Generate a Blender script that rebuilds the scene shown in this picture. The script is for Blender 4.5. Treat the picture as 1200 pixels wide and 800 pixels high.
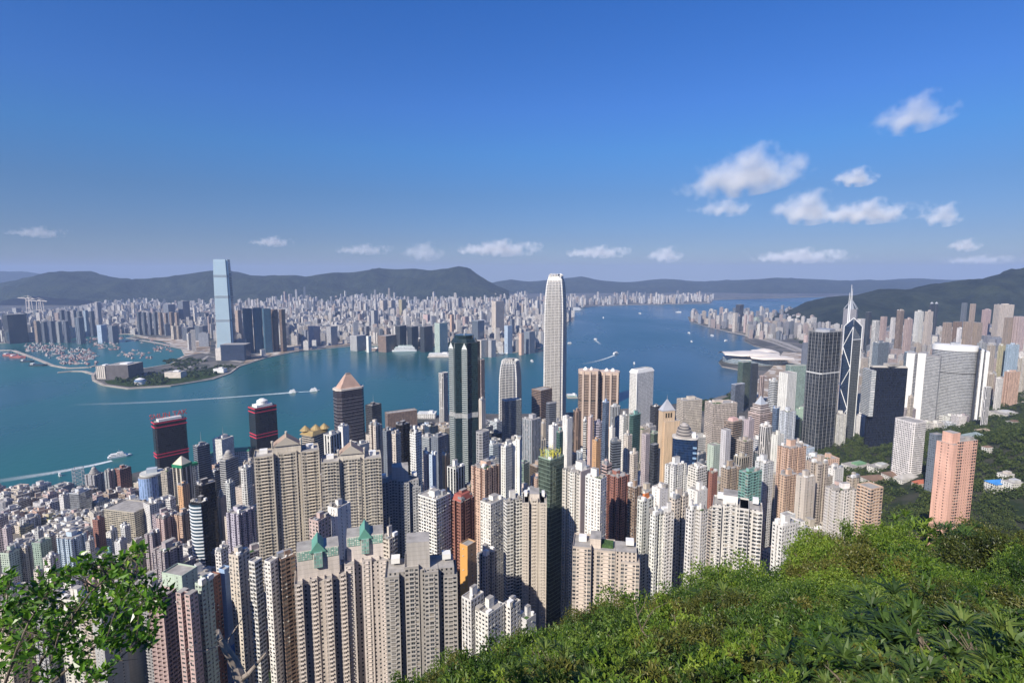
import bpy, bmesh, math, random
import numpy as np
from mathutils import Vector, Matrix, noise

for o in list(bpy.data.objects):
    bpy.data.objects.remove(o)
scene = bpy.context.scene
COL = scene.collection
R = math.radians

# ------------------------------------------------------------------ camera
F, PIT, H = 640.0, R(7.1), 421.0            # focal length in 1200-wide pixels, downward pitch, height above the sea
cd = bpy.data.cameras.new('camera')
cd.sensor_width = 36.0
cd.lens = F / 1200 * 36
cd.clip_start, cd.clip_end = 0.3, 120000
cam = bpy.data.objects.new('camera', cd)
COL.objects.link(cam)
cam.location = (0, 0, H)
cam.rotation_euler = (R(90) - PIT, 0, 0)
scene.camera = cam
scene.render.resolution_x, scene.render.resolution_y = 1024, 682
scene.view_settings.view_transform = 'Standard'
scene.view_settings.look = 'None'
scene.view_settings.gamma = 1
scene.view_settings.exposure = 0.42
scene.cycles.volume_bounces = 1
scene.cycles.max_bounces = 6
scene.cycles.diffuse_bounces = 3
scene.cycles.glossy_bounces = 2
scene.cycles.transmission_bounces = 4
scene.cycles.use_denoising = True
scene.cycles.volume_step_rate = 1.0

# ------------------------------------------------------------------ sky and sun
SKY_TONES = ((0, (.34, .39, .56)), (.42, (.23, .56, 1.08)), (.06, (.305, .37, .56)), (.135, (.29, .43, .64)), (.206, (.28, .54, .84)), (.272, (.29, .56, .99)))
SUN_EL, SUN_AZ = R(37), R(215)               # azimuth clockwise from +Y (the viewing direction): behind the camera, to its left
w = bpy.data.worlds.new('World')
scene.world = w
w.use_nodes = True
nt = w.node_tree
sky = nt.nodes.new('ShaderNodeTexSky')
sky.sky_type = 'NISHITA'
sky.sun_disc = False
sky.sun_elevation = SUN_EL
sky.sun_rotation = SUN_AZ
sky.altitude = 400
sky.air_density = 1.0
sky.dust_density = 0.3
sky.ozone_density = 3.0
bg = nt.nodes['Background']
bg.inputs['Strength'].default_value = 0.099
# a deep clear blue overhead that pales to a violet grey haze along the horizon
tc = nt.nodes.new('ShaderNodeTexCoord')
# the last degree under the level horizon (the Earth curves away) keeps the colour of the horizon
vs = nt.nodes.new('ShaderNodeSeparateXYZ'); nt.links.new(tc.outputs['Generated'], vs.inputs[0])
vm = nt.nodes.new('ShaderNodeMath'); vm.operation = 'MAXIMUM'; vm.inputs[1].default_value = 0.012; nt.links.new(vs.outputs[2], vm.inputs[0])
vc = nt.nodes.new('ShaderNodeCombineXYZ')
nt.links.new(vs.outputs[0], vc.inputs[0]); nt.links.new(vs.outputs[1], vc.inputs[1]); nt.links.new(vm.outputs[0], vc.inputs[2])
nt.links.new(vc.outputs[0], sky.inputs[0])
sz = nt.nodes.new('ShaderNodeSeparateXYZ'); nt.links.new(tc.outputs['Generated'], sz.inputs[0])
mz = nt.nodes.new('ShaderNodeMapRange'); mz.inputs[2].default_value = 0.42; nt.links.new(sz.outputs[2], mz.inputs[0])
cr = nt.nodes.new('ShaderNodeValToRGB')
for i, (z_, c_) in enumerate(SKY_TONES):
    e_ = cr.color_ramp.elements[i] if i < 2 else cr.color_ramp.elements.new(z_ / .42)
    e_.position, e_.color = z_ / .42, (*c_, 1)
nt.links.new(mz.outputs[0], cr.inputs[0])
hs = nt.nodes.new('ShaderNodeVectorMath'); hs.operation = 'MULTIPLY'
nt.links.new(sky.outputs[0], hs.inputs[0]); nt.links.new(cr.outputs[0], hs.inputs[1]); nt.links.new(hs.outputs[0], bg.inputs['Color'])

sd = bpy.data.lights.new('sun', 'SUN')
sd.energy = 5.0
sd.angle = R(0.5)
sd.color = (1.0, 0.92, 0.79)
sun = bpy.data.objects.new('sun', sd)
COL.objects.link(sun)
S = Vector((math.sin(SUN_AZ) * math.cos(SUN_EL), math.cos(SUN_AZ) * math.cos(SUN_EL), math.sin(SUN_EL)))
sun.rotation_euler = S.to_track_quat('Z', 'Y').to_euler()
sun.location = S * 2000

# ------------------------------------------------------------------ pixel <-> world
CP, SP = math.cos(PIT), math.sin(PIT)

def slope(py):
    v = (400 - py) / F
    return (SP - v * CP) / (CP + v * SP)

def at(px, py, Y):
    u, v = (px - 600) / F, (400 - py) / F
    t = Y / (CP + v * SP)
    return (u * t, Y, H + t * (-SP + v * CP))

def ground(px, py, z=3.0):
    u, v = (px - 600) / F, (400 - py) / F
    t = (z - H) / (-SP + v * CP)
    return (u * t, t * (CP + v * SP))

def proj(x, y, z):
    d = y * CP - (z - H) * SP
    return 600 + F * x / d, 400 - F * ((z - H) * CP + y * SP) / d, d

def en(x, y):
    return y * 0.809 + x * 0.588, -0.809 * x + 0.588 * y

_E = [-3000, 0, 300, 600, 800, 1000, 1400, 2500, 9000]
_SH = [0, 0, 100, 330, 480, 600, 760, 900, 900]
_N = [-400, -50, 0, 60, 120, 180, 240, 300, 400, 500, 600, 700, 800, 860, 9000]
_Z = [440, 430, 415, 375, 310, 240, 180, 135, 105, 80, 55, 28, 9, 4.5, 4.0]
def smooth(a, b, x):
    t = np.clip((x - a) / (b - a), 0, 1)
    return t * t * (3 - 2 * t)

SIL_X = [-3000, 200, 330, 430, 520, 600, 640, 700, 760, 800, 840, 900, 930, 960, 1040, 1100, 1200, 2400]
SIL_Y = [1500, 1100, 900, 808, 782, 752, 726, 722, 700, 688, 668, 664, 648, 640, 616, 618, 612, 612]
def canopy(x, y):
    """top of the tree canopy on the camera's own hillside"""
    x, y = np.asarray(x, float), np.asarray(y, float)
    yy = np.maximum(y, 1.0)
    px = 600 + F * x / (yy * 1.04)
    sy = np.interp(px, SIL_X, SIL_Y)
    Sl = slope(sy)
    D = np.interp(px, [200, 430, 700, 1000, 1200], [30, 42, 75, 110, 130])
    r = yy
    k = np.clip(1 - r / D, 0, 1) ** 1.4
    sl = Sl + (np.maximum(0.72, Sl) - Sl) * k
    z = H - 1.2 - r * sl
    o = np.maximum(r - D, 0)
    return z - 0.25 * o - 0.0022 * o * o

def terrain(x, y):
    x, y = np.asarray(x, float), np.asarray(y, float)
    e, n = en(x, y)
    z = np.interp(n + np.interp(e, _E, _SH), _N, _Z)
    near = smooth(330, 180, y)
    # the rounded green hill on the right beyond the gardens
    g = 62 * np.exp(-(((x - 930) / 260) ** 2 + ((y - 900) / 330) ** 2))
    z = z + g * smooth(600, 760, y)
    c = canopy(x, y) - np.clip(0.1 * y, 1.0, 9.0)
    return np.where(y < 420, np.where(y > 330, np.maximum(np.minimum(z, c + (y - 330) * 2.5), c), c), z)

def tz(x, y):
    return float(terrain(x, y))

# ------------------------------------------------------------------ materials
MATS = {}
def node_mat(name):
    m = bpy.data.materials.new(name)
    m.use_nodes = True
    return m, m.node_tree, m.node_tree.nodes['Principled BSDF']

def plain(name, col, rough=0.8, var=0.15, scale=0.08, metal=0.0, spec=0.3):
    key = ('plain', name)
    if key in MATS: return MATS[key]
    m, t, p = node_mat(name)
    p.inputs['Roughness'].default_value = rough
    p.inputs['Metallic'].default_value = metal
    p.inputs['Specular IOR Level'].default_value = spec
    g = t.nodes.new('ShaderNodeNewGeometry')
    nz = t.nodes.new('ShaderNodeTexNoise')
    nz.inputs['Scale'].default_value = scale
    nz.inputs['Detail'].default_value = 5
    t.links.new(g.outputs['Position'], nz.inputs['Vector'])
    mr = t.nodes.new('ShaderNodeMapRange')
    mr.inputs[1].default_value, mr.inputs[2].default_value = 0.3, 0.7
    mr.inputs[3].default_value, mr.inputs[4].default_value = 1 - var, 1 + var
    t.links.new(nz.outputs['Fac'], mr.inputs[0])
    mx = t.nodes.new('ShaderNodeVectorMath'); mx.operation = 'SCALE'
    mx.inputs[0].default_value = col
    t.links.new(mr.outputs[0], mx.inputs['Scale'])
    t.links.new(mx.outputs[0], p.inputs['Base Color'])
    MATS[key] = m
    return m

def make_facade_group():
    g = bpy.data.node_groups.new('facade', 'ShaderNodeTree')
    it = g.interface
    for nm, tp, dv in (('Wall', 'NodeSocketColor', (.6, .6, .6, 1)), ('Glass', 'NodeSocketColor', (.03, .04, .05, 1)),
                       ('Bay', 'NodeSocketFloat', 3.0), ('Floor', 'NodeSocketFloat', 3.0), ('WF', 'NodeSocketFloat', 0.6),
                       ('HF', 'NodeSocketFloat', 0.5), ('Shine', 'NodeSocketFloat', 0.12), ('Curtain', 'NodeSocketFloat', 0.15),
                       ('Metal', 'NodeSocketFloat', 0.0)):
        s = it.new_socket(nm, in_out='INPUT', socket_type=tp)
        s.default_value = dv
    it.new_socket('BSDF', in_out='OUTPUT', socket_type='NodeSocketShader')
    N, L = g.nodes, g.links
    gi, go = N.new('NodeGroupInput'), N.new('NodeGroupOutput')
    uv = N.new('ShaderNodeUVMap'); uv.uv_map = 'UVMap'
    sx = N.new('ShaderNodeSeparateXYZ'); L.new(uv.outputs[0], sx.inputs[0])
    def M(op, a, b=None, c=None):
        n = N.new('ShaderNodeMath'); n.operation = op
        for i, v in enumerate((a, b, c)):
            if v is None: continue
            if isinstance(v, (int, float)): n.inputs[i].default_value = v
            else: L.new(v, n.inputs[i])
        return n.outputs[0]
    cu = M('DIVIDE', sx.outputs[0], gi.outputs['Bay'])
    cv = M('DIVIDE', sx.outputs[1], gi.outputs['Floor'])
    fu, fv = M('FLOOR', cu), M('FLOOR', cv)
    ru, rv = M('SUBTRACT', cu, fu), M('SUBTRACT', cv, fv)
    mu = M('LESS_THAN', M('ABSOLUTE', M('SUBTRACT', ru, 0.5)), M('MULTIPLY', gi.outputs['WF'], 0.5))
    mv = M('LESS_THAN', M('ABSOLUTE', M('SUBTRACT', rv, 0.55)), M('MULTIPLY', gi.outputs['HF'], 0.5))
    mask = M('MULTIPLY', mu, mv)
    oi = N.new('ShaderNodeObjectInfo')
    cb = N.new('ShaderNodeCombineXYZ')
    L.new(fu, cb.inputs[0]); L.new(fv, cb.inputs[1]); L.new(M('MULTIPLY', oi.outputs['Random'], 97.0), cb.inputs[2])
    wn = N.new('ShaderNodeTexWhiteNoise'); wn.noise_dimensions = '3D'; L.new(cb.outputs[0], wn.inputs['Vector'])
    r = wn.outputs['Value']
    gs = N.new('ShaderNodeVectorMath'); gs.operation = 'SCALE'
    L.new(gi.outputs['Glass'], gs.inputs[0]); L.new(M('ADD', M('MULTIPLY', r, 0.9), 0.55), gs.inputs['Scale'])
    cur = M('LESS_THAN', r, gi.outputs['Curtain'])
    mc = N.new('ShaderNodeMix'); mc.data_type = 'RGBA'
    L.new(M('MULTIPLY', cur, 0.55), mc.inputs['Factor']); L.new(gs.outputs[0], mc.inputs['A'])
    L.new(gi.outputs['Wall'], mc.inputs['B'])
    # wall wear: soft blotches and vertical rain streaks
    mp = N.new('ShaderNodeMapping'); L.new(uv.outputs[0], mp.inputs['Vector']); mp.inputs['Scale'].default_value = (0.5, 0.035, 1)
    nz = N.new('ShaderNodeTexNoise'); nz.inputs['Scale'].default_value = 1.0; nz.inputs['Detail'].default_value = 4
    L.new(mp.outputs[0], nz.inputs['Vector'])
    ws = N.new('ShaderNodeVectorMath'); ws.operation = 'SCALE'
    L.new(gi.outputs['Wall'], ws.inputs[0])
    # a second, broader blotching and a thin dirt line at every floor slab
    mp2 = N.new('ShaderNodeMapping'); L.new(uv.outputs[0], mp2.inputs['Vector']); mp2.inputs['Scale'].default_value = (0.09, 0.05, 1)
    n3 = N.new('ShaderNodeTexNoise'); n3.noise_dimensions = '4D'; n3.inputs['Scale'].default_value = 1.0; n3.inputs['Detail'].default_value = 5
    L.new(mp2.outputs[0], n3.inputs['Vector']); L.new(M('MULTIPLY', oi.outputs['Random'], 31.0), n3.inputs['W'])
    slab = M('SUBTRACT', 1.0, M('MULTIPLY', M('LESS_THAN', rv, 0.09), 0.22))
    wear = M('MULTIPLY', M('ADD', M('MULTIPLY', nz.outputs['Fac'], 0.7), 0.62), M('ADD', M('MULTIPLY', n3.outputs['Fac'], 0.5), 0.77))
    L.new(M('MULTIPLY', wear, slab), ws.inputs['Scale'])
    mx = N.new('ShaderNodeMix'); mx.data_type = 'RGBA'
    L.new(mask, mx.inputs['Factor']); L.new(ws.outputs[0], mx.inputs['A']); L.new(mc.outputs['Result'], mx.inputs['B'])
    p = N.new('ShaderNodeBsdfPrincipled')
    L.new(mx.outputs['Result'], p.inputs['Base Color'])
    ro = N.new('ShaderNodeMapRange'); L.new(mask, ro.inputs[0]); ro.inputs[3].default_value = 0.75
    L.new(gi.outputs['Shine'], ro.inputs[4]); L.new(ro.outputs[0], p.inputs['Roughness'])
    L.new(M('MULTIPLY', mask, gi.outputs['Metal']), p.inputs['Metallic'])
    p.inputs['Specular IOR Level'].default_value = 0.5
    L.new(p.outputs[0], go.inputs[0])
    return g
FACADE = make_facade_group()

def facade(wall, glass=(.03, .04, .05), bay=3.0, fl=3.0, wf=.6, hf=.5, shine=.12, curtain=.15, metal=0.0):
    key = ('fac', wall, glass, bay, fl, wf, hf, shine, curtain, metal)
    if key in MATS: return MATS[key]
    m = bpy.data.materials.new('facade'); m.use_nodes = True
    t = m.node_tree
    t.nodes.remove(t.nodes['Principled BSDF'])
    g = t.nodes.new('ShaderNodeGroup'); g.node_tree = FACADE
    for k, v in (('Wall', (*wall, 1)), ('Glass', (*glass, 1)), ('Bay', bay), ('Floor', fl), ('WF', wf), ('HF', hf),
                 ('Shine', shine), ('Curtain', curtain), ('Metal', metal)):
        g.inputs[k].default_value = v
    t.links.new(g.outputs[0], t.nodes['Material Output'].inputs[0])
    MATS[key] = m
    return m

CONCRETE = plain('roof concrete', (.33, .31, .29), 0.9, 0.3, 0.15)
STEEL = plain('steel', (.45, .46, .48), 0.45, 0.1, 0.1, 0.5)
WHITE = plain('white paint', (.74, .73, .71), 0.7, 0.08)

def window_glass():
    m, t, p = node_mat('window glass')
    uv = t.nodes.new('ShaderNodeUVMap'); uv.uv_map = 'UVMap'
    oi = t.nodes.new('ShaderNodeObjectInfo')
    sx = t.nodes.new('ShaderNodeSeparateXYZ'); t.links.new(uv.outputs[0], sx.inputs[0])
    ad = t.nodes.new('ShaderNodeMath'); ad.operation = 'ADD'
    t.links.new(sx.outputs[0], ad.inputs[0]); t.links.new(oi.outputs['Random'], ad.inputs[1])
    fr = t.nodes.new('ShaderNodeMath'); fr.operation = 'FRACT'; t.links.new(ad.outputs[0], fr.inputs[0])
    cr = t.nodes.new('ShaderNodeValToRGB')
    e = cr.color_ramp.elements
    e[0].position, e[0].color = 0.0, (.018, .022, .028, 1)
    e[1].position, e[1].color = 0.72, (.05, .06, .075, 1)
    n = e.new(0.8); n.color = (.16, .16, .155, 1)
    n = e.new(1.0); n.color = (.3, .27, .23, 1)
    t.links.new(fr.outputs[0], cr.inputs[0]); t.links.new(cr.outputs[0], p.inputs['Base Color'])
    p.inputs['Roughness'].default_value = 0.1
    return m
GLASS = window_glass()

# ------------------------------------------------------------------ mesh builder
class MB:
    def __init__(s):
        s.q, s.qu, s.qm, s.p = [], [], [], []
    def quads(s, a, uv=None, mat=0):
        a = np.asarray(a, float).reshape(-1, 4, 3)
        s.q.append(a)
        s.qu.append(np.zeros((len(a), 4, 2)) if uv is None else np.asarray(uv, float).reshape(-1, 4, 2))
        s.qm.append(np.full(len(a), mat, int) if np.isscalar(mat) else np.asarray(mat, int))
    def poly(s, pts, mat=0, uv=None):
        s.p.append(([tuple(p) for p in pts], mat, uv))
    def prism(s, pts, z0, z1, mat=0, top=None, u0=0.0, vbase=None):
        """pts: outline, counter-clockwise; walls get UVs in metres"""
        n = len(pts); u = u0
        vb = z0 if vbase is None else vbase
        Q, U = [], []
        for i in range(n):
            a, b = pts[i], pts[(i + 1) % n]
            L = math.hypot(b[0] - a[0], b[1] - a[1])
            Q.append([(a[0], a[1], z0), (b[0], b[1], z0), (b[0], b[1], z1), (a[0], a[1], z1)])
            U.append([(u, z0 - vb), (u + L, z0 - vb), (u + L, z1 - vb), (u, z1 - vb)])
            u += L
        s.quads(Q, U, mat)
        if top is not None:
            s.poly([(p[0], p[1], z1) for p in pts], top, [(p[0], p[1]) for p in pts])
    def frustum(s, lo, hi, z0, z1, mat=0, top=None):
        n = len(lo); Q, U = [], []; u = 0
        for i in range(n):
            a, b, c, d = lo[i], lo[(i + 1) % n], hi[(i + 1) % n], hi[i]
            L = math.hypot(b[0] - a[0], b[1] - a[1])
            Q.append([(*a, z0), (*b, z0), (*c, z1), (*d, z1)])
            U.append([(u, 0), (u + L, 0), (u + L, z1 - z0), (u, z1 - z0)]); u += L
        s.quads(Q, U, mat)
        if top is not None:
            s.poly([(*p, z1) for p in hi], top, list(hi))
    def box(s, c, a, b, z0, z1, rot=0.0, mat=0, top=None):
        s.prism(rect(c, a, b, rot), z0, z1, mat, mat if top is None else top)
    def bar(s, p, q, r, n=6, mat=0, r2=None):
        p, q = Vector(p), Vector(q)
        d = (q - p)
        if d.length < 1e-6: return
        d.normalize()
        a = d.orthogonal().normalized(); b = d.cross(a)
        r2 = r if r2 is None else r2
        A = [p + (a * math.cos(2 * math.pi * i / n) + b * math.sin(2 * math.pi * i / n)) * r for i in range(n)]
        B = [q + (a * math.cos(2 * math.pi * i / n) + b * math.sin(2 * math.pi * i / n)) * r2 for i in range(n)]
        s.quads([[A[i], A[(i + 1) % n], B[(i + 1) % n], B[i]] for i in range(n)], None, mat)
        s.poly(B, mat)
    def build(s, name, mats, parent=None, smooth=False):
        me = bpy.data.meshes.new(name)
        q = np.concatenate(s.q) if s.q else np.zeros((0, 4, 3))
        qu = np.concatenate(s.qu) if s.q else np.zeros((0, 4, 2))
        qm = np.concatenate(s.qm) if s.q else np.zeros(0, int)
        nq = len(q)
        V = [q.reshape(-1, 3)]; U = [qu.reshape(-1, 2)]
        ls = list(range(0, nq * 4, 4)); lt = [4] * nq; mi = list(qm)
        base = nq * 4
        for pts, m, uv in s.p:
            V.append(np.asarray(pts, float)); k = len(pts)
            U.append(np.zeros((k, 2)) if uv is None else np.asarray(uv, float))
            ls.append(base); lt.append(k); mi.append(m); base += k
        V = np.concatenate(V); U = np.concatenate(U)
        me.vertices.add(len(V)); me.vertices.foreach_set('co', V.ravel())
        me.loops.add(base); me.loops.foreach_set('vertex_index', np.arange(base, dtype=np.int32))
        me.polygons.add(len(ls))
        me.polygons.foreach_set('loop_start', np.array(ls, np.int32))
        me.polygons.foreach_set('loop_total', np.array(lt, np.int32))
        me.polygons.foreach_set('material_index', np.array(mi, np.int32))
        me.polygons.foreach_set('use_smooth', np.full(len(ls), smooth, bool))
        ul = me.uv_layers.new(name='UVMap')
        ul.data.foreach_set('uv', U.ravel())
        for m in (mats if isinstance(mats, (list, tuple)) else [mats]):
            me.materials.append(m)
        me.update(calc_edges=True)
        if smooth:
            bm = bmesh.new(); bm.from_mesh(me)
            bmesh.ops.remove_doubles(bm, verts=bm.verts, dist=0.002)
            bm.to_mesh(me); bm.free()
        o = bpy.data.objects.new(name, me)
        COL.objects.link(o)
        if parent is not None:
            o.parent = parent
        return o

def rect(c, a, b, rot=0.0):
    ca, sa = math.cos(rot), math.sin(rot)
    return [(c[0] + x * ca - y * sa, c[1] + x * sa + y * ca) for x, y in ((-a/2, -b/2), (a/2, -b/2), (a/2, b/2), (-a/2, b/2))]

def ngon(c, r, n=24, a0=0.0, ry=None, rot=0.0):
    ry = r if ry is None else ry
    ca, sa = math.cos(rot), math.sin(rot)
    out = []
    for i in range(n):
        t = a0 + 2 * math.pi * i / n
        x, y = r * math.cos(t), ry * math.sin(t)
        out.append((c[0] + x * ca - y * sa, c[1] + x * sa + y * ca))
    return out

def inset(pts, d):
    n = len(pts); out = []
    for i in range(n):
        a, b, c = Vector(pts[i - 1]), Vector(pts[i]), Vector(pts[(i + 1) % n])
        e1, e2 = (b - a), (c - b)
        if e1.length < 1e-6 or e2.length < 1e-6: out.append(tuple(b)); continue
        e1.normalize(); e2.normalize()
        n1, n2 = Vector((-e1.y, e1.x)), Vector((-e2.y, e2.x))
        m = n1 + n2
        if m.length < 1e-6: m = n1.copy()
        m = m / max(m.length_squared / 2, 0.3)
        out.append(tuple(b + m * d))
    return out

def scale_pts(pts, k, c=None):
    if c is None: c = (sum(p[0] for p in pts) / len(pts), sum(p[1] for p in pts) / len(pts))
    return [(c[0] + (p[0] - c[0]) * k, c[1] + (p[1] - c[1]) * k) for p in pts]

def empty(name, loc=(0, 0, 0)):
    o = bpy.data.objects.new(name, None)
    o.empty_display_size = 1
    o.location = loc
    COL.objects.link(o)
    return o
def tag(o, label=None, cat=None, group=None, kind=None):
    if label: o['label'] = label
    if cat: o['category'] = cat
    if group: o['group'] = group
    if kind: o['kind'] = kind
    return o
# ------------------------------------------------------------------ water, land, hills
def water_mat():
    m, t, p = node_mat('sea water')
    p.inputs['Roughness'].default_value = 0.22
    g = t.nodes.new('ShaderNodeNewGeometry')
    big = t.nodes.new('ShaderNodeTexNoise'); big.inputs['Scale'].default_value = 0.0014; big.inputs['Detail'].default_value = 6
    mp = t.nodes.new('ShaderNodeMapping'); mp.inputs['Scale'].default_value = (1, 0.45, 1)
    t.links.new(g.outputs['Position'], mp.inputs['Vector'])
    t.links.new(mp.outputs[0], big.inputs['Vector'])
    cr = t.nodes.new('ShaderNodeValToRGB')
    e = cr.color_ramp.elements
    e[0].position, e[0].color = 0.40, (.010, .078, .080, 1)
    e[1].position, e[1].color = 0.62, (.015, .112, .108, 1)
    t.links.new(big.outputs['Fac'], cr.inputs[0])
    # weaker reflection in the west painted as greener base colour, bluer to the east
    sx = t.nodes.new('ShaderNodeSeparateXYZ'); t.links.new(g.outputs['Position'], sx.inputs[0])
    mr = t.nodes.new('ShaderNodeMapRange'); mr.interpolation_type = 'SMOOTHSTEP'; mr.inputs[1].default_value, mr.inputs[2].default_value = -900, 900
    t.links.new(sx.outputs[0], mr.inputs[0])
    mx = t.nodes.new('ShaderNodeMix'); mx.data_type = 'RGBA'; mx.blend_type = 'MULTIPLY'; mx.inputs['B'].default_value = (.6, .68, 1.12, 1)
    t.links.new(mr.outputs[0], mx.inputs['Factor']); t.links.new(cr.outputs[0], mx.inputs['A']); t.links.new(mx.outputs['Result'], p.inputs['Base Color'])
    w1 = t.nodes.new('ShaderNodeTexNoise'); w1.inputs['Scale'].default_value = 0.05; w1.inputs['Detail'].default_value = 4
    t.links.new(g.outputs['Position'], w1.inputs['Vector'])
    b = t.nodes.new('ShaderNodeBump'); b.inputs['Strength'].default_value = 0.35; b.inputs['Distance'].default_value = 2.0
    t.links.new(w1.outputs['Fac'], b.inputs['Height']); t.links.new(b.outputs[0], p.inputs['Normal'])
    r = t.nodes.new('ShaderNodeMapRange'); r.inputs[1].default_value, r.inputs[2].default_value = .35, .65
    r.inputs[3].default_value, r.inputs[4].default_value = .2, .38
    t.links.new(big.outputs['Fac'], r.inputs[0]); t.links.new(r.outputs[0], p.inputs['Roughness'])
    p.inputs['Specular IOR Level'].default_value = 0.35
    return m
mb = MB()
_r = [0, 2500, 4500, 6500, 8500, 11000, 14000, 18000, 22500]      # the sea follows the Earth's curve
for _a, _b in zip(_r, _r[1:]):
    for _i in range(40):
        _t0, _t1 = R(-10 + 5 * _i), R(-5 + 5 * _i)
        _z0, _z1 = -_a * _a / 1.48e7 if _a > 4500 else 0, -_b * _b / 1.48e7 if _b > 4500 else 0
        mb.quads([[(_a * math.cos(_t0), _a * math.sin(_t0), _z0), (_b * math.cos(_t0), _b * math.sin(_t0), _z1), (_b * math.cos(_t1), _b * math.sin(_t1), _z1), (_a * math.cos(_t1), _a * math.sin(_t1), _z0)]])
mb.quads([[(-2500, -3000, 0), (2500, -3000, 0), (2500, 0, 0), (-2500, 0, 0)]])
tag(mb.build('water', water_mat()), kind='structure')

def urban_mat(name, a, b, c, scale):
    m, t, p = node_mat(name)
    p.inputs['Roughness'].default_value = 0.9
    g = t.nodes.new('ShaderNodeNewGeometry')
    v = t.nodes.new('ShaderNodeTexVoronoi'); v.inputs['Scale'].default_value = scale
    n = t.nodes.new('ShaderNodeTexNoise'); n.inputs['Scale'].default_value = scale * .35; n.inputs['Detail'].default_value = 6
    t.links.new(g.outputs['Position'], v.inputs['Vector']); t.links.new(g.outputs['Position'], n.inputs['Vector'])
    cr = t.nodes.new('ShaderNodeValToRGB')
    e = cr.color_ramp.elements
    e[0].position, e[0].color = .42, (*a, 1)
    e[1].position, e[1].color = .62, (*b, 1)
    t.links.new(n.outputs['Fac'], cr.inputs[0])
    mx = t.nodes.new('ShaderNodeMix'); mx.data_type = 'RGBA'; mx.inputs['B'].default_value = (*c, 1)
    sp = t.nodes.new('ShaderNodeSeparateColor'); t.links.new(v.outputs['Color'], sp.inputs[0])
    gt = t.nodes.new('ShaderNodeMath'); gt.operation = 'GREATER_THAN'; gt.inputs[1].default_value = .7
    t.links.new(sp.outputs[0], gt.inputs[0]); t.links.new(gt.outputs[0], mx.inputs['Factor'])
    t.links.new(cr.outputs[0], mx.inputs['A']); t.links.new(mx.outputs['Result'], p.inputs['Base Color'])
    return m
URBAN = urban_mat('city ground', (.06, .06, .06), (.16, .145, .125), (.05, .055, .045), .02)
QUAY = plain('quay stone', (.36, .32, .28), .9, .2, .02)

def land(name, pix, z=3.2, mat=None):
    pts = [ground(x, y, z) for x, y in pix]
    a = sum(pts[i - 1][0] * pts[i][1] - pts[i][0] * pts[i - 1][1] for i in range(len(pts)))
    if a < 0: pts.reverse()
    m = MB(); m.prism(pts, -2, z, 1, 0)
    # quay edge, a low pale kerb along the shore
    ins = inset(pts, 9)
    q = []
    for i in range(len(pts)):
        j = (i + 1) % len(pts)
        q.append([(*pts[i], z + .3), (*pts[j], z + .3), (*ins[j], z + .3), (*ins[i], z + .3)])
    m.quads(q, None, 1)
    q = [[(*pts[i], z), (*pts[(i + 1) % len(pts)], z), (*pts[(i + 1) % len(pts)], z + .3), (*pts[i], z + .3)] for i in range(len(pts))]
    m.quads(q, None, 1)
    o = m.build(name, [mat or URBAN, QUAY])
    return tag(o, kind='structure'), pts

KOW_PIX = [(-500, 388), (-60, 398), (0, 402), (45, 400), (80, 396), (112, 392), (150, 391), (185, 397), (212, 408), (216, 416), (200, 426),
           (170, 431), (140, 427), (116, 430), (107, 440), (108, 445), (120, 451), (150, 455), (200, 452), (250, 444), (270, 437), (281, 429), (312, 419),
           (345, 412), (382, 408), (425, 404), (470, 405), (530, 407), (562, 411), (578, 413), (600, 413), (622, 411), (640, 405),
           (646, 395), (652, 388), (664, 378), (672, 371), (664, 363), (700, 358), (760, 356.5), (832, 355), (836, 351), (1010, 346),
           (1100, 342), (1100, 338), (600, 337), (-500, 338)]
kow, KOW = land('kowloon_land', KOW_PIX)
ISL_PIX = [(806, 371), (808, 376), (830, 383), (858, 389), (874, 392), (872, 399), (884, 405), (905, 410), (880, 412), (850, 416), (842, 424), (846, 429),
           (872, 434), (876, 442), (862, 452), (852, 462), (830, 468), (800, 472), (740, 478), (690, 482), (640, 484), (590, 485), (545, 484), (500, 487), (455, 500),
           (400, 512), (330, 527), (250, 537), (160, 553), (95, 569), (0, 581), (-200, 600)]
isl_pts = [ground(x, y, 3.2) for x, y in ISL_PIX] + [(-2600, 600), (-2600, -1500), (9000, -1500), (9000, 4500), (4000, 5600)]
if sum(isl_pts[i - 1][0] * isl_pts[i][1] - isl_pts[i][0] * isl_pts[i - 1][1] for i in range(len(isl_pts))) < 0: isl_pts.reverse()
m = MB(); m.prism(isl_pts, -2, 3.2, 1, 0)
tag(m.build('island_land', [URBAN, QUAY]), kind='structure')

def inside(pts, x, y):
    c = False; n = len(pts); j = n - 1
    for i in range(n):
        xi, yi = pts[i]; xj, yj = pts[j]
        if (yi > y) != (yj > y) and x < (xj - xi) * (y - yi) / (yj - yi) + xi: c = not c
        j = i
    return c

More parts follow.
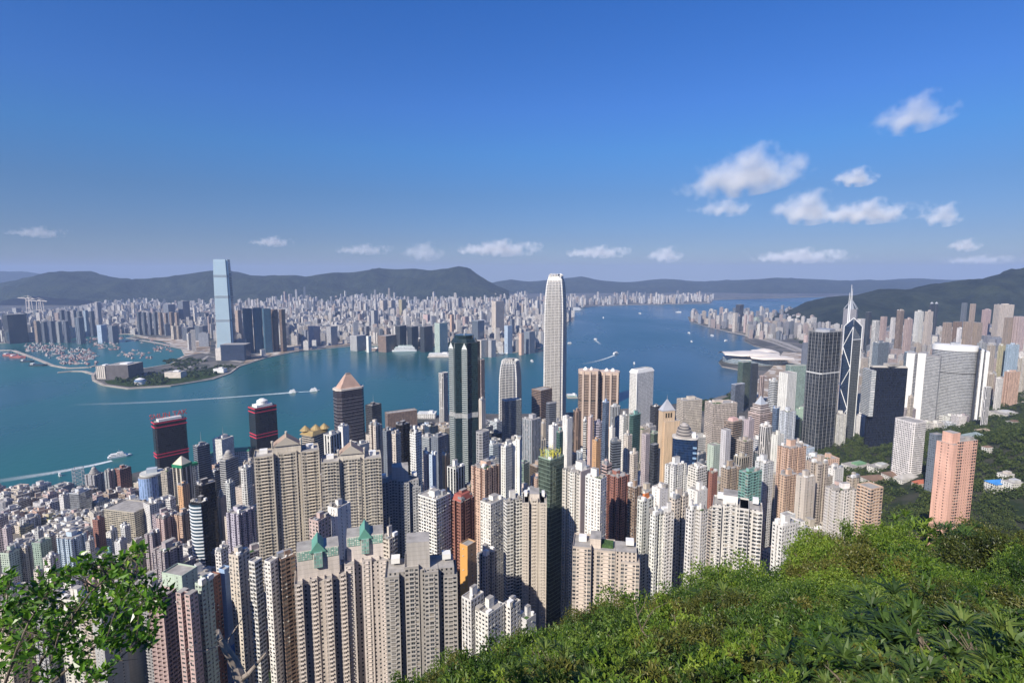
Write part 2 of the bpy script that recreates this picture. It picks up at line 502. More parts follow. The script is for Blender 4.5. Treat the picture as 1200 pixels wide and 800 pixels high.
def breakwater(pix, wd=16):
    pts = [ground(x, y, 2.5) for x, y in pix]
    m = MB()
    for (x0, y0), (x1, y1) in zip(pts, pts[1:]):
        L = math.hypot(x1 - x0, y1 - y0); nx, ny = -(y1 - y0) / L * wd / 2, (x1 - x0) / L * wd / 2
        ex, ey = (x1 - x0) / L * 3, (y1 - y0) / L * 3
        lo = [(x0 - nx - ex, y0 - ny - ey), (x1 - nx + ex, y1 - ny + ey), (x1 + nx + ex, y1 + ny + ey), (x0 + nx - ex, y0 + ny - ey)]
        if (lo[1][0]-lo[0][0])*(lo[2][1]-lo[1][1])-(lo[1][1]-lo[0][1])*(lo[2][0]-lo[1][0]) < 0: lo.reverse()
        m.frustum(lo, scale_pts(lo, .9), -2, 3.0, 0, 0)
    return m.build('breakwater', QUAY)
tag(breakwater([(-60, 411), (15, 410), (40, 419), (62, 428), (80, 431), (105, 430), (112, 428)]), 'long bent stone breakwater sheltering the crowded boats', 'breakwater')
tag(breakwater([(68, 436), (84, 434.5), (98, 434.5), (110, 438)]), 'short stone breakwater reaching out from the park headland', 'breakwater')

# island hillside under the city
def grid_mesh(name, xs, ys, zf, mat, kind='structure', smooth=True):
    X, Y = np.meshgrid(xs, ys)
    Z = zf(X, Y)
    V = np.stack([X, Y, Z], -1).reshape(-1, 3)
    nx, ny = len(xs), len(ys)
    i = np.arange(nx - 1)[None, :] + (np.arange(ny - 1) * nx)[:, None]
    Fc = np.stack([i, i + 1, i + nx + 1, i + nx], -1).reshape(-1, 4)
    me = bpy.data.meshes.new(name)
    me.from_pydata(V.tolist(), [], Fc.tolist())
    me.polygons.foreach_set('use_smooth', np.full(len(Fc), smooth, bool))
    me.materials.append(mat)
    o = bpy.data.objects.new(name, me); COL.objects.link(o)
    return tag(o, kind=kind)

def slope_mat():
    m, t, p = node_mat('hillside')
    p.inputs['Roughness'].default_value = 1.0
    p.inputs['Specular IOR Level'].default_value = 0.1
    g = t.nodes.new('ShaderNodeNewGeometry')
    n = t.nodes.new('ShaderNodeTexNoise'); n.inputs['Scale'].default_value = .03; n.inputs['Detail'].default_value = 8
    t.links.new(g.outputs['Position'], n.inputs['Vector'])
    cr = t.nodes.new('ShaderNodeValToRGB'); e = cr.color_ramp.elements
    e[0].position, e[0].color = .4, (.022, .035, .014, 1)
    e[1].position, e[1].color = .62, (.06, .06, .045, 1)
    t.links.new(n.outputs['Fac'], cr.inputs[0]); t.links.new(cr.outputs[0], p.inputs['Base Color'])
    return m
HILLSIDE = slope_mat()
def tz2(X, Y):
    z = terrain(X, Y)
    return np.where((z < 5.2) | (Y > 1500), -3.0, z)
grid_mesh('hillside_ground', np.linspace(-900, 1900, 281), np.concatenate([np.arange(-60, 60, 2.5), np.arange(60, 330, 6), np.arange(330, 1500, 12)]), tz2, HILLSIDE)

def hill_mat(name, a, b, scale):
    m, t, p = node_mat(name)
    p.inputs['Roughness'].default_value = 1.0
    p.inputs['Specular IOR Level'].default_value = 0.05
    g = t.nodes.new('ShaderNodeNewGeometry')
    n = t.nodes.new('ShaderNodeTexNoise'); n.inputs['Scale'].default_value = scale; n.inputs['Detail'].default_value = 10; n.inputs['Roughness'].default_value = .65
    t.links.new(g.outputs['Position'], n.inputs['Vector'])
    cr = t.nodes.new('ShaderNodeValToRGB'); e = cr.color_ramp.elements
    e[0].position, e[0].color = .38, (*a, 1)
    e[1].position, e[1].color = .66, (*b, 1)
    t.links.new(n.outputs['Fac'], cr.inputs[0]); t.links.new(cr.outputs[0], p.inputs['Base Color'])
    n2 = t.nodes.new('ShaderNodeTexNoise'); n2.inputs['Scale'].default_value = scale * 2.2; n2.inputs['Detail'].default_value = 7; n2.inputs['Roughness'].default_value = .7
    t.links.new(g.outputs['Position'], n2.inputs['Vector'])
    bp = t.nodes.new('ShaderNodeBump'); bp.inputs['Strength'].default_value = .9; bp.inputs['Distance'].default_value = 45
    t.links.new(n2.outputs['Fac'], bp.inputs['Height']); t.links.new(bp.outputs[0], p.inputs['Normal'])
    return m
FOREST = hill_mat('wooded hill', (.009, .017, .012), (.036, .048, .028), .006)

def fbm(X, Y, sc, seed, oct=5):
    out = np.zeros(X.shape)
    f = X.ravel(); g2 = Y.ravel()
    vals = np.array([noise.fractal(Vector((a * sc, b * sc, seed)), 1.0, 2.0, oct) for a, b in zip(f, g2)])
    return vals.reshape(X.shape)

def ridge(name, pix, Yr, depth, mat, seed, step=70, rough=.3):
    """a range of hills whose crest runs at distance Yr; slopes fall away on both sides"""
    wx = [at(x, y, Yr)[0] for x, y in pix]; wz = [at(x, y, Yr)[2] for x, y in pix]
    xs = np.arange(wx[0], wx[-1], step); ys = np.linspace(Yr - depth, Yr + depth, 56)
    X, Y = np.meshgrid(xs, ys)
    N = (1 - 2 * np.abs(fbm(X, Y, 1 / 1100., seed)) - .5) * 1.6 + .4 * fbm(X, Y, 1 / 300., seed + 5)
    def zf(X, Y):
        # the crest wanders in depth
        cy = Yr + 350 * np.sin(X / 1300. + seed) + 160 * np.sin(X / 430. + 2 * seed)
        k = np.clip(1 - np.abs(Y - cy) / depth, 0, 1)
        prof = k * k * (3 - 2 * k)
        top = np.interp(X * Yr / cy if False else X, wx, wz)
        return top * (prof ** .85) * (1 + rough * N * (1 - prof ** 6)) - 4
    return grid_mesh(name, xs, ys, zf, mat)
ridge('kowloon_hills', [(-420, 330), (-200, 328), (-60, 336), (-10, 338), (20, 331), (45, 325), (70, 320), (90, 318.5), (110, 318), (128, 321), (150, 325), (172, 327), (200, 326), (222, 323),
      (240, 318.5), (252, 316.5), (270, 319), (285, 322), (310, 323), (345, 322), (362, 325), (385, 319), (405, 319), (425, 315.5), (440, 314), (455, 315), (480, 314), (500, 316.5),
      (520, 315.5), (535, 312.5), (542, 312), (550, 315), (558, 321), (568, 327), (580, 334), (600, 342)], 8600, 1500, FOREST, 3.1)
ridge('far_left_hills', [(-500, 300), (-200, 310), (-40, 318), (10, 318), (40, 324), (90, 331), (150, 338)], 15500, 2600, FOREST, 7.7, 160)
ridge('eastern_hills', [(520, 345), (560, 335), (580, 330), (600, 327), (620, 330), (650, 327), (672, 325), (686, 324), (702, 328), (720, 330), (745, 331), (770, 328), (790, 327), (806, 329),
      (830, 330), (855, 328), (880, 327), (905, 325), (930, 326), (955, 327), (985, 329), (1010, 328), (1040, 328), (1080, 326), (1120, 328), (1200, 326), (1400, 325)], 13500, 2200, FOREST, 5.3, 150)
ridge('island_hills', [(900, 378), (925, 366), (945, 357), (965, 350), (985, 346), (1010, 345.5), (1035, 340), (1055, 338), (1075, 340), (1095, 337), (1108, 332), (1125, 329), (1150, 327),
      (1168, 326), (1182, 320), (1200, 317), (1230, 310), (1290, 306), (1400, 312), (1550, 300)], 4700, 950, FOREST, 9.9, 45, .22)

# air
def haze():
    m = bpy.data.materials.new('hazy air'); m.use_nodes = True
    t = m.node_tree
    t.nodes.remove(t.nodes['Principled BSDF'])
    v = t.nodes.new('ShaderNodeVolumePrincipled')
    v.inputs['Color'].default_value = (.45, .59, .91, 1)
    v.inputs['Density'].default_value = HAZE_D
    v.inputs['Anisotropy'].default_value = 0.0
    t.links.new(v.outputs[0], t.nodes['Material Output'].inputs['Volume'])
    b = MB(); b.box((0, 9500), 50000, 32000, -46, 770)
    o = b.build('haze', m)
    tag(o, kind='stuff')
HAZE_D = 4.7e-5
haze()
# ------------------------------------------------------------------ building kit
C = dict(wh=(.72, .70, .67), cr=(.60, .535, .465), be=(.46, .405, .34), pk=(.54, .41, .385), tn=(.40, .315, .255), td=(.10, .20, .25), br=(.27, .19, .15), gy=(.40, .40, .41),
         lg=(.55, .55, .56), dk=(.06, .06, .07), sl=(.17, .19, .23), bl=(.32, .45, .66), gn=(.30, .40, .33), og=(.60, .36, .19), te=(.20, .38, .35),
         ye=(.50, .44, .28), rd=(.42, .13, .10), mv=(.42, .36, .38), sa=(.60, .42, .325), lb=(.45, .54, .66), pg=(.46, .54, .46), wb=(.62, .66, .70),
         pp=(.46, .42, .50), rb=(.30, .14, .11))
GL = dict(dk=(.02, .024, .03), bl=(.02, .05, .10), te=(.02, .07, .075), gn=(.03, .06, .045), br=(.05, .038, .03), lt=(.10, .13, .15))
FORMS = {}   # what is already standing: footprint in world, height, screen box, label

def footprint(xl, xm, xr, ytop, Y, theta=42.0):
    """a rectangular plan whose nearest corner stands at column xm, its two near faces reaching to columns xl and xr"""
    xc, _, zt = at(xm, ytop, Y)
    d0 = CP - (zt - H) * SP / Y
    kl, kr = (xl - 600) / F * d0, (xr - 600) / F * d0
    phi = math.atan2(xc, Y)
    frac = min(max((xm - xl) / max(xr - xl, .1), .06), .94)
    th = R(theta if abs(frac - .5) < .2 else (90 - 60 * frac - 15))
    rot = -phi * .8
    def r2(v): return (v[0] * math.cos(rot) - v[1] * math.sin(rot), v[0] * math.sin(rot) + v[1] * math.cos(rot))
    d1, d2 = r2((-math.cos(th), math.sin(th))), r2((math.sin(th), math.cos(th)))
    a = (xc - kl * Y) / (kl * d1[1] - d1[0])
    b = (kr * Y - xc) / (d2[0] - kr * d2[1])
    a = min(max(a, 5), 90); b = min(max(b, 5), 90)
    c = (xc, Y)
    P = [c, (c[0] + b * d2[0], c[1] + b * d2[1]), (c[0] + b * d2[0] + a * d1[0], c[1] + b * d2[1] + a * d1[1]), (c[0] + a * d1[0], c[1] + a * d1[1])]
    return P, zt, a, b

def notch(P, every=13.0, nw=2.4, nd=2.6, seed=0):
    """re-entrant bays cut into every side of a plan, as Hong Kong flats have them"""
    rng = random.Random(seed)
    out = []
    n = len(P)
    for i in range(n):
        a, b = Vector(P[i]), Vector(P[(i + 1) % n])
        L = (b - a).length
        t = (b - a).normalized(); nr = Vector((-t.y, t.x))
        k = max(1, int(round(L / every))) if L > 9 else 0
        out.append(tuple(a))
        for j in range(k):
            c = L * (j + 1) / (k + 1) if k > 1 else L * .5
            if k >= 2: c = L * (j + .5) / k
            p0, p1 = a + t * (c - nw / 2), a + t * (c + nw / 2)
            out += [tuple(p0), tuple(p0 + nr * nd), tuple(p1 + nr * nd), tuple(p1)]
    return out

def chamfer(P, d):
    out = []
    n = len(P)
    for i in range(n):
        p, a, b = Vector(P[i]), Vector(P[i - 1]), Vector(P[(i + 1) % n])
        out += [tuple(p + (a - p).normalized() * d), tuple(p + (b - p).normalized() * d)]
    return out

CELL = {'W': (.2, .8, .30, .80, .28), 'S': (.33, .67, .34, .74, .25), 'B': (.05, .95, .36, .97, 1.5), 'L': (.07, .93, .27, .86, .2), 'T': (.12, .88, .18, .92, .2)}

def geo_facade(mb, P, z0, h, bay, fl, pattern, wins, eye, wall=0, shade=2, rng=random, accent={}, ac=None):
    """walls with real recessed windows and loggias; windows are collected in wins"""
    n = len(P)
    nf = max(1, int(h / fl))
    fh = h / nf
    off = 0.0
    for i in range(n):
        a, b = Vector(P[i]), Vector(P[(i + 1) % n])
        L = (b - a).length
        t = (b - a).normalized(); nr = Vector((t.y, -t.x))
        mid = (a + b) / 2
        facing = nr.dot((Vector(eye) - mid).normalized())
        if L < 1.6 or facing < -0.25:
            mb.quads([[(*a, z0), (*b, z0), (*b, z0 + h), (*a, z0 + h)]], [[(off, 0), (off + L, 0), (off + L, h), (off, h)]], shade if L >= 1.6 else wall)
            off += L; continue
        nb = max(1, int(round(L / bay)))
        bw = L / nb
        for k in range(nb):
            ty = pattern[min(k, nb - 1 - k) % len(pattern)]
            u0, u1 = k * bw, (k + 1) * bw
            def V(u, z, d=0.0):
                return np.stack(np.broadcast_arrays(a.x + t.x * u - nr.x * d, a.y + t.y * u - nr.y * d, z0 + z), -1)
            def strip(ua, ub, za, zb, d=0.0):
                za, zb = np.atleast_1d(np.asarray(za, float)), np.atleast_1d(np.asarray(zb, float))
                q = np.stack([V(ua, za, d), V(ub, za, d), V(ub, zb, d), V(ua, zb, d)], 1)
                uv = np.stack([np.stack([np.full_like(za, off + ua), za], -1), np.stack([np.full_like(za, off + ub), za], -1),
                               np.stack([np.full_like(za, off + ub), zb], -1), np.stack([np.full_like(za, off + ua), zb], -1)], 1)
                return q, uv
            if ty == 'X' or ty not in CELL:
                mb.quads(*strip(u0, u1, 0, h), wall); continue
            ca, cb, va, vb, d = CELL[ty]
            ua, ub = u0 + ca * bw, u0 + cb * bw
            mb.quads(*strip(u0, ua, 0, h), wall); mb.quads(*strip(ub, u1, 0, h), wall)
            f = np.arange(nf)
            wa, wb = (f + va) * fh, (f + vb) * fh
            mb.quads(*strip(ua, ub, np.concatenate([[0], wb]), np.concatenate([wa, [h]])), accent.get(ty, wall))
            # reveals
            q = np.concatenate([np.stack([V(ua, wa), V(ua, wa, d), V(ua, wb, d), V(ua, wb)], 1), np.stack([V(ub, wa, d), V(ub, wa), V(ub, wb), V(ub, wb, d)], 1),
                                np.stack([V(ua, wa), V(ub, wa), V(ub, wa, d), V(ua, wa, d)], 1), np.stack([V(ua, wb, d), V(ub, wb, d), V(ub, wb), V(ua, wb)], 1)])
            mb.quads(q, None, wall)
            cu = (ua + ub) / 2
            for fi in range(nf):
                if ac is not None and ty in 'WSL' and rng.random() < .33: ac.append((a.x + t.x * (cu + rng.choice((-.5, .5)) * (ub - ua)), a.y + t.y * (cu + (ub - ua) * .3), z0 + wa[fi] - .35, t, nr))
                wins.append(((a.x + t.x * cu - nr.x * d, a.y + t.y * cu - nr.y * d, z0 + (wa[fi] + wb[fi]) / 2), t, nr, ub - ua, wb[fi] - wa[fi], facing))
        off += L

WIN_MESH = {}
FRAME_MAT = plain('window frame', (.5, .5, .5), .5, .05)
def window_mesh(wd, ht):
    key = (round(wd * 5) / 5, round(ht * 5) / 5)
    if key in WIN_MESH: return WIN_MESH[key]
    wd, ht = key
    m = MB()
    def rq(x0, x1, z0, z1, y): return [(x0, y, z0), (x1, y, z0), (x1, y, z1), (x0, y, z1)]
    e = .09
    m.quads([rq(-wd/2, wd/2, -ht/2, ht/2, .02)], [[(.5, .5)] * 4], 0)
    m.quads([rq(-wd/2, -wd/2 + e, -ht/2, ht/2, .06), rq(wd/2 - e, wd/2, -ht/2, ht/2, .06), rq(-wd/2 + e, wd/2 - e, ht/2 - e, ht/2, .06),
             rq(-wd/2 + e, wd/2 - e, -ht/2, -ht/2 + e, .06), rq(-.045, .045, -ht/2 + e, ht/2 - e, .055)], None, 1)
    o = m.build('window', [GLASS, FRAME_MAT])
    WIN_MESH[key] = o.data
    bpy.data.objects.remove(o)
    return WIN_MESH[key]

def put_windows(T, wins, nmax, rng, ymax=830, loc=(0, 0, 0)):
    if not wins: return
    sc = []
    for w_ in wins:
        p = w_[0]
        px, py, d = proj(p[0] + loc[0], p[1] + loc[1], p[2] + loc[2])
        ok = -20 < px < 1220 and py < ymax
        sc.append(-(w_[3] * w_[4] * max(w_[5], 0) / d ** 2) if ok else 1)
    order = np.argsort(sc, kind='stable')
    for i in order[:nmax]:
        c, t, nr, wd, ht, _ = wins[i]
        o = bpy.data.objects.new('window', window_mesh(wd, ht)); COL.objects.link(o)
        o.parent = T
        mtx = Matrix(((-t.x, nr.x, 0, c[0]), (-t.y, nr.y, 0, c[1]), (0, 0, 1, c[2]), (0, 0, 0, 1)))
        o.matrix_local = mtx
    rest = order[nmax:]
    if len(rest):
        mb = MB(); glass_quads(mb, [wins[i] for i in rest], 0, rng)
        tag(mb.build('further_windows', [GLASS], T), kind='stuff')

def glass_quads(mb, wins, mat, rng):
    c = np.array([w_[0] for w_ in wins]); t = np.array([(w_[1].x, w_[1].y, 0) for w_ in wins])
    hw = np.array([w_[3] for w_ in wins])[:, None] / 2; hh = np.array([w_[4] for w_ in wins])[:, None] / 2
    z = np.array([0, 0, 1.0])
    q = np.stack([c - t * hw - z * hh, c + t * hw - z * hh, c + t * hw + z * hh, c - t * hw + z * hh], 1)
    r = np.array([rng.random() for _ in wins])
    mb.quads(q, np.repeat(np.stack([r, r], -1)[:, None, :], 4, 1), mat)

def tint(c, rng, k=.06):
    f = 1 + rng.uniform(-k, k)
    return tuple(round(min(max(x * f * (1 + rng.uniform(-k / 3, k / 3)), .01), .85), 3) for x in c)

def mat_for(style, col, rng, gl='dk'):
    g = GL[gl]
    r = rng.uniform
    if style == 'R': return facade(col, g, round(r(2.7, 3.4), 1), 2.9, round(r(.5, .66), 2), round(r(.42, .55), 2))
    if style == 'S': return facade(col, g, round(r(2.6, 3.6), 1), 3.0, round(r(.42, .6), 2), round(r(.4, .5), 2))
    if style == 'D': return facade(col, g, round(r(3.2, 4.6), 1), 3.1, round(r(.7, .9), 2), round(r(.45, .58), 2))
    if style == 'B': return facade(col, g, 3.6, round(r(3.6, 4.0), 1), 1.0, round(r(.48, .6), 2), .1, .05)
    if style == 'F': return facade(col, g, round(r(3.2, 4.6), 1), 3.8, round(r(.5, .66), 2), 1.0, .1, .05)
    if style == 'G': return facade(col, g, round(r(2.6, 3.2), 1), 3.7, round(r(.55, .68), 2), round(r(.55, .65), 2), .1, .08)
    if style == 'C': return facade(tuple(x * .55 for x in col), tuple(x * .35 for x in col), 1.6, 3.9, .93, .84, .06, .03, .55)
    return facade(col, g, 4.5, 3.1, .22, .38)

def roof_clutter(T, P, h, rng, n=None, wallmat=None, kind='f', near=False):
    cx = sum(p[0] for p in P) / len(P); cy = sum(p[1] for p in P) / len(P)
    a = math.hypot(P[1][0] - P[0][0], P[1][1] - P[0][1]); b = math.hypot(P[3][0] - P[0][0], P[3][1] - P[0][1])
    rot = math.atan2(P[1][1] - P[0][1], P[1][0] - P[0][0])
    def loc(u, v): return (P[0][0] + (P[1][0] - P[0][0]) * u + (P[3][0] - P[0][0]) * v, P[0][1] + (P[1][1] - P[0][1]) * u + (P[3][1] - P[0][1]) * v)
    wm = wallmat or WHITE
    u, v = rng.uniform(.38, .62), rng.uniform(.38, .62)
    ph = rng.uniform(4, 8)
    m = MB(); m.box(loc(u, v), a * rng.uniform(.28, .42), b * rng.uniform(.28, .42), h, h + ph, rot, 0, 1)
    lift = m.build('lift_house', [wm, CONCRETE], T)
    if kind == 'g' or rng.random() < .08:
        m = MB(); m.box(loc(.25, .25), a * .3, b * .35, h, h + .7, rot, 0)
        m.build('roof_garden', plain('roof planting', (.05, .10, .03), 1, .5, .6), T)
    k = rng.randint(2, 5) if n is None else n
    for i in range(k):
        m = MB()
        q = loc(rng.choice((.18, .82)) + rng.uniform(-.05, .05), rng.choice((.2, .8)) + rng.uniform(-.06, .06))
        if rng.random() < .5: m.box(q, rng.uniform(2, 4.5), rng.uniform(2, 4), h, h + rng.uniform(2, 4), rot, 0)
        else:
            r_ = rng.uniform(1, 1.8); m.prism(ngon(q, r_, 10), h, h + rng.uniform(2, 3.2), 0, 0)
        m.build('water_tank', rng.choice((WHITE, STEEL, CONCRETE)), T)
    if near or rng.random() < .5:
        m = MB()
        for i in range(rng.randint(4, 9)):
            q = loc(rng.uniform(.1, .9), rng.uniform(.1, .9)); m.box(q, rng.uniform(.8, 3.2), rng.uniform(.6, 1.6), h, h + rng.uniform(.5, 1.6), rot, 0)
        tag(m.build('roof_ducts', rng.choice((CONCRETE, STEEL, WHITE)), T), kind='stuff')
        if rng.random() < .4:
            m = MB(); q = loc(u, v); m.bar((*q, h + ph), (*q, h + ph + rng.uniform(3, 8)), .12, 4); m.build('antenna', STEEL, lift)
    if kind == 'm':
        m = MB(); c = loc(.5, .5); m.bar((*c, h + ph), (*c, h + ph + 18), .5, 5, 0, .15)
        m.build('mast', STEEL, lift)

def top_part(T, P, h, kind, rng, col):
    """special roof shapes; P local outline, h height of the main roof"""
    c = (sum(p[0] for p in P) / len(P), sum(p[1] for p in P) / len(P))
    a = math.hypot(P[1][0] - P[0][0], P[1][1] - P[0][1])
    if kind == 'p':
        m = MB(); m.frustum(inset(P, 1), scale_pts(P, .04, c), h, h + a * .6, 0, 0)
        m.build('pyramid_roof', plain('lead roof', (.40, .41, .44), .5, .1), T)
    elif kind == 'd':
        m = MB()
        for k in range(3):
            r_ = a * (.36 - .08 * k); m.prism(ngon(c, r_, 24), h + k * 3.2, h + k * 3.2 + 2.6, 0, 0)
        prev = None
        for k in range(6):
            t0, t1 = k / 6 * math.pi / 2, (k + 1) / 6 * math.pi / 2
            r0, r1 = a * .18 * math.cos(t0), a * .18 * math.cos(t1)
            m.frustum(ngon(c, r0, 24), ngon(c, max(r1, .05), 24), h + 8.8 + a * .16 * math.sin(t0), h + 8.8 + a * .16 * math.sin(t1), 0)
        m.build('dome', plain('dome metal', (.40, .38, .36), .4, .1), T)

AUTH = []   # (xl, xr, ytop, ybot, Y, label) of every placed building

AC_MAT = plain('air conditioner', (.5, .5, .48), .6, .15, .5)
def tower(xl, xm, xr, ytop, ybot, Y, style, roof, colk, label, gl='dk', near=None, name=None, ind=0, theta=42.0, pat=None, P=None, zt=None, zb=None, cat=None, group=None, notched=None):
    rng = random.Random(label + str(xl))
    if P is None:
        if xm is None: xm = xl + (xr - xl) * (.42 if xl < 600 else .5)
        P, zt, a, b = footprint(xl, xm, xr, ytop, Y, theta)
    cx = sum(p[0] for p in P) / 4; cy = sum(p[1] for p in P) / 4
    if zb is None: zb = min(max(tz(*p), 3.2) if p[1] < 1500 else 3.2 for p in P) - .5
    h = max(zt - zb, 8)
    if name is None: name = {'R': 'apartment_tower', 'S': 'apartment_tower', 'D': 'apartment_block', 'P': 'tower_block'}.get(style, 'office_tower')
    T = empty(name, (cx, cy, zb))
    tag(T, label, cat or ('office tower' if name == 'office_tower' else 'apartment tower' if name == 'apartment_tower' else 'building'), group)
    L = [(p[0] - cx, p[1] - cy) for p in P]
    base = C[colk] if isinstance(colk, str) else colk
    col = tint(base, rng)
    near = (Y <= 520) if near is None else near
    wm = mat_for(style, col, rng, gl)
    pl = facade(col, GL[gl], 3, 3, 0, 0)
    body = L
    if notched is None: notched = style == 'R'
    if notched: body = notch(L, rng.uniform(9, 13), rng.uniform(2, 3), rng.uniform(2.4, 4.2), rng.random())
    elif style in 'CBFG' and rng.random() < .35: body = chamfer(L, min(a if P is None else 3, 3))
    m = MB(); wins = []
    if near and style in 'RSDP':
        c2 = tuple(round(x, 3) for x in (rng.choice(([x * .62 for x in col], [x * .8 for x in col], [.5 * x + .5 * y for x, y in zip(col, rng.choice((C['gn'], C['tn'], C['gy'], C['cr'], C['mv'])))])))); acc = {rng.choice('WBLS'): 4, 'B': rng.choice((0, 4))}; acl = []
        pattern = pat or {'R': rng.choice(('WB', 'BWW', 'WSB', 'LWB')), 'S': rng.choice(('WW', 'WSW', 'LW', 'WLX')), 'D': rng.choice(('BB', 'LB')), 'P': 'XSX'}[style]
        geo_facade(m, body, -6, h + 6, 3.0 if style != 'D' else 3.8, 2.9, pattern, wins, (-cx, -cy), 0, 2, rng, acc, acl)
        if wins and not ind: glass_quads(m, wins, 3, rng)
        mats = [pl, CONCRETE, wm, GLASS, facade(c2, GL[gl], 3, 3, 0, 0)]
    else:
        m.prism(body, -6, h, 0, None)
        mats = [wm, CONCRETE, pl, GLASS]
    # parapet and roof
    ins = inset(body, .35) if not notched else inset(body, .25)
    ph = 1.1
    if notched: m.poly([(*p, h) for p in body], 1)
    else:
        m.prism(body, h, h + ph, 2 if not (near and style in 'RSDP') else 0)
        q = []
        for i in range(len(body)):
            j = (i + 1) % len(body)
            q.append([(*body[i], h + ph), (*body[j], h + ph), (*ins[j], h + ph), (*ins[i], h + ph)])
            q.append([(*ins[j], h + ph), (*ins[i], h + ph), (*ins[i], h), (*ins[j], h)][::-1])
        m.quads(q, None, 0 if near and style in 'RSDP' else 2)
        m.poly([(*p, h) for p in ins], 1)
    m.build('wall', mats, T)
    if near and style in 'RSDP' and acl:
        am = MB()
        for x_, y_, z_, t_, n_ in acl:
            am.box((x_ + n_.x * .25, y_ + n_.y * .25), .9, .55, z_ - .3, z_ + .3, math.atan2(t_.y, t_.x), 0)
        tag(am.build('air_conditioners', AC_MAT, T), kind='stuff')
    if ind: put_windows(T, wins, ind, rng, min(ybot + 6, 815), (cx, cy, zb))
    if roof in 'pd': top_part(T, L, h + 1.1, roof, rng, col)
    elif roof != 'n': roof_clutter(T, L, h, rng, None, pl, roof, near)
    AUTH.append((xl, xr, ytop, ybot, Y, label)); FORMS[T.name] = (P, zb, zb + h)
    return T, L, h, rng, col
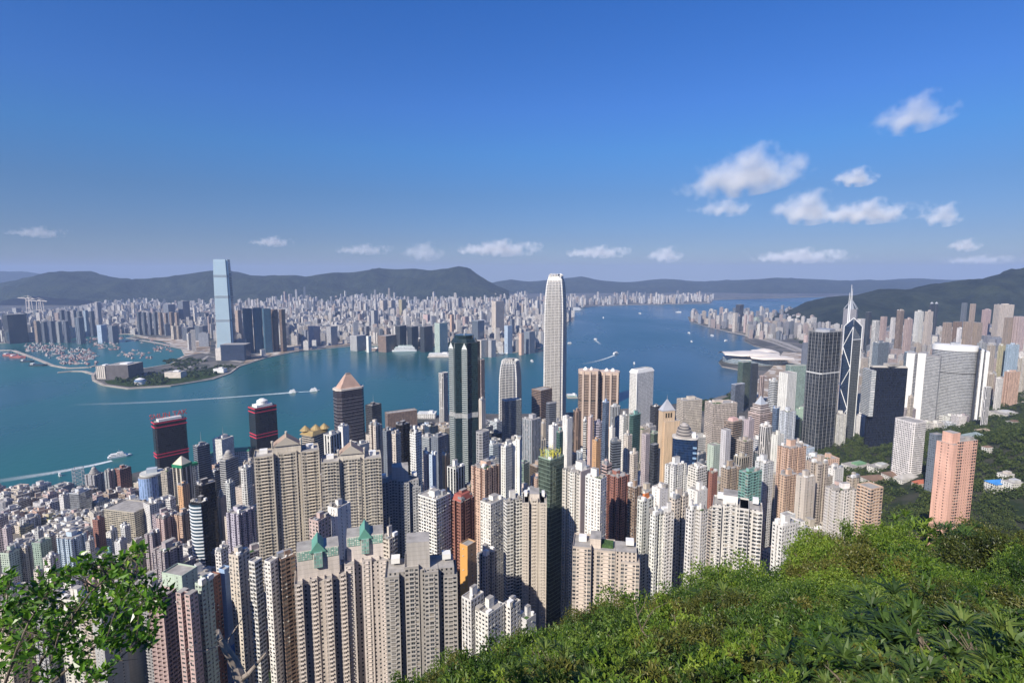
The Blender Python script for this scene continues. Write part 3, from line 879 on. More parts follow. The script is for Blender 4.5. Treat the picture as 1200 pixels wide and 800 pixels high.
# ------------------------------------------------------------------ the city near the camera, one line per building, read off the photograph
# left, near corner, right, top, lowest visible row, distance, wall style, roof, colour, glass | description
TABLE = '''
-10 - 9 588 606 1000 S f pk dk|pink apartment tower cut by the photo's edge beside the sea
9 - 36 582 612 1000 D f pk dk|broad pale pink block near the water with dark balcony bands
36 - 62 582 606 1010 D f lg dk|grey white low block on the waterfront beside the arcaded cream building
69 - 81 582 628 900 S f wh dk|white tower with one dark column of windows beside the glass fronted tower
81 92 108 579 634 890 C t wb te|tower with smooth white side and dark blue glass front
99 110 122 557 610 1000 R d gy dk|grey brown twin apartment tower with small white roof dome near the sea
122 - 134 553 604 985 R f gy dk|tall grey apartment tower joined to the red brown slab
134 140 154 551 594 990 D f rb dk|red brown waterfront slab with pale roof edge
148 - 160 577 592 940 D f pk dk|small white and pink stepped block before the red brown slab
15 - 25 607 634 860 D f wh dk|small white block among old grey roofs west of the banded yellow block
22 - 40 618 640 810 D f ye dk|olive yellow low block with grid windows
47 - 72 609 632 850 D f ye dk|yellow low block with long horizontal bands
66 83 102 632 692 690 R f lb dk|tall white and blue grey apartment tower behind the leafy branch
2 - 14 619 656 760 R f mv dk|mauve tower close to the photo's left edge behind the pale green block
40 - 51 623 662 745 S f gy dk|plain grey slab tower directly below the arcaded cream building
53 - 64 629 668 735 R f be dk|narrow beige tower between the plain grey slab and the white and blue grey tower
124 - 138 624 662 735 R f wh dk|white notched tower in front of the broad beige block's west corner
141 - 153 618 658 730 R f lg dk|pale grey tower in front of the middle of the broad beige block
39 - 51 670 710 635 R t cr dk|cream tower standing behind the leafy branch beside the slim beige tower
112 - 124 662 706 640 R t pk dk|dusty pink tower just behind the top of the leafy branch
137 - 150 658 702 630 R t gy dk|grey notched tower rising behind the tip of the leafy branch
152 - 167 648 700 645 R t be dk|beige notched tower next to the mauve two toned tower
100 - 111 635 690 700 R f lg dk|slim grey apartment tower attached to the white and blue grey tower
23 - 38 642 702 680 R f be dk|slim beige tower with close set windows above the leafy branch
37 - 61 637 672 705 S f gn dk|grey green slab behind the slim beige tower
0 - 24 649 684 665 S t pg dk|pale green and white block at the photo's left edge
108 - 123 610 664 760 S f rb dk|brick red apartment tower beside the wide flat grey roof
122 157 183 601 645 790 D n be dk|broad beige block with a huge flat grey roof
123 - 134 648 670 690 C f te te|small turquoise green fronted block behind the leafy branch
134 - 150 636 668 680 P g lg dk|low grey green block with a planted roof below the broad beige block
169 178 188 627 688 670 R f mv dk|mauve tower with sunlit side and dark blue shaded side
50 - 70 654 706 655 R f wh dk|white and pink tower half hidden by the leafy branch
188 - 205 553 592 900 D f be dk|beige office block behind the light blue round tower
194 - 206 586 606 780 D f wh dk|small white striped block at the foot of the green roofed tower
226 231 246 524 568 890 B m sl dk|dark grey banded office tower with a single antenna
228 234 255 570 650 690 C f dk dk|black tower with pale round roof works behind the white banded glass tower
249 - 274 516 540 1060 S m wh dk|white twin block with roof masts at the harbour edge
257 264 279 540 602 850 B d gy dk|grey office tower with a rounded arch top
247 - 258 553 585 870 B f sl dk|narrow dark slate office block beside the arched grey tower
280 - 296 550 602 800 G f wh dk|white tower with regular square dark windows beside the beige gabled tower
264 - 275 567 610 740 G f lg dk|grey white gridded tower in front of the arched grey tower
265 279 299 603 648 590 R f pp dk|purple and white stepped apartment tower
208 - 222 570 608 750 S f og dk|slim orange tower at the foot of the green roofed tower
183 - 204 608 640 700 R f pk dk|terracotta pink stepped block beside the white banded glass tower
204 - 225 604 648 710 R f sa dk|salmon apartment cluster left of the white banded glass tower
254 - 265 584 616 720 P d sa dk|small salmon block with a little round cap
252 - 268 647 690 420 S f wh dk|white apartment block in front of the black tower with round roof works
352 - 386 512 528 850 B n be dk|beige banded building under a golden roof
379 - 400 511 538 650 F f wh dk|white tower with curved dark glass centre
396 - 409 501 518 820 P f wh dk|plain white slab beside the dark pyramid topped tower
428 - 447 476 502 1180 B m dk dk|black banded tower with white roof masts behind the cream grey tower
451 454 489 485 505 1400 D n br dk|wide dark brown office block at the harbour with pale top storey
432 440 448 499 560 640 R f cr dk|slim tower with cream sunlit side and grey side
448 - 460 506 552 690 S f sl dk|dark slate tower between two cream slim towers
462 - 482 499 542 800 C t dk dk|black tower with open frame roof
459 - 470 509 548 640 S f cr dk|pink beige slim tower with small windows
480 487 494 508 580 600 S t wh dk|slender white tower with a cream window stripe and blank side
496 - 504 532 572 620 S f pk dk|salmon red slim tower beside the light blue strip
503 - 511 534 574 612 P f lb dk|narrow light blue tower beside the salmon slim tower
518 - 527 534 574 640 P f og dk|narrow orange tower in front of the tall black tower
524 534 545 550 580 580 F f wh dk|white striped apartment tower in front of the tall black tower
505 - 525 513 548 760 S f sl dk|dark shaded tower at the side of the tall black tower
513 - 526 438 498 1300 F n wh dk|white ribbed slab tower immediately west of the tall black tower
561 - 568 422 472 1350 F n pk dk|thin pinkish white slab peeping out behind the tall black tower
561 - 569 469 506 900 P t cr dk|slim cream tower with tiny windows in a pink edge
556 564 575 508 550 700 G n gy dk|grey latticed tower with a tapered roof
552 568 586 550 585 560 R f sa dk|orange stepped apartment block with deep windows
587 - 600 525 578 560 S f wh dk|white tower with wide window bands beside the blank white tower
600 609 611 516 580 570 P t wh dk|blank white tower with a round tank on top
588 592 611 470 524 1150 C n wb bl|pale framed tower with a large dark blue glass front
612 - 634 493 535 900 F t gy lt|broad pale grey tower with vertical lines behind the white crane tower
623 634 647 458 492 1240 B n br dk|brown many sided tower with a tan roof
639 642 653 473 514 1000 B n sl dk|dark banded tower inside a white frame
643 - 654 500 530 800 P f wh dk|slim blank white tower with a roof crane
652 - 660 507 530 780 C f te te|small teal glass block beside the slim white crane tower
659 - 671 491 524 900 P t wh dk|white blank fronted tower west of the dark brown office slab
671 - 682 483 525 1000 F f br br|dark brown office slab below the twin round tan towers
682 - 689 493 524 860 B f wh dk|narrow white and red striped tower
689 - 695 489 532 840 P f pk dk|thin pale pink blank tower
695 - 707 496 520 850 B f pp dk|purple banded office block with a flat dark roof
706 - 714 472 542 950 C m bl bl|tall blue glass tower below the twin round tan towers
715 718 727 477 508 1000 F f lg dk|pale grey tower with a white edge
714 - 721 503 518 850 P f wh dk|small white tower with a keyhole arch top
715 718 728 518 560 750 B f sl dk|dark glass tower with a white side wall
694 - 704 517 556 760 S f og dk|slim orange tower with a black glass side
705 - 717 545 566 640 B f pk dk|small pink and white banded block
736 741 752 487 534 900 C t te gn|green black glass tower with white side
726 - 736 488 515 910 S t wh dk|white slim tower with a roof tank beside the green black glass tower
731 - 741 511 543 780 S t cr dk|beige slim tower below the green black glass tower
738 - 748 533 556 700 S f cr dk|cream stepped slim tower in front of the beige slim tower
762 - 773 477 503 1150 B f dk dk|dark low office tower beside the white tower of round windows
752 - 762 510 545 760 S n mv dk|mauve shaded tower between glass towers
762 - 772 522 556 700 C n sl te|glass tower with a sloping grey green top
793 801 823 470 500 1130 G f cr dk|cream hotel block with a grid of dark windows and roof terrace
826 836 864 474 525 1040 G g cr dk|larger cream gridded hotel block with green roof edge
847 858 871 495 527 900 B n tn dk|tan banded office block with a pink roof box
872 - 884 493 533 880 P f mv dk|mauve blank slab beside the stepped banded tower
845 - 857 505 523 870 P n lg dk|small pale grey slab in front of the tan banded office block
863 - 883 518 536 780 D t be dk|low brown grey banded block with cluttered roof
890 898 905 501 534 800 F t wh dk|white tower of vertical strips
904 - 919 511 535 780 P t wh dk|plain pale white tower with a block on its roof
904 - 915 479 510 1000 C f bl bl|dark blue glass tower behind the silver lattice tower
914 922 933 483 522 950 R t wb lt|silver tower covered with a fine lattice
913 - 934 438 484 1150 P n wh dk|tall white tower with a purple roof rim
900 - 913 447 484 1170 B t lg dk|silver grey tower with exposed frames beside the tall white tower
920 926 948 429 475 1500 F n gn lt|broad grey green office slab behind the tall white tower
1047 1072 1087 496 548 900 G n wh dk|white cubic office block with fine window grid and dark roof
1089 - 1106 510 558 820 G n sl lt|blue grey gridded block behind the pink tower
1153 - 1162 454 482 1250 F n wh dk|small white ribbed tower at the edge of the wooded park
1064 - 1071 466 498 1300 G f cr dk|narrow cream tower squeezed beside the black cubic tower
563 575 592 592 705 450 S t wh dk|white apartment tower with white balconies and cluttered roof left of the curved balconies tower
590 594 613 588 700 440 R t wh dk|white tower with dark shaded balconies on its right side
631 645 661 540 695 480 C t gn te|green and black tower with yellow scaffolding on its roof
659 680 695 556 645 470 R t wh dk|tall white tower with a blank mauve side wall
686 704 711 563 645 450 S g wh dk|white tower with small dark windows and glass roof terrace
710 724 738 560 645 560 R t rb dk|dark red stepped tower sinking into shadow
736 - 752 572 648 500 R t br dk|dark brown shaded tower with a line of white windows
747 753 766 588 684 430 S t wh dk|white apartment tower with an orange roof hut
764 - 783 574 606 490 P t wh dk|blank white apartment slab behind the paired white towers
763 768 777 604 690 400 R f wh dk|left one of the paired slim white towers above the trees
776 780 790 602 688 402 R f wh dk|right one of the paired slim white towers above the trees
784 791 807 585 694 430 R t cr dk|cream apartment tower right behind the paired slim white towers
804 811 818 598 680 400 R g wh dk|slim white tower with a hollow grey roof
818 822 830 599 676 398 R g wh dk|white tower with dark window columns beside the hollow roofed tower
806 - 829 577 598 500 P t wh dk|blank white slab behind the hollow roofed tower
830 - 846 600 668 470 S t be gn|beige tower with green glass lower floors
845 853 868 550 604 560 R t tn dk|tan apartment tower with a stepped peach side
866 877 893 556 594 520 D g te gn|teal balconied apartment block with planted roof
885 896 907 543 614 560 R t lg dk|light grey slim tower with long vertical joints
779 790 805 547 580 600 R t wh dk|white apartment tower below the deep blue rounded building
806 - 829 550 574 600 D t wh dk|white lower apartment block below the deep blue rounded building
828 - 841 555 574 610 P f rb dk|small dark maroon block among white blocks
860 - 878 537 556 660 F t be dk|grey beige ribbed block behind the tan apartment tower
829 - 844 523 541 740 P n pg dk|small pale green plain block
911 926 945 526 562 620 R t sa dk|peach tower with pale bands and gabled roof house
913 921 935 558 608 560 R t sa dk|lower peach tower stepping down in front of the gabled peach tower
933 944 956 561 622 520 P f cr dk|cream tower with brown shaded side and ribbed front
950 961 971 544 620 540 R t be dk|cream tower with a dark brown vertical recess
967 978 1005 575 618 480 R g wh dk|white apartment tower with deep dark windows and plants on the roof
992 - 1007 560 600 510 R t be dk|beige apartment tower behind the white one with rooftop plants
1004 1021 1035 574 625 470 D n sa dk|salmon beige tower with deep square loggias
914 - 932 606 640 400 P n wh dk|pale blank stair tower at the edge of the woods
905 917 938 618 660 385 S t wh dk|small white house block half sunk behind the woods
206 222 232 697 830 300 R n pk dk|pink fronted apartment tower seen from above
229 236 250 686 830 310 S t pg dk|pale green apartment tower joined to the pink fronted one
173 190 208 702 830 305 D n pk dk|dusky pink tower with curved balcony bands behind the branches
190 213 232 676 700 380 P n pg dk|low pale green roof block behind the pink fronted tower
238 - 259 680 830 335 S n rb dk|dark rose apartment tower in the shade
260 - 267 669 820 345 P n bl dk|thin tower with a bright blue painted stair strip
268 279 293 653 830 340 S t cr dk|cream and orange apartment tower with shaded foot
292 - 307 660 830 330 S n wh dk|left of two matching white slabs with square windows
310 - 326 660 830 330 S n wh dk|right of two matching white slabs with square windows
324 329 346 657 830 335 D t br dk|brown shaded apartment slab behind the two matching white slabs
362 - 388 612 634 400 S t pk dk|low pink roofed block behind the green gabled towers
384 - 411 597 622 420 P t wh dk|white box shaped block with a plain roof behind the green gabled towers
539 548 558 641 710 400 P n og dk|slab with an orange painted side wall
559 - 582 652 695 420 R t gy dk|grey low tower beside the orange painted slab
528 - 556 589 670 450 R t rb dk|red brown apartment tower with red roof
490 511 528 587 645 440 S t wh dk|white apartment tower with orange trim before the red brown tower
449 - 466 632 660 350 R t cr dk|small pinkish stepped tower top behind the big grey tower
541 - 567 705 772 325 S t wh dk|white stepped low block right above the trees
557 572 591 722 780 320 S t wh dk|low white block with angled roof terrace above the trees
590 - 610 712 760 330 S t wh dk|low white block with blue sheds on the roof
606 - 628 728 765 335 P g lg dk|low pale block with reddish roof terrace beside the slope
'''
IND = {'pink fronted', 'pale green apartment', 'left of two', 'right of two', 'wide low cream', 'tall white tower with a blank', 'white tower with small dark', 'cream and orange',
       'cream tower with curved', 'white tower with dark shaded'}
ROWS = []
for ln in TABLE.strip().split('\n'):
    d_, lab = ln.split('|')
    f = d_.split()
    ROWS.append((float(f[0]), None if f[1] == '-' else float(f[1]), float(f[2]), float(f[3]), float(f[4]), float(f[5]), f[6], f[7], f[8], f[9], lab))
BUILT = {}
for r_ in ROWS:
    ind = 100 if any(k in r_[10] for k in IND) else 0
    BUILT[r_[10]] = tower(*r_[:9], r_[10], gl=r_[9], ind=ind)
# ------------------------------------------------------------------ the towers that have a shape of their own
def base_obj(name, label, cat, c, zb):
    T = empty(name, (c[0], c[1], zb)); tag(T, label, cat); return T
def note(xl, xr, yt, yb, Y, label, T=None, P=None, zb=0, zt=0):
    AUTH.append((xl, xr, yt, yb, Y, label))
    if T is not None and P is not None: FORMS[T.name] = (P, zb, zt)
def star(r, k, n=8, a0=0.0):
    return [( (r if i % 2 == 0 else r * k) * math.cos(a0 + math.pi * i / n), (r if i % 2 == 0 else r * k) * math.sin(a0 + math.pi * i / n)) for i in range(2 * n)]
def rsq(r, ch, rot):
    """square of half width r with notched corners"""
    p = [(r, -r + ch), (r, r - ch), (r - ch, r - ch), (r - ch, r), (-r + ch, r), (-r + ch, r - ch), (-r, r - ch), (-r, -r + ch), (-r + ch, -r + ch), (-r + ch, -r), (r - ch, -r), (r - ch, -r + ch)]
    ca, sa = math.cos(rot), math.sin(rot)
    return [(x * ca - y * sa, x * sa + y * ca) for x, y in p]

# tallest tower across the water ------------------------------------------------
def tower_across():
    Y = 2759; lab = 'tallest skyscraper across the harbour, pale reflection-tinted glass with three grey bands'
    x, _, zt = at(259.5, 304, Y); zb = 3.2
    T = base_obj('skyscraper', lab, 'skyscraper', (x, Y), zb)
    h = zt - zb
    sky_pale = plain('pale reflection-tinted glass', (.50, .62, .68), .22, .05, .01, .25, .6)  # bright sky reflected by the front face, painted as a pale base colour
    drk = facade((.10, .13, .18), (.05, .08, .14), 3.0, 4.3, .9, .8, .1, 0, .4)  # same glass, painted dark for the faces without that reflection
    rot = R(14)
    prof = [(0, 1.16), (.06, 1.08), (.16, 1.02), (.4, 1.0), (.62, .98), (.86, .93), (1, .87)]
    W = 37.0
    m = MB()
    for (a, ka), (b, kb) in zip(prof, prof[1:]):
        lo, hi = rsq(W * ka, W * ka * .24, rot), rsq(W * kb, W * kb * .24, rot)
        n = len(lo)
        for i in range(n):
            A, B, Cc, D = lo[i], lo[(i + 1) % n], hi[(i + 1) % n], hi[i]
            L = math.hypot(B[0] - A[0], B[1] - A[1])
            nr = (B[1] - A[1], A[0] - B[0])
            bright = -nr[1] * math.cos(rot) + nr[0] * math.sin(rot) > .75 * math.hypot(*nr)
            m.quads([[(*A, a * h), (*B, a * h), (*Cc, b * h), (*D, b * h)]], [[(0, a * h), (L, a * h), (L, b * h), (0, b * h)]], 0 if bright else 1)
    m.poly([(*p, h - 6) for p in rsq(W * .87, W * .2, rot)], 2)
    m.build('wall', [sky_pale, drk, CONCRETE], T)
    m = MB()
    for z in np.arange(14, h - 10, 8.6):
        k = float(np.interp(z / h, [p[0] for p in prof], [p[1] for p in prof])); m.prism(rsq(W * k + .18, W * k * .24, rot), z, z + .9, 0, None)
    tag(m.build('floor_lines', plain('glass joint', (.30, .40, .46), .4, .05), T), kind='stuff')
    for py in (323.5, 347.5, 375):
        z = at(259, py, Y)[2] - zb
        k = float(np.interp(z / h, [p[0] for p in prof], [p[1] for p in prof]))
        m = MB()
        for d in (-4.2, 0, 4.2):
            m.prism(rsq(W * k + .6, W * k * .24, rot), z + d - 1.4, z + d + 1.4, 0, 0)
        m.build('plant_floor_band', plain('grey band', (.25, .28, .31), .6, .05), T)
    note(249, 270, 304, 404, Y, lab)
    lab = 'dark glass cube podium block at the foot of the tallest skyscraper'
    x, _, zt = at(271, 404, 2600)
    T = base_obj('podium_block', lab, 'building', (x, 2640), 3.2)
    m = MB(); m.prism(chamfer(rect((0, 0), 118, 70, R(4)), 5), 0, zt - 3.2, 0, 1); m.build('wall', [facade((.06, .08, .12), (.02, .035, .08), 3, 4, .9, .8, .1, .02, .2), CONCRETE], T)
    m = MB(); m.box((-73, 0), 26, 60, 0, (zt - 3.2) * .75, R(4), 0); m.build('stair_wing', plain('pale wing', (.6, .55, .5)), T)
    note(248, 285, 404, 420, 2600, lab)
tower_across()

# tall rounded tower with claws ---------------------------------------------------
def claw_tower(pxc, wpx, ytop, Y, prof, lab, ybot, wall, glass, hf, dark=False):
    x, _, zt = at(pxc, ytop, Y); zb = 3.2; h = zt - zb
    T = base_obj('skyscraper', lab, 'skyscraper', (x, Y), zb)
    d0 = CP - (zt - H) * SP / Y
    W = wpx / F * Y * d0 / 2 * .86
    rot = R(-19)
    f = facade(wall, glass, 3.0, 4.2, 1.0, hf, .22, 0, .35)
    edge = facade((.68, .67, .66), glass, 3.0, 4.2, 1.0, .22, .3, 0, .35)
    m = MB()
    def ring(k):
        p = ngon((0, 0), W * k * 1.06, 4, R(45), None, rot)
        p = rsq(W * k, W * k * .2, rot)
        return p
    n = 12
    for (a, ka), (b, kb) in zip(prof, prof[1:]):
        lo, hi = ring(ka), ring(kb)
        for i in range(n):
            A, B, Cc, D = lo[i], lo[(i + 1) % n], hi[(i + 1) % n], hi[i]
            L = math.hypot(B[0] - A[0], B[1] - A[1])
            m.quads([[(*A, a * h), (*B, a * h), (*Cc, b * h), (*D, b * h)]], [[(0, a * h), (L, a * h), (L, b * h), (0, b * h)]], 0 if i % 3 == 0 else 1)
    m.poly([(*p, prof[-1][0] * h) for p in ring(prof[-1][1])], 2)
    m.build('wall', [f, edge, CONCRETE], T)
    # upright fins along every face and the claws of the crown
    fin = plain('pale fin', (.72, .70, .66), .4, .05)
    for q in range(4):
        m = MB()
        for s in np.linspace(-.6, .6, 4):
            for (a, ka), (b, kb) in zip(prof, prof[1:]):
                ang = rot + q * math.pi / 2
                def P_(k, z):
                    r = W * k + .3
                    return (r * math.cos(ang) - s * W * k * math.sin(ang), r * math.sin(ang) + s * W * k * math.cos(ang), z)
                m.bar(P_(ka, a * h), P_(kb, b * h), .45, 4)
        m.build('facade_fins', fin, T)
    kt, zt_ = prof[-1][1], prof[-1][0] * h
    for q in range(4):
        m = MB()
        ang = rot + q * math.pi / 2
        for s in np.linspace(-.8, .8, 7):
            z2 = h * (1.0 if abs(s) < .6 else .985)
            A = (W * kt * math.cos(ang) - s * W * kt * math.sin(ang), W * kt * math.sin(ang) + s * W * kt * math.cos(ang))
            B = (A[0] * .74, A[1] * .74)
            m.bar((*A, zt_ - 8), (*A, (zt_ + z2) / 2), 1.1, 5); m.bar((*A, (zt_ + z2) / 2), (*B, z2), 1.1, 5, 0, .5)
        m.build('crown_claw', fin, T)
    r_ = W * kt
    m = MB(); m.box((0, 0), r_, r_, zt_ - 2, zt_ + 7, rot, 0, 0); m.build('lift_house', CONCRETE, T)
    note(pxc - wpx / 2, pxc + wpx / 2, ytop, ybot, Y, lab)
    return T
claw_tower(651.5, 27, 320.5, 1480, [(0, 1.02), (.3, 1.01), (.55, 1.0), (.72, .985), (.80, .955), (.87, .90), (.92, .83), (.955, .74), (.978, .62)],
           'tallest skyscraper on the near shore, silver beige with rounded clawed crown', 498, (.47, .44, .41), (.20, .195, .19), .5)
claw_tower(598, 26, 420, 1390, [(0, 1.02), (.5, 1.0), (.75, .97), (.86, .9), (.93, .82), (.965, .74)],
           'shorter clawed tower with dark horizontal bands, taller one stands to its east', 472, (.36, .35, .35), (.04, .05, .06), .55)

# dark star shaped tower ------------------------------------------------------------
def star_tower():
    Y = 1069; lab = 'tall black glass tower with pale striped edges and stepped dark cap'
    x, _, zt = at(544, 392, Y); zb = 4
    T = base_obj('skyscraper', lab, 'skyscraper', (x, Y), zb)
    r = 31.5
    zs = at(544, 400, Y)[2] - zb
    a0 = R(-90 + 22.5 - 8)
    dark = facade((.03, .05, .055), (.012, .03, .035), 1.6, 4.0, .94, .86, .07, .02, .25)
    strp = facade((.36, .39, .39), (.03, .055, .06), 2.0, 4.0, 1.0, .5, .08, .02, .2)
    P = star(r, .80, 8, a0)
    m = MB(); n = len(P)
    zg = zs * .955
    for i in range(n):
        A, B = P[i], P[(i + 1) % n]
        L = math.hypot(B[0] - A[0], B[1] - A[1])
        mat = 1 if i in (4, 7, 12, 15) else 0
        m.quads([[(*A, 0), (*B, 0), (*B, zg if mat else zs), (*A, zg if mat else zs)]], [[(0, 0), (L, 0), (L, zg), (0, zg)]], mat)
        if mat: m.quads([[(*A, zg), (*B, zg), (*B, zs), (*A, zs)]], [[(0, 0), (L, 0), (L, zs - zg), (0, zs - zg)]], 0)
    m.poly([(*p, zs) for p in P], 2)
    m.build('wall', [dark, strp, plain('dark roof', (.08, .085, .09))], T)
    for i in range(n):   # the striped bays end in small points
        if i in (4, 7, 12, 15):
            A, B = Vector(P[i]), Vector(P[(i + 1) % n]); mid = (A + B) / 2
            m = MB(); m.poly([(*A, zg), (*B, zg), (mid.x * 1.004, mid.y * 1.004, zg + 13)], 0); m.poly([(*(A * 1.003), zg), (*(B * 1.003), zg), (mid.x * 1.006, mid.y * 1.006, zg + 13)], 0)
            m.build('bay_gable', plain('pale gable', (.55, .57, .56)), T)
    z1 = at(544, 396, Y)[2] - zb; z2 = zt - zb
    m = MB(); m.frustum(star(r * .84, .9, 8, a0), star(r * .72, .9, 8, a0), zs, z1, 0, 0); m.prism(star(r * .6, .95, 8, a0), z1, z2, 0, 0)
    m.build('stepped_cap', [dark], T)
    m = MB(); m.bar((0, 0, z2), (0, 0, z2 + 6), 1.0, 6, 0, .3); m.build('mast', STEEL, T)
    zbnd = at(544, 483, Y)[2] - zb
    m = MB(); m.prism(scale_pts(P, 1.006), zbnd - 5, zbnd + 5, 0, 0); m.build('plant_floor_band', facade((.42, .43, .42), (.2, .2, .2), 3, 2, .8, .5), T)
    note(526, 561, 392, 568, Y, lab)
star_tower()

# twin masted prism tower -----------------------------------------------------------
def prism_tower():
    Y = 1298; lab = 'blue glass prism tower with white diagonal bracing and two white masts'
    P, zt, a, b = footprint(989.5, 1000, 1010.5, 383, Y, 45)
    zb = 12; cx = sum(p[0] for p in P) / 4; cy = sum(p[1] for p in P) / 4
    T = base_obj('skyscraper', lab, 'skyscraper', (cx, cy), zb)
    L = [(p[0] - cx, p[1] - cy) for p in P]    # 0 near corner, 1 right, 2 back, 3 left
    c = (0, 0)
    blue = facade((.07, .09, .13), (.025, .045, .09), 1.6, 4, .93, .86, .06, 0, .4)
    grey = facade((.20, .21, .22), (.10, .115, .13), 1.6, 4, .9, .8, .1, 0, .4)
    zc = at(998, 373, Y)[2] - zb
    zl = zt - zb
    zr = at(1005, 398, Y)[2] - zb
    def quad(i, j, z_e, z_c, mats):
        A, B = L[i], L[j]
        m = MB(); Lr = math.hypot(B[0] - A[0], B[1] - A[1])
        m.quads([[(*A, 0), (*B, 0), (*B, z_e), (*A, z_e)]], [[(0, 0), (Lr, 0), (Lr, z_e), (0, z_e)]], 0)
        m.poly([(*A, z_e), (*B, z_e), (0, 0, z_c)], 0, [(0, 0), (Lr, 0), (Lr / 2, 30)])
        m.quads([[(0, 0, 0), (*A, 0), (*A, z_e), (0, 0, z_c)], [(*B, 0), (0, 0, 0), (0, 0, z_c), (*B, z_e)]], [[(0, 0), (30, 0), (30, z_e), (0, z_c)], [(0, 0), (30, 0), (30, z_c), (0, z_e)]], 0)
        m.build('glass_prism', mats, T)
    quad(0, 1, zr, zr + 34, grey)       # right face, ends lowest
    quad(1, 2, zl, zc, blue)
    quad(2, 3, zl - 6, zc, blue)
    quad(3, 0, zl, zc, blue)            # left face
    whitem = plain('white bracing', (.78, .78, .78), .4, .03)
    def brace(i, j, zmax, mod):
        A, B = Vector(L[i]) * 1.01, Vector(L[j]) * 1.01
        k = 0; z = zmax
        m = MB()
        while z > 4:
            z2 = max(z - mod, 0)
            p, q = ((A, B) if k % 2 == 0 else (B, A))
            m.bar((*p, z), (*q, z2), .85, 5)
            z = z2; k += 1
        m.bar((*A, 0), (*A, zmax), .95, 5); m.bar((*B, 0), (*B, zmax), .95, 5)
        m.build('diagonal_bracing', whitem, T)
    brace(0, 3, zl, 50); brace(1, 2, zl, 52)
    m = MB(); [m.bar((*(Vector(L[i]) * 1.01), 0), (*(Vector(L[i]) * 1.01), z_), .8, 5) for i, z_ in ((0, zl), (1, zr))]; m.bar((*(Vector(L[0]) * 1.01), zr), (*(Vector(L[1]) * 1.01), zr), .9, 5); m.build('corner_columns', whitem, T)
    m = MB(); A, B = Vector(L[1]) * 1.01, Vector(L[0]) * 1.01
    m.bar((*L[3], zl), (0, 0, zc), .9, 5); m.bar((*L[1], zl), (0, 0, zc), .9, 5); m.bar((0, 0, zr + 34), (0, 0, zc), .9, 5)
    m.build('ridge_frame', whitem, T)
    for px, yt in ((995.8, 343), (998.4, 333.5)):
        x, y_, z2 = at(px, yt, cy + 6)
        m = MB(); m.bar((x - cx, 6, zc - 25), (x - cx, 6, zc + 10), 1.3, 6, 0, 1.1); m.bar((x - cx, 6, zc + 10), (x - cx, 6, z2 - zb), 1.1, 6, 0, .4)
        m.build('mast', whitem, T)
    note(989, 1011, 372, 520, Y, lab)
prism_tower()

# pyramid topped tower with mast behind it
def gold_top():
    Y = 2361; lab = 'tall far tower with open pyramid cap seen behind the twin masted prism tower'
    x, _, zt = at(997.5, 362, Y); zb = 3.2
    T = base_obj('skyscraper', lab, 'skyscraper', (x, Y), zb)
    h = zt - zb
    P = chamfer(ngon((0, 0), 46, 3, R(-100)), 22)
    m = MB(); m.prism(P, 0, h, 0, 1); m.build('wall', [facade((.34, .33, .35), (.12, .12, .15), 2.4, 3.8, .6, .6, .15, 0, .3), CONCRETE], T)
    z2 = at(997.5, 352, Y)[2] - zb
    m = MB()
    for p in P: m.bar((*p, h), (0, 0, z2 + 4), 1.4, 5)
    m.frustum(scale_pts(P, .5), scale_pts(P, .1), h, z2, 0, 0); m.build('pyramid_cap', plain('pale cap', (.28, .30, .34), .5, .05), T)
    z3 = at(997, 338, Y)[2] - zb
    m = MB(); m.bar((0, 0, z2), (0, 0, z3), 1.4, 6, 0, .5); m.build('mast', WHITE, T)
    note(988, 1007, 352, 372, Y, lab)
gold_top()

# dark gridded tower ------------------------------------------------------------------
def grid_tower():
    lab = 'broad dark grey tower covered with a fine pale grid and one light band'
    P, zt, a, b = footprint(946.5, 965.5, 988, 390, 1218, 45)
    T, L, h, rng, col = tower(946.5, 965.5, 988, 390, 528, 1218, 'G', 'n', (.24, .25, .27), lab, gl='dk', name='skyscraper', cat='skyscraper')
    T['category'] = 'skyscraper'
    for o in T.children:
        o.data.materials[0] = facade((.135, .14, .15), (.028, .034, .044), 5.2, 8.2, .86, .88, .08, .02, .2)
    zb = T.location.z
    zz = at(966, 438, 1218)[2] - zb
    m = MB(); m.prism(scale_pts(chamfer(L, 3), 1.006), zz - 1.6, zz + 1.6, 0, 0); m.build('pale_band', plain('pale band', (.55, .55, .55), .5, .04), T)
    m = MB()
    for i in range(4):
        A, B = Vector(L[i]), Vector(L[(i + 1) % 4])
        for t in np.linspace(.1, .9, 5):
            p = A.lerp(B, t) * 1.008
            m.bar((*p, 0), (*p, h), .22, 4)
    m.build('upright_fins', plain('steel fin', (.5, .5, .52), .4, .04), T)
    m = MB(); m.box((0, 0), 34, 30, h, h + 6, R(40), 0); m.build('lift_house', STEEL, T)
grid_tower()

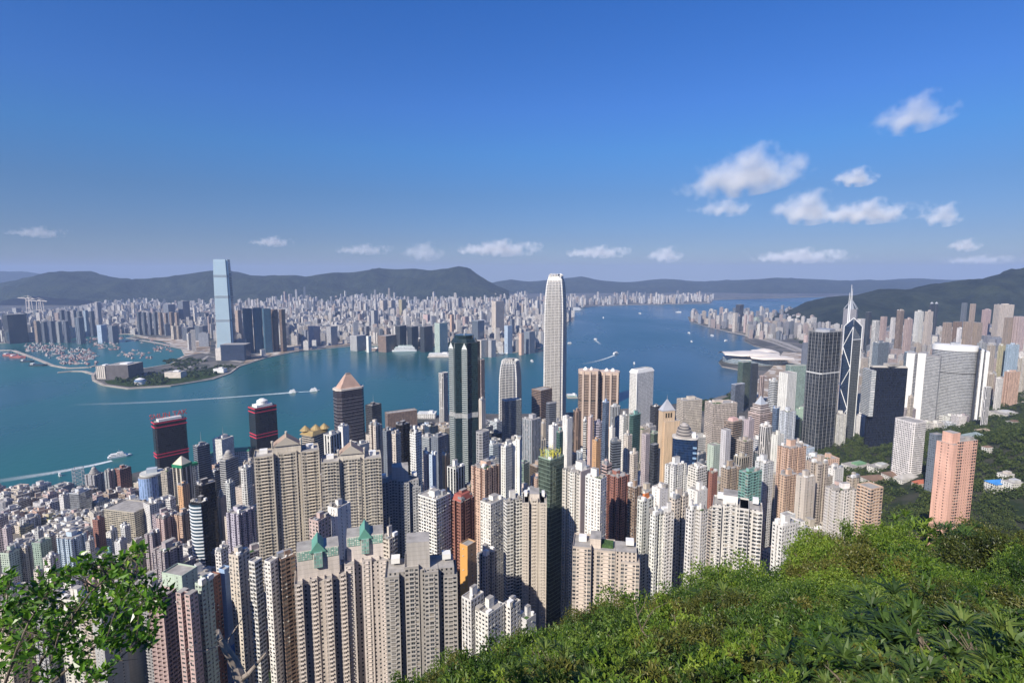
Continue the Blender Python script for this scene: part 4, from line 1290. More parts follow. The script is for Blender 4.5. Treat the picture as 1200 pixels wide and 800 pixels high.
# black concave tower
def black_tower():
    lab = 'black cubic glass tower with a pale roof rim and white left edge'
    T, L, h, rng, col = tower(1018.5, 1022, 1065, 431, 532, 1205, 'C', 'n', (.03, .035, .05), lab, name='skyscraper', cat='skyscraper')
    T.children[0].data.materials[0] = facade((.022, .026, .04), (.010, .014, .028), 1.8, 3.9, .92, .84, .12, .01, .1)
    m = MB(); m.box(((L[0][0] + L[3][0]) / 2 - 2, (L[0][1] + L[3][1]) / 2), 9, 40, h * .42, h - 4, math.atan2(L[1][1] - L[0][1], L[1][0] - L[0][0]), 0); m.build('white_side_wing', facade((.6, .6, .6), GL['lt'], 3, 3.9, 1, .45), T)
    m = MB(); m.prism(inset(L, 2), h + 1.1, h + 4.5, 0, 0); m.build('roof_rim', plain('pale roof', (.5, .47, .43)), T)
    m = MB(); m.box((6, 0), 26, 18, h + 4.5, h + 10, .2, 0); m.build('lift_house', CONCRETE, T)
black_tower()

# pale curved hotel group -----------------------------------------------------------------
def curved_hotel():
    Y = 1411; zb = 20
    lab = 'curved grey tower with white crown beside a white slab at the wooded park'
    x, _, zt = at(1126, 405, Y)
    T = base_obj('skyscraper', lab, 'skyscraper', (x, Y + 18), zb)
    h = zt - zb; d0 = CP - (zt - H) * SP / Y
    W = 42 / F * Y * d0 / 2
    rot = -math.atan2(x, Y) * .9
    P = ngon((0, 0), W, 40, 0, W * .52, rot)
    m = MB(); m.prism(P, 0, h - 14, 0, None); m.build('wall', [facade((.46, .46, .47), (.16, .17, .185), 3, 4.0, 1, .6, .2, 0, .2)], T)
    m = MB(); m.prism(scale_pts(P, 1.03), h - 14, h, 0, 0); m.build('white_crown', WHITE, T)
    zz = at(1126, 437, Y)[2] - zb
    m = MB(); m.prism(scale_pts(P, 1.01), zz - 1.2, zz + 1.2, 0, 0); m.build('dark_band', plain('dark band', (.04, .04, .04)), T)
    rx = Vector((math.cos(rot), math.sin(rot))); 
    for s, w_, zt_, mt, nm in ((1.06, 6, -6, plain('dark slot', (.05, .055, .07), .3), 'dark_slot'), (1.17, 8, -8, WHITE, 'white_fin'), (1.28, 4, -10, plain('dark slot', (.05, .055, .07), .3), 'dark_slot'), (1.38, 9, -12, WHITE, 'white_fin')):
        m = MB(); m.box(tuple(rx * (W * s)), w_, 34, 0, h + zt_, rot, 0); m.build(nm, mt, T)
    m = MB(); m.box((0, 0), 20, 14, h, h + 6, rot, 0); m.bar((-4, 0, h + 6), (-4, 0, h + 16), .6, 5); m.build('lift_house', STEEL, T)
    m = MB(); m.box(tuple(rx * (-W * .2) + Vector((0, -W * .62))), W * 1.2, 16, 0, 26, rot, 0, 0); m.build('podium', facade((.66, .65, .63), GL['dk'], 4, 5, 1, .4), T)
    note(1105, 1155, 405, 492, Y, lab)
    lab = 'pale grey tower of white slabs standing close beside the curved white crowned tower'
    x, _, zt = at(1089, 415, 1390); zb = 15
    T = base_obj('skyscraper', lab, 'skyscraper', (x, 1400), zb); h = zt - zb
    rot = -math.atan2(x, 1390) * .8 - R(12)
    for u, w_, mt, nm, dh in ((-30, 18, WHITE, 'white_slab', 0), (-19, 6, facade((.3, .3, .31), GL['dk'], 3, 3.8, 1, .5), 'window_strip', -3), (-7, 17, WHITE, 'white_slab', 2), (16, 30, facade((.40, .40, .41), (.11, .115, .12), 3, 3.8, 1, .5), 'banded_wing', -4)):
        m = MB(); m.box((u * math.cos(rot), u * math.sin(rot)), w_, 36, 0, h + dh, rot, 0, 1); m.build(nm, [mt, CONCRETE], T)
    note(1073, 1105, 414, 500, 1390, lab)
curved_hotel()

# white tower of round windows
def round_windows():
    lab = 'white harbour tower dotted with small round windows, sloping white roof rim'
    T, L, h, rng, col = tower(737, 746.5, 767, 438, 500, 1314, 'G', 'n', (.70, .69, .68), lab, name='skyscraper', cat='skyscraper')
    T.children[0].data.materials[0] = facade((.68, .67, .66), (.10, .105, .11), 2.4, 3.5, .55, .5, .2, .2)
    m = MB(); m.frustum(L, scale_pts(L, .8), h + 1.1, h + 9, 0, None); m.poly([(*p, h + 6) for p in scale_pts(L, .8)][::1], 0); m.build('bevelled_roof', WHITE, T)
    for i in (0,):
        m = MB(); m.bar((*(Vector(L[0]) * 1.0), 0), (*(Vector(L[0]) * 1.0), h + 1), 1.4, 6); m.build('corner_pier', WHITE, T)
round_windows()

# twin round tan towers
def twin_round():
    for k, (pxc, wpx, yt, lab) in enumerate(((690, 25, 433.5, 'western one of the twin round tan towers with white roof domes'), (714, 24.5, 435, 'eastern one of the twin round tan towers with white roof domes'))):
        Y = 1290 + k * 14
        x, _, zt = at(pxc, yt, Y); zb = 4; h = zt - zb
        T = base_obj('skyscraper', lab, 'skyscraper', (x, Y), zb)
        d0 = CP - (zt - H) * SP / Y; W = wpx / F * Y * d0 / 2
        rot = R(-12)
        c1, c2 = W * .42, W * .6
        f = facade((.36, .27, .22), (.06, .045, .04), 3, 3.9, 1, .52, .12, 0, .3)
        pts = []
        for i in range(32):
            t = 2 * math.pi * i / 32
            k_ = (abs(math.cos(t)) ** 3 + abs(math.sin(t)) ** 3) ** (-1 / 3)
            pts.append((W * .98 * k_ * math.cos(t) * .98, W * .98 * k_ * math.sin(t) * .8))
        m = MB(); m.prism(pts, 0, h, 0, 1); m.build('wall', [f, CONCRETE], T)
        tan = plain('tan granite', (.55, .43, .35), .6, .08)
        m = MB(); m.prism(scale_pts(pts, 1.02), h - 7, h + 1, 0, 0); m.build('granite_crown', tan, T)
        for s in (-.62, 0.0, .66):
            m = MB(); yv = -W * .82 * (1 - abs(s) ** 3) ** (1/3.)
            m.box((s * W, yv), 4.2, 5, 0, h + .5, 0, 0); m.build('granite_pier', tan, T)
        for s, r_ in (((-.3, 5), (.25, 3.5)) if k == 0 else ((-.25, 4.5), (.35, 5))):
            m = MB()
            m.prism(ngon((s * W, 0), r_ * 1.2, 16), h + 1, h + 3.5, 0, 0); m.frustum(ngon((s * W, 0), r_, 16), ngon((s * W, 0), r_ * .4, 16), h + 3.5, h + 7.5, 0, 0)
            m.build('roof_dome', WHITE, T)
        zz = h * .62
        m = MB(); m.prism(scale_pts(pts, 1.006), zz - 1.5, zz + 1.5, 0, 0); m.build('dark_band', plain('dark band', (.04, .04, .04)), T)
        note(pxc - 12, pxc + 12, yt, 505, Y, lab)
twin_round()

# red banded twin towers at the harbour ------------------------------------------------------
def red_band(xl, xm, xr, yt, yb2, Y, lab, ybot, sign):
    T, L, h, rng, col = tower(xl, xm, xr, yt, ybot, Y, 'C', 'n', (.05, .05, .055), lab, cat='skyscraper', name='skyscraper')
    T.children[0].data.materials[0] = facade((.035, .035, .04), (.02, .022, .03), 1.8, 3.8, .9, .84, .12, .02, .15)
    red = plain('red frame', (.62, .05, .09), .45, .05)
    zb = T.location.z
    for z in (h - 1, h - 9, at(xm, yb2, Y)[2] - zb, at(xm, yb2 + 3.5, Y)[2] - zb):
        m = MB(); o_ = scale_pts(L, 1.03); i_ = scale_pts(L, .99); q = []
        for i in range(4):
            j = (i + 1) % 4
            q += [[(*o_[i], z - 1), (*o_[j], z - 1), (*o_[j], z + 1), (*o_[i], z + 1)], [(*o_[i], z + 1), (*o_[j], z + 1), (*i_[j], z + 1), (*i_[i], z + 1)], [(*o_[j], z - 1), (*o_[i], z - 1), (*i_[i], z - 1), (*i_[j], z - 1)]]
        m.quads(q); m.build('red_band', red, T)
    rot = math.atan2(L[1][1] - L[0][1], L[1][0] - L[0][0])
    m = MB(); m.prism(scale_pts(L, .72), h, h + 5, 0, 0); plant_ = m.build('roof_plant', WHITE, T)
    if sign:
        cu = bpy.data.curves.new('sign_lettering', 'FONT'); cu.body = sign; cu.size = 13; cu.extrude = .6; cu.align_x = 'CENTER'
        tmp = bpy.data.objects.new('lettering', cu); COL.objects.link(tmp)
        bpy.context.view_layer.update()
        me = bpy.data.meshes.new_from_object(tmp.evaluated_get(bpy.context.evaluated_depsgraph_get())); bpy.data.objects.remove(tmp)
        o = bpy.data.objects.new('rooftop_sign', me); COL.objects.link(o); o.parent = plant_; o.data.materials.clear()
        o.data.materials.append(plain('red lettering', (.62, .10, .08), .5, .05))
        o.location = (0, 0, h + 6); o.rotation_euler = (R(90), 0, rot)
        m = MB(); u = Vector((math.cos(rot), math.sin(rot)))
        for s in (-22, -8, 8, 22): m.bar((*(u * s + Vector((-u.y, u.x)) * 1.5), h + 4), (*(u * s + Vector((-u.y, u.x)) * 1.5), h + 15), .4, 4)
        m.bar((*(u * -24 + Vector((-u.y, u.x)) * 1.5), h + 6), (*(u * 24 + Vector((-u.y, u.x)) * 1.5), h + 6), .5, 4)
        m.build('sign_frame', STEEL, plant_)
    else:
        m = MB(); m.prism(ngon((0, 0), 11, 20), h + 5, h + 12, 0, None); m.frustum(ngon((0, 0), 11, 20), ngon((0, 0), 4, 20), h + 12, h + 16, 0, 0); m.build('roof_dome', WHITE, plant_)
red_band(177.5, 181, 219, 496, 533, 985, 'western red banded black tower with red lettering on its roof', 556, 'SHUN TAK')
red_band(291, 298.5, 324, 479, 510, 1120, 'eastern red banded black tower with a white roof drum', 530, None)

# dark tower with a truncated tan pyramid
def pyramid_tower():
    lab = 'dark tower with white balcony edges under a tan truncated pyramid roof'
    T, L, h, rng, col = tower(388.5, 396, 428, 459, 524, 1150, 'B', 'n', (.13, .10, .12), lab, name='skyscraper', cat='skyscraper')
    P = chamfer(L, 8)
    for o in list(T.children): bpy.data.objects.remove(o)
    m = MB(); m.prism(P, -6, h, 0, 1); m.build('wall', [facade((.075, .06, .075), (.018, .02, .028), 3.2, 3.8, .86, .72, .1, .05, .1), CONCRETE], T)
    m = MB(); zz = 10
    i = 0
    while zz < h * .93:
        m.prism(scale_pts(chamfer(L, 8), 1.015), zz, zz + .6, 0, 0); zz += 7.6
    m.build('balcony_edges', plain('pale slab', (.30, .28, .30)), T)
    m = MB(); m.prism(scale_pts(P, 1.02), h, h + 4, 0, 0); m.build('pale_cornice', plain('pale cornice', (.6, .52, .45)), T)
    z2 = at(408, 442, 1150)[2] - T.location.z
    m = MB(); m.frustum(scale_pts(L, .76), scale_pts(L, .2), h + 4, z2, 0, 0); m.build('pyramid_roof', plain('tan roof', (.46, .31, .24), .6, .12), T)
    m = MB(); m.frustum(scale_pts(L, .2), scale_pts(L, .12), z2, z2 + 4, 0, 0); m.build('roof_vent', plain('roof vent', (.2, .16, .14)), T)
pyramid_tower()

# golden tent roof
T, L, h, rng, col = BUILT['beige banded building under a golden roof']
gold = plain('golden roof', (.47, .34, .15), .35, .15, .2, .35)
m = MB(); m.frustum(scale_pts(L, 1.06), scale_pts(L, .72), h + 1.2, h + 7, 0, 0)
m.build('golden_roof', gold, T)
for u, v in ((-.4, -.1), (.05, .1), (.42, -.05)):
    c_ = (L[1][0] * (.5 + u) * .8 + L[3][0] * (.5 - u) * .8, L[1][1] * (.5 + u) * .8 + L[3][1] * (.5 - u) * .8)
    m = MB(); m.frustum(ngon(c_, 9, 14), ngon(c_, 4, 14), h + 7, h + 12, 0, 0); m.frustum(ngon(c_, 4, 14), ngon(c_, .3, 14), h + 12, h + 15, 0)
    m.build('golden_hump', gold, T)

# green roofed tower
def green_roof():
    lab = 'tower with green eaves and a cream pyramid cap'
    T, L, h, rng, col = tower(202, 213, 225, 548, 606, 830, 'F', 'n', 'be', lab, gl='dk', name='office_tower')
    T.children[0].data.materials[0] = facade((.55, .50, .42), (.03, .03, .032), 8, 3.6, .68, 1.0, .1, .02)
    m = MB(); m.prism(scale_pts(L, 1.05), h - 1, h + 4, 0, 0); m.build('green_eaves', plain('green tile', (.02, .20, .10), .5, .1), T)
    m = MB(); m.frustum(scale_pts(L, .98), scale_pts(L, .1), h + 4, h + 15, 0, 0); m.build('pyramid_roof', plain('cream roof', (.62, .55, .42), .7, .1), T)
    lab = 'grey gridded slab with green roof edge attached to the green eaved tower'
    T, L, h, rng, col = tower(218, 220, 232, 547, 600, 865, 'G', 'n', 'lg', lab)
    m = MB(); m.prism(scale_pts(L, 1.05), h, h + 4, 0, 0); m.build('green_eaves', plain('green tile', (.02, .20, .10), .5, .1), T)
green_roof()

# white banded dark glass tower
def banded():
    Y = 640; lab = 'dark glass tower with curved white and blue bands on its left side'
    P, zt, a, b = footprint(222, 236, 245, 590, Y, 42)
    T, L, h, rng, col = tower(222, 236, 245, 590, 675, Y, 'C', 'f', 'dk', lab)
    rot = math.atan2(L[1][1] - L[0][1], L[1][0] - L[0][0])
    A, B = Vector(L[3]), Vector(L[0])
    nrm = Vector((B.y - A.y, A.x - B.x)).normalized()
    m1, m2 = MB(), MB(); z = 4; k = 0
    def arc(o):
        n = 10; pts = []
        for i in range(n + 1):
            t = i / n
            p = A.lerp(B, t) + nrm * (o + 3.5 * math.sin(math.pi * t))
            pts.append((p.x, p.y))
        return pts
    while z < h - 2:
        o_ = arc(1.2) + [tuple(B), tuple(A)]
        m1.prism(o_, z, z + 1.7, 0, 0); o2 = arc(.6) + [tuple(B), tuple(A)]
        m2.prism(o2, z + 1.7, z + 4.4, 0, None); z += 4.4
    m1.build('white_bands', plain('white cladding', (.72, .75, .78), .35, .04), T); m2.build('blue_glass', facade((.08, .15, .2), (.02, .05, .08), 1.5, 4.4, .94, .9, .08, .02, .2), T)
banded()

# light blue round fronted tower
def blue_round():
    Y = 930; lab = 'light blue tower with rounded front and a round roof deck'
    T, L, h, rng, col = tower(168, 180, 189, 557, 598, Y, 'C', 'n', 'bl', lab, gl='bl')
    T.children[0].data.materials[0] = facade((.12, .20, .30), (.04, .09, .15), 2, 3.8, .9, .85, .08, .02, .2)
    c_ = L[3]; r_ = 15
    m = MB(); m.prism(ngon((c_[0] * .55 + L[0][0] * .45, c_[1] * .55 + L[0][1] * .45), r_, 28), 0, h - 2, 0, 1); m.build('round_bay', [facade((.30, .42, .66), (.20, .30, .5), 4, 3.6, .5, 1.0, .15, 0, .1), CONCRETE], T)
    m = MB(); m.prism(ngon((0, 0), 19, 28), h, h + 3, 0, 0); m.build('roof_deck', plain('pale deck', (.5, .5, .47)), T)
    m = MB(); m.box((0, 0), 16, 12, h + 3, h + 10, .5, 0); m.build('lift_house', plain('grey blue', (.4, .45, .5)), T)
blue_round()

# gabled beige towers -------------------------------------------------------------------
def gabled(xl, xr, yroof, ypen, yapex, ybot, Y, lab, colk, roofm, fl=3.0, wings=3, apex_at=.5, penspan=(.28, .72), finials=True, pattern='BLB', ind=0, gapw=3.4, greenface=None, steps=None):
    rng = random.Random(lab)
    x0, _, zt = at(xl, yroof, Y); x1 = at(xr, yroof, Y)[0]
    cx, cy = (x0 + x1) / 2, Y + 12
    zb = min(tz(x0, Y), tz(x1, Y)) - 1
    h = zt - zb
    T = empty('apartment_tower', (cx, cy, zb)); tag(T, lab, 'apartment tower')
    rot = -math.atan2(cx, Y) * .95
    ca, sa = math.cos(rot), math.sin(rot)
    W = (x1 - x0) / max(ca, .5) * .97
    col = tint(C[colk] if isinstance(colk, str) else colk, rng)
    pl, sh = facade(col, GL['dk'], 3, 3, 0, 0), facade(col, GL['dk'], 3, 3, .6, .5)
    def tr(u, v): return (u * ca - v * sa, u * sa + v * ca)
    ww = (W - gapw * (wings - 1)) / wings
    allw = []
    for k in range(wings):
        u0 = -W / 2 + k * (ww + gapw)
        hh = h - (0 if steps is None else steps[k])
        P = [tr(u0, -12 + (0 if k % 2 == 0 else 3.2)), tr(u0 + ww, -12 + (0 if k % 2 == 0 else 3.2)), tr(u0 + ww, 10), tr(u0, 10)]
        m = MB(); wins = []
        geo_facade(m, P, -5, hh + 5, 2.7, fl, pattern, wins, (-cx, -cy), 0, 1, rng, {'L': 4, 'S': 4} if k % 2 else {'L': 4})
        m.poly([(*p, hh) for p in P], 2)
        ins = inset(P, .3); q = []
        for i in range(4):
            j = (i + 1) % 4
            q += [[(*P[i], hh), (*P[j], hh), (*P[j], hh + 1.3), (*P[i], hh + 1.3)], [(*P[i], hh + 1.3), (*P[j], hh + 1.3), (*ins[j], hh + 1.3), (*ins[i], hh + 1.3)], [(*ins[j], hh), (*ins[i], hh), (*ins[i], hh + 1.3), (*ins[j], hh + 1.3)]]
        m.quads(q, None, 0)
        if not ind: glass_quads(m, wins, 3, rng)
        m.build('wing', [pl, sh, CONCRETE, GLASS, facade(tuple(round(c * .68, 3) for c in col), GL['dk'], 3, 3, 0, 0)], T)
        allw += wins
        # ledges with air conditioners under the loggias
        m = MB()
        for zz in np.arange(fl, hh, fl):
            p_ = [tr(u0 + ww * .3, -12.7 + (0 if k % 2 == 0 else 3.2)), tr(u0 + ww * .7, -12.7 + (0 if k % 2 == 0 else 3.2)), tr(u0 + ww * .7, -11.9 + (0 if k % 2 == 0 else 3.2)), tr(u0 + ww * .3, -11.9 + (0 if k % 2 == 0 else 3.2))]
            m.prism(p_, zz - .1, zz + .55, 0, 0)
        tag(m.build('bay_ledges', pl, T), kind='stuff')
    m = MB(); P = [tr(-W / 2 + 2, -8), tr(W / 2 - 2, -8), tr(W / 2 - 2, 9), tr(-W / 2 + 2, 9)]
    m.prism(P, -5, h - 2, 0, 1); m.build('core', [facade(tuple(c * .8 for c in col), GL['dk'], 3, fl, .4, .5), CONCRETE], T)
    if ind: put_windows(T, allw, ind, rng, 810, (cx, cy, zb))
    zp = at(0, ypen, Y)[2] - zb; za = at(0, yapex, Y)[2] - zb
    ua, ub = -W / 2 + penspan[0] * W, -W / 2 + penspan[1] * W
    m = MB(); P = [tr(ua, -6), tr(ub, -6), tr(ub, 8), tr(ua, 8)]
    m.prism(P, h - 2, zp, 0, 1); pent = m.build('penthouse', [pl, CONCRETE], T)
    if za > zp + 1:
        um = ua + (ub - ua) * apex_at; hw = (ub - ua) * (.46 if greenface is None else .2)
        ze = zp - (0 if greenface is None else 2)
        m = MB()
        A0, A1, Ap = tr(um - hw, -7.2), tr(um + hw, -7.2), tr(um, -7.2)
        B0, B1, Bp = tr(um - hw, 8), tr(um + hw, 8), tr(um, 8)
        m.quads([[(*A0, ze), (*Ap, za), (*Bp, za), (*B0, ze)][::-1], [(*Ap, za), (*A1, ze), (*B1, ze), (*Bp, za)][::-1]], None, 0)
        m.poly([(*A0, ze), (*A1, ze), (*Ap, za)], 1); m.poly([(*B1, ze), (*B0, ze), (*Bp, za)], 1)
        m.build('gable_roof', [roofm, pl if greenface is None else roofm], pent)
    if greenface is not None:
        m = MB()
        for a_, b_ in ((ua + .5, ua + (ub - ua) * .36), (ua + (ub - ua) * .64, ub - .5)):
            m = MB(); m.box(tr((a_ + b_) / 2, -6.15), b_ - a_, .3, zp - 6.5, zp - .6, rot, 0)
            m.build('green_lattice', facade((.20, .38, .32), (.52, .52, .47), 1.5, 1.5, .62, .62), pent)
        m = MB(); um = (ua + ub) / 2; m.box(tr(um, -7), (ub - ua) * .2, 2.5, zp - 12, zp - 1.8, rot, 0); m.build('green_oriel', facade((.22, .42, .36), (.3, .33, .32), 1.6, 2.6, .7, .7), pent)
    if finials:
        for u in (ua, (ua + ub) / 2, ub):
            m = MB(); p = tr(u, -6); zz = za if u == (ua + ub) / 2 else zp
            m.bar((*p, zz - 1), (*p, zz + 3.5), .7, 6); m.prism(ngon(p, 1.1, 8), zz + 3.5, zz + 5.2, 0, 0); m.build('finial', pl, pent)
    for u in (-.36, .36):
        m = MB(); p = tr(u * W, 2); m.box(p, W * .12, 6, h, h + 3.4, rot, 0); m.build('water_tank', WHITE, T)
    note(xl, xr, yapex, ybot, Y, lab)
    FORMS[T.name] = ([(cx + p[0], cy + p[1]) for p in (tr(-W/2, -12), tr(W/2, -12), tr(W/2, 10), tr(-W/2, 10))], zb, zb + h)
    return T
tile = plain('brown tile', (.36, .26, .20), .8, .15)
gt = plain('green tile roof', (.12, .30, .24), .6, .12)
gabled(296, 364, 533, 524, 514, 650, 480, 'wider beige triple winged tower with brown gable and ball finials', 'cr', tile, pattern='BL')
gabled(374, 441, 540, 534, 524, 625, 490, 'beige triple winged tower with brown gable standing east of its wider twin', 'cr', tile, pattern='LB')
gabled(340, 396, 682, 648, 639, 830, 330, 'cream balconied tower with green gabled penthouse, the lower of two such', (.62, .56, .51), gt, pattern='BSL', finials=False, penspan=(.06, .88), ind=100, greenface=gt, wings=4, gapw=4.2)
gabled(399, 449, 660, 632, 623, 810, 345, 'cream balconied tower with green gabled penthouse, the higher of two such', (.62, .56, .51), gt, pattern='SBL', finials=False, penspan=(.06, .9), ind=100, greenface=gt, wings=3, gapw=5)
gabled(447, 533, 668, 640, 639, 770, 330, 'big grey beige winged tower, front shaded and last wing sunlit', (.43, .40, .375), CONCRETE, wings=4, pattern='WLB', finials=False, penspan=(.3, .62), ind=100, steps=(4, 0, 3, 8))

gabled(439, 490, 564, 550, 549, 645, 520, 'blue grey shaded apartment tower with stepped crown', 'gy', CONCRETE, wings=4, pattern='WLS', finials=False, penspan=(.34, .72), steps=(6, 0, 3, 9))

gabled(674, 753, 645, 637, 637, 722, 385, 'wide low cream apartment block with roof garden above the trees', 'cr', CONCRETE, wings=3, pattern='LWX', finials=False, penspan=(.26, .42), steps=(0, 3, 9), ind=100, gapw=4)
T = [o for o in COL.objects if o.get('label') == 'wide low cream apartment block with roof garden above the trees'][0]
m = MB(); m.box((1, 0), 9, 9, at(700, 645, 385)[2] - T.location.z - 3, at(700, 643, 385)[2] - T.location.z - 1, -.2, 0); m.build('roof_garden', plain('roof planting', (.05, .10, .03), 1, .5, .6), T)

gabled(846, 898, 594, 586, 586, 672, 400, 'large white balconied tower rising directly from the wooded slope', 'wh', CONCRETE, wings=4, pattern='LBS', finials=False, penspan=(.2, .5), steps=(3, 0, 2, 4), gapw=3)
gabled(612, 642, 588, 582, 582, 708, 430, 'cream tower with curved white balconies', 'cr', CONCRETE, wings=3, pattern='BB', finials=False, penspan=(.3, .7), steps=(2, 0, 2), gapw=1.6, ind=100)

# salmon pink tower on the right ---------------------------------------------------------
def pink_tower():
    lab = 'salmon pink apartment tower standing alone among the dark trees'
    Y = 520
    P, zt, a, b = footprint(1097.5, 1118, 1147, 519, Y, 42)
    cx = sum(p[0] for p in P) / 4; cy = sum(p[1] for p in P) / 4
    zb = min(tz(*p) for p in P) - 3; h = zt - zb
    T = empty('apartment_tower', (cx, cy, zb)); tag(T, lab, 'apartment tower')
    L = [Vector((p[0] - cx, p[1] - cy)) for p in P]
    col = (.74, .44, .34); pl, sh = facade(col, GL['dk'], 3, 3, 0, 0), facade(col, GL['dk'], 3, 3, .5, .45)
    rng = random.Random(3); allw = []
    def block(Q, hh, pat, bay, nm):
        m = MB(); wins = []
        geo_facade(m, Q, -5, hh + 5, bay, 3.0, pat, wins, (-cx, -cy), 0, 1, rng)
        m.poly([(*p, hh) for p in Q], 2); m.build(nm, [pl, sh, CONCRETE], T); allw.extend(wins)
    d1, d2 = (L[3] - L[0]), (L[1] - L[0])
    t1, t2 = d1.normalized(), d2.normalized()
    block([tuple(L[0]), tuple(L[0] + t2 * 6), tuple(L[0] + t2 * 6 + d1 * .96), tuple(L[3])], h - 2, 'XSX', 3.0, 'west_wing')
    block([tuple(L[0] + t2 * 9 + t1 * 1), tuple(L[1] + t1 * 1), tuple(L[2]), tuple(L[3] + t2 * 9)], h, 'LLSS', 3.0, 'main_wing')
    m = MB(); Q = [tuple(L[0] + t2 * 6 + t1 * 2.5), tuple(L[0] + t2 * 9 + t1 * 2.5), tuple(L[3] + t2 * 9), tuple(L[3] + t2 * 6)]
    m.prism(Q, -5, h - 4, 0, 0); m.build('dark_recess', facade((.20, .15, .17), GL['dk'], 3, 3, .6, .5), T)
    zp = at(1118, 509, Y)[2] - zb
    m = MB(); q0 = L[0] + t2 * 2 + t1 * 3; m.prism([tuple(q0), tuple(q0 + t2 * 10), tuple(q0 + t2 * 10 + t1 * 10), tuple(q0 + t1 * 10)], h - 2, zp, 0, 1); m.build('penthouse', [pl, CONCRETE], T)
    m = MB(); q0 = L[1] + t1 * 2 - t2 * 10; m.prism([tuple(q0), tuple(q0 + t2 * 6), tuple(q0 + t2 * 6 + t1 * 5), tuple(q0 + t1 * 5)], h, h + 3, 0, 0); m.build('water_tank', CONCRETE, T)
    put_windows(T, allw, 100, rng, 620, (cx, cy, zb))
    note(1097, 1148, 509, 612, Y, lab); FORMS[T.name] = (P, zb, zb + h)
pink_tower()

# deep blue rounded building, pyramid topped slab, stepped banded tower ----------------------
def blue_dome():
    Y = 760; lab = 'deep blue glass building with rounded front and tiered grey dome'
    x, _, zt = at(806, 515, Y); zb = tz(x, Y); h = zt - zb
    T = base_obj('office_tower', lab, 'office tower', (x, Y + 12), zb)
    d0 = CP - (zt - H) * SP / Y; W = 29 / F * Y * d0 / 2
    rot = -math.atan2(x, Y) * .9
    pts = []
    for i in range(36):
        t = 2 * math.pi * i / 36; k_ = (abs(math.cos(t)) ** 4 + abs(math.sin(t)) ** 4) ** (-.25)
        u, v = W * k_ * math.cos(t), W * .72 * k_ * math.sin(t)
        pts.append((u * math.cos(rot) - v * math.sin(rot), u * math.sin(rot) + v * math.cos(rot)))
    m = MB(); m.prism(pts, -4, h, 0, 1); m.build('wall', [facade((.025, .05, .11), (.012, .035, .10), 1.8, 3.8, .93, .86, .07, .03, .35), CONCRETE], T)
    m = MB(); m.prism(scale_pts(pts, 1.02), h, h + 1.2, 0, 0); m.build('roof_rim', plain('pale rim', (.55, .52, .48)), T)
    bz = plain('dome cladding', (.36, .33, .31), .45, .08)
    zz = h + 1
    for r_, dz in ((W * .66, 5), (W * .62, 4.2), (W * .56, 4), (W * .42, 3.5)):
        m = MB(); m.prism(ngon((-W * .1, 0), r_, 28), zz, zz + dz * .62, 0, 0); m.prism(ngon((-W * .1, 0), r_ * .9, 28), zz + dz * .62, zz + dz, 1, 1); m.build('dome_tier', [bz, plain('dome slot', (.08, .08, .085), .3)], T); zz += dz
    m = MB(); m.frustum(ngon((-W * .1, 0), W * .36, 28), ngon((-W * .1, 0), W * .1, 28), zz, zz + 4, 0, 0); m.build('dome_cap', bz, T)
    m = MB(); m.box((W * .62, -2), W * .42, 10, h, h + 7, rot, 0); m.build('lift_house', WHITE, T)
    m = MB()
    for z_ in np.arange(6, h - 6, 7.6): m.box((W * .76 * math.cos(rot) + W * .74 * math.sin(rot), W * .76 * math.sin(rot) - W * .72 * math.cos(rot)), W * .3, 1.4, z_, z_ + 2.6, rot, 0)
    m.build('pale_window_bars', plain('pale glass bar', (.22, .34, .5), .2, .05), T)
    note(791, 821, 490, 548, Y, lab)
blue_dome()
def pyr_slab():
    Y = 800; lab = 'tall sandy slab tower with a steep lead pyramid and belfry openings'
    T, L, h, rng, col = tower(772, 776.5, 791, 482, 566, Y, 'P', 'n', (.62, .46, .31), lab, name='office_tower')
    T.children[0].data.materials[0] = facade((.62, .46, .31), GL['dk'], 3.4, 3.6, .1, .3)
    m = MB(); m.prism(scale_pts(L, 1.06), h, h + 1.5, 0, 0); m.frustum(scale_pts(L, .98), scale_pts(L, .05), h + 1.5, h + 17, 0, 0); m.build('pyramid_roof', plain('lead pyramid', (.42, .43, .47), .5, .08), T)
    m = MB(); m.bar((0, 0, h + 16), (0, 0, h + 24), .5, 5, 0, .1); m.build('finial', STEEL, T)
    for s in (.3, .5, .7):
        p = Vector(L[0]).lerp(Vector(L[1]), s) * 1.004
        m = MB(); m.box(tuple(p), 2, .8, h - 10, h - 3, math.atan2(L[1][1] - L[0][1], L[1][0] - L[0][0]), 0); m.build('belfry_opening', plain('dark opening', (.03, .025, .02)), T)
    A, B = Vector(L[0]), Vector(L[1]); t = (B - A).normalized(); n_ = Vector((-t.y, t.x))
    q0 = A + t * 3 - n_ * 2
    m = MB(); Q = [q0, q0 + t * ((B - A).length + 5), q0 + t * ((B - A).length + 5) + n_ * 14, q0 + n_ * 14]
    m.prism([tuple(p) for p in Q], -4, at(780, 494, Y)[2] - T.location.z, 0, 1); m.build('lower_slab', [facade((.62, .46, .31), GL['dk'], 4, 3.6, .08, .3), CONCRETE], T)
pyr_slab()
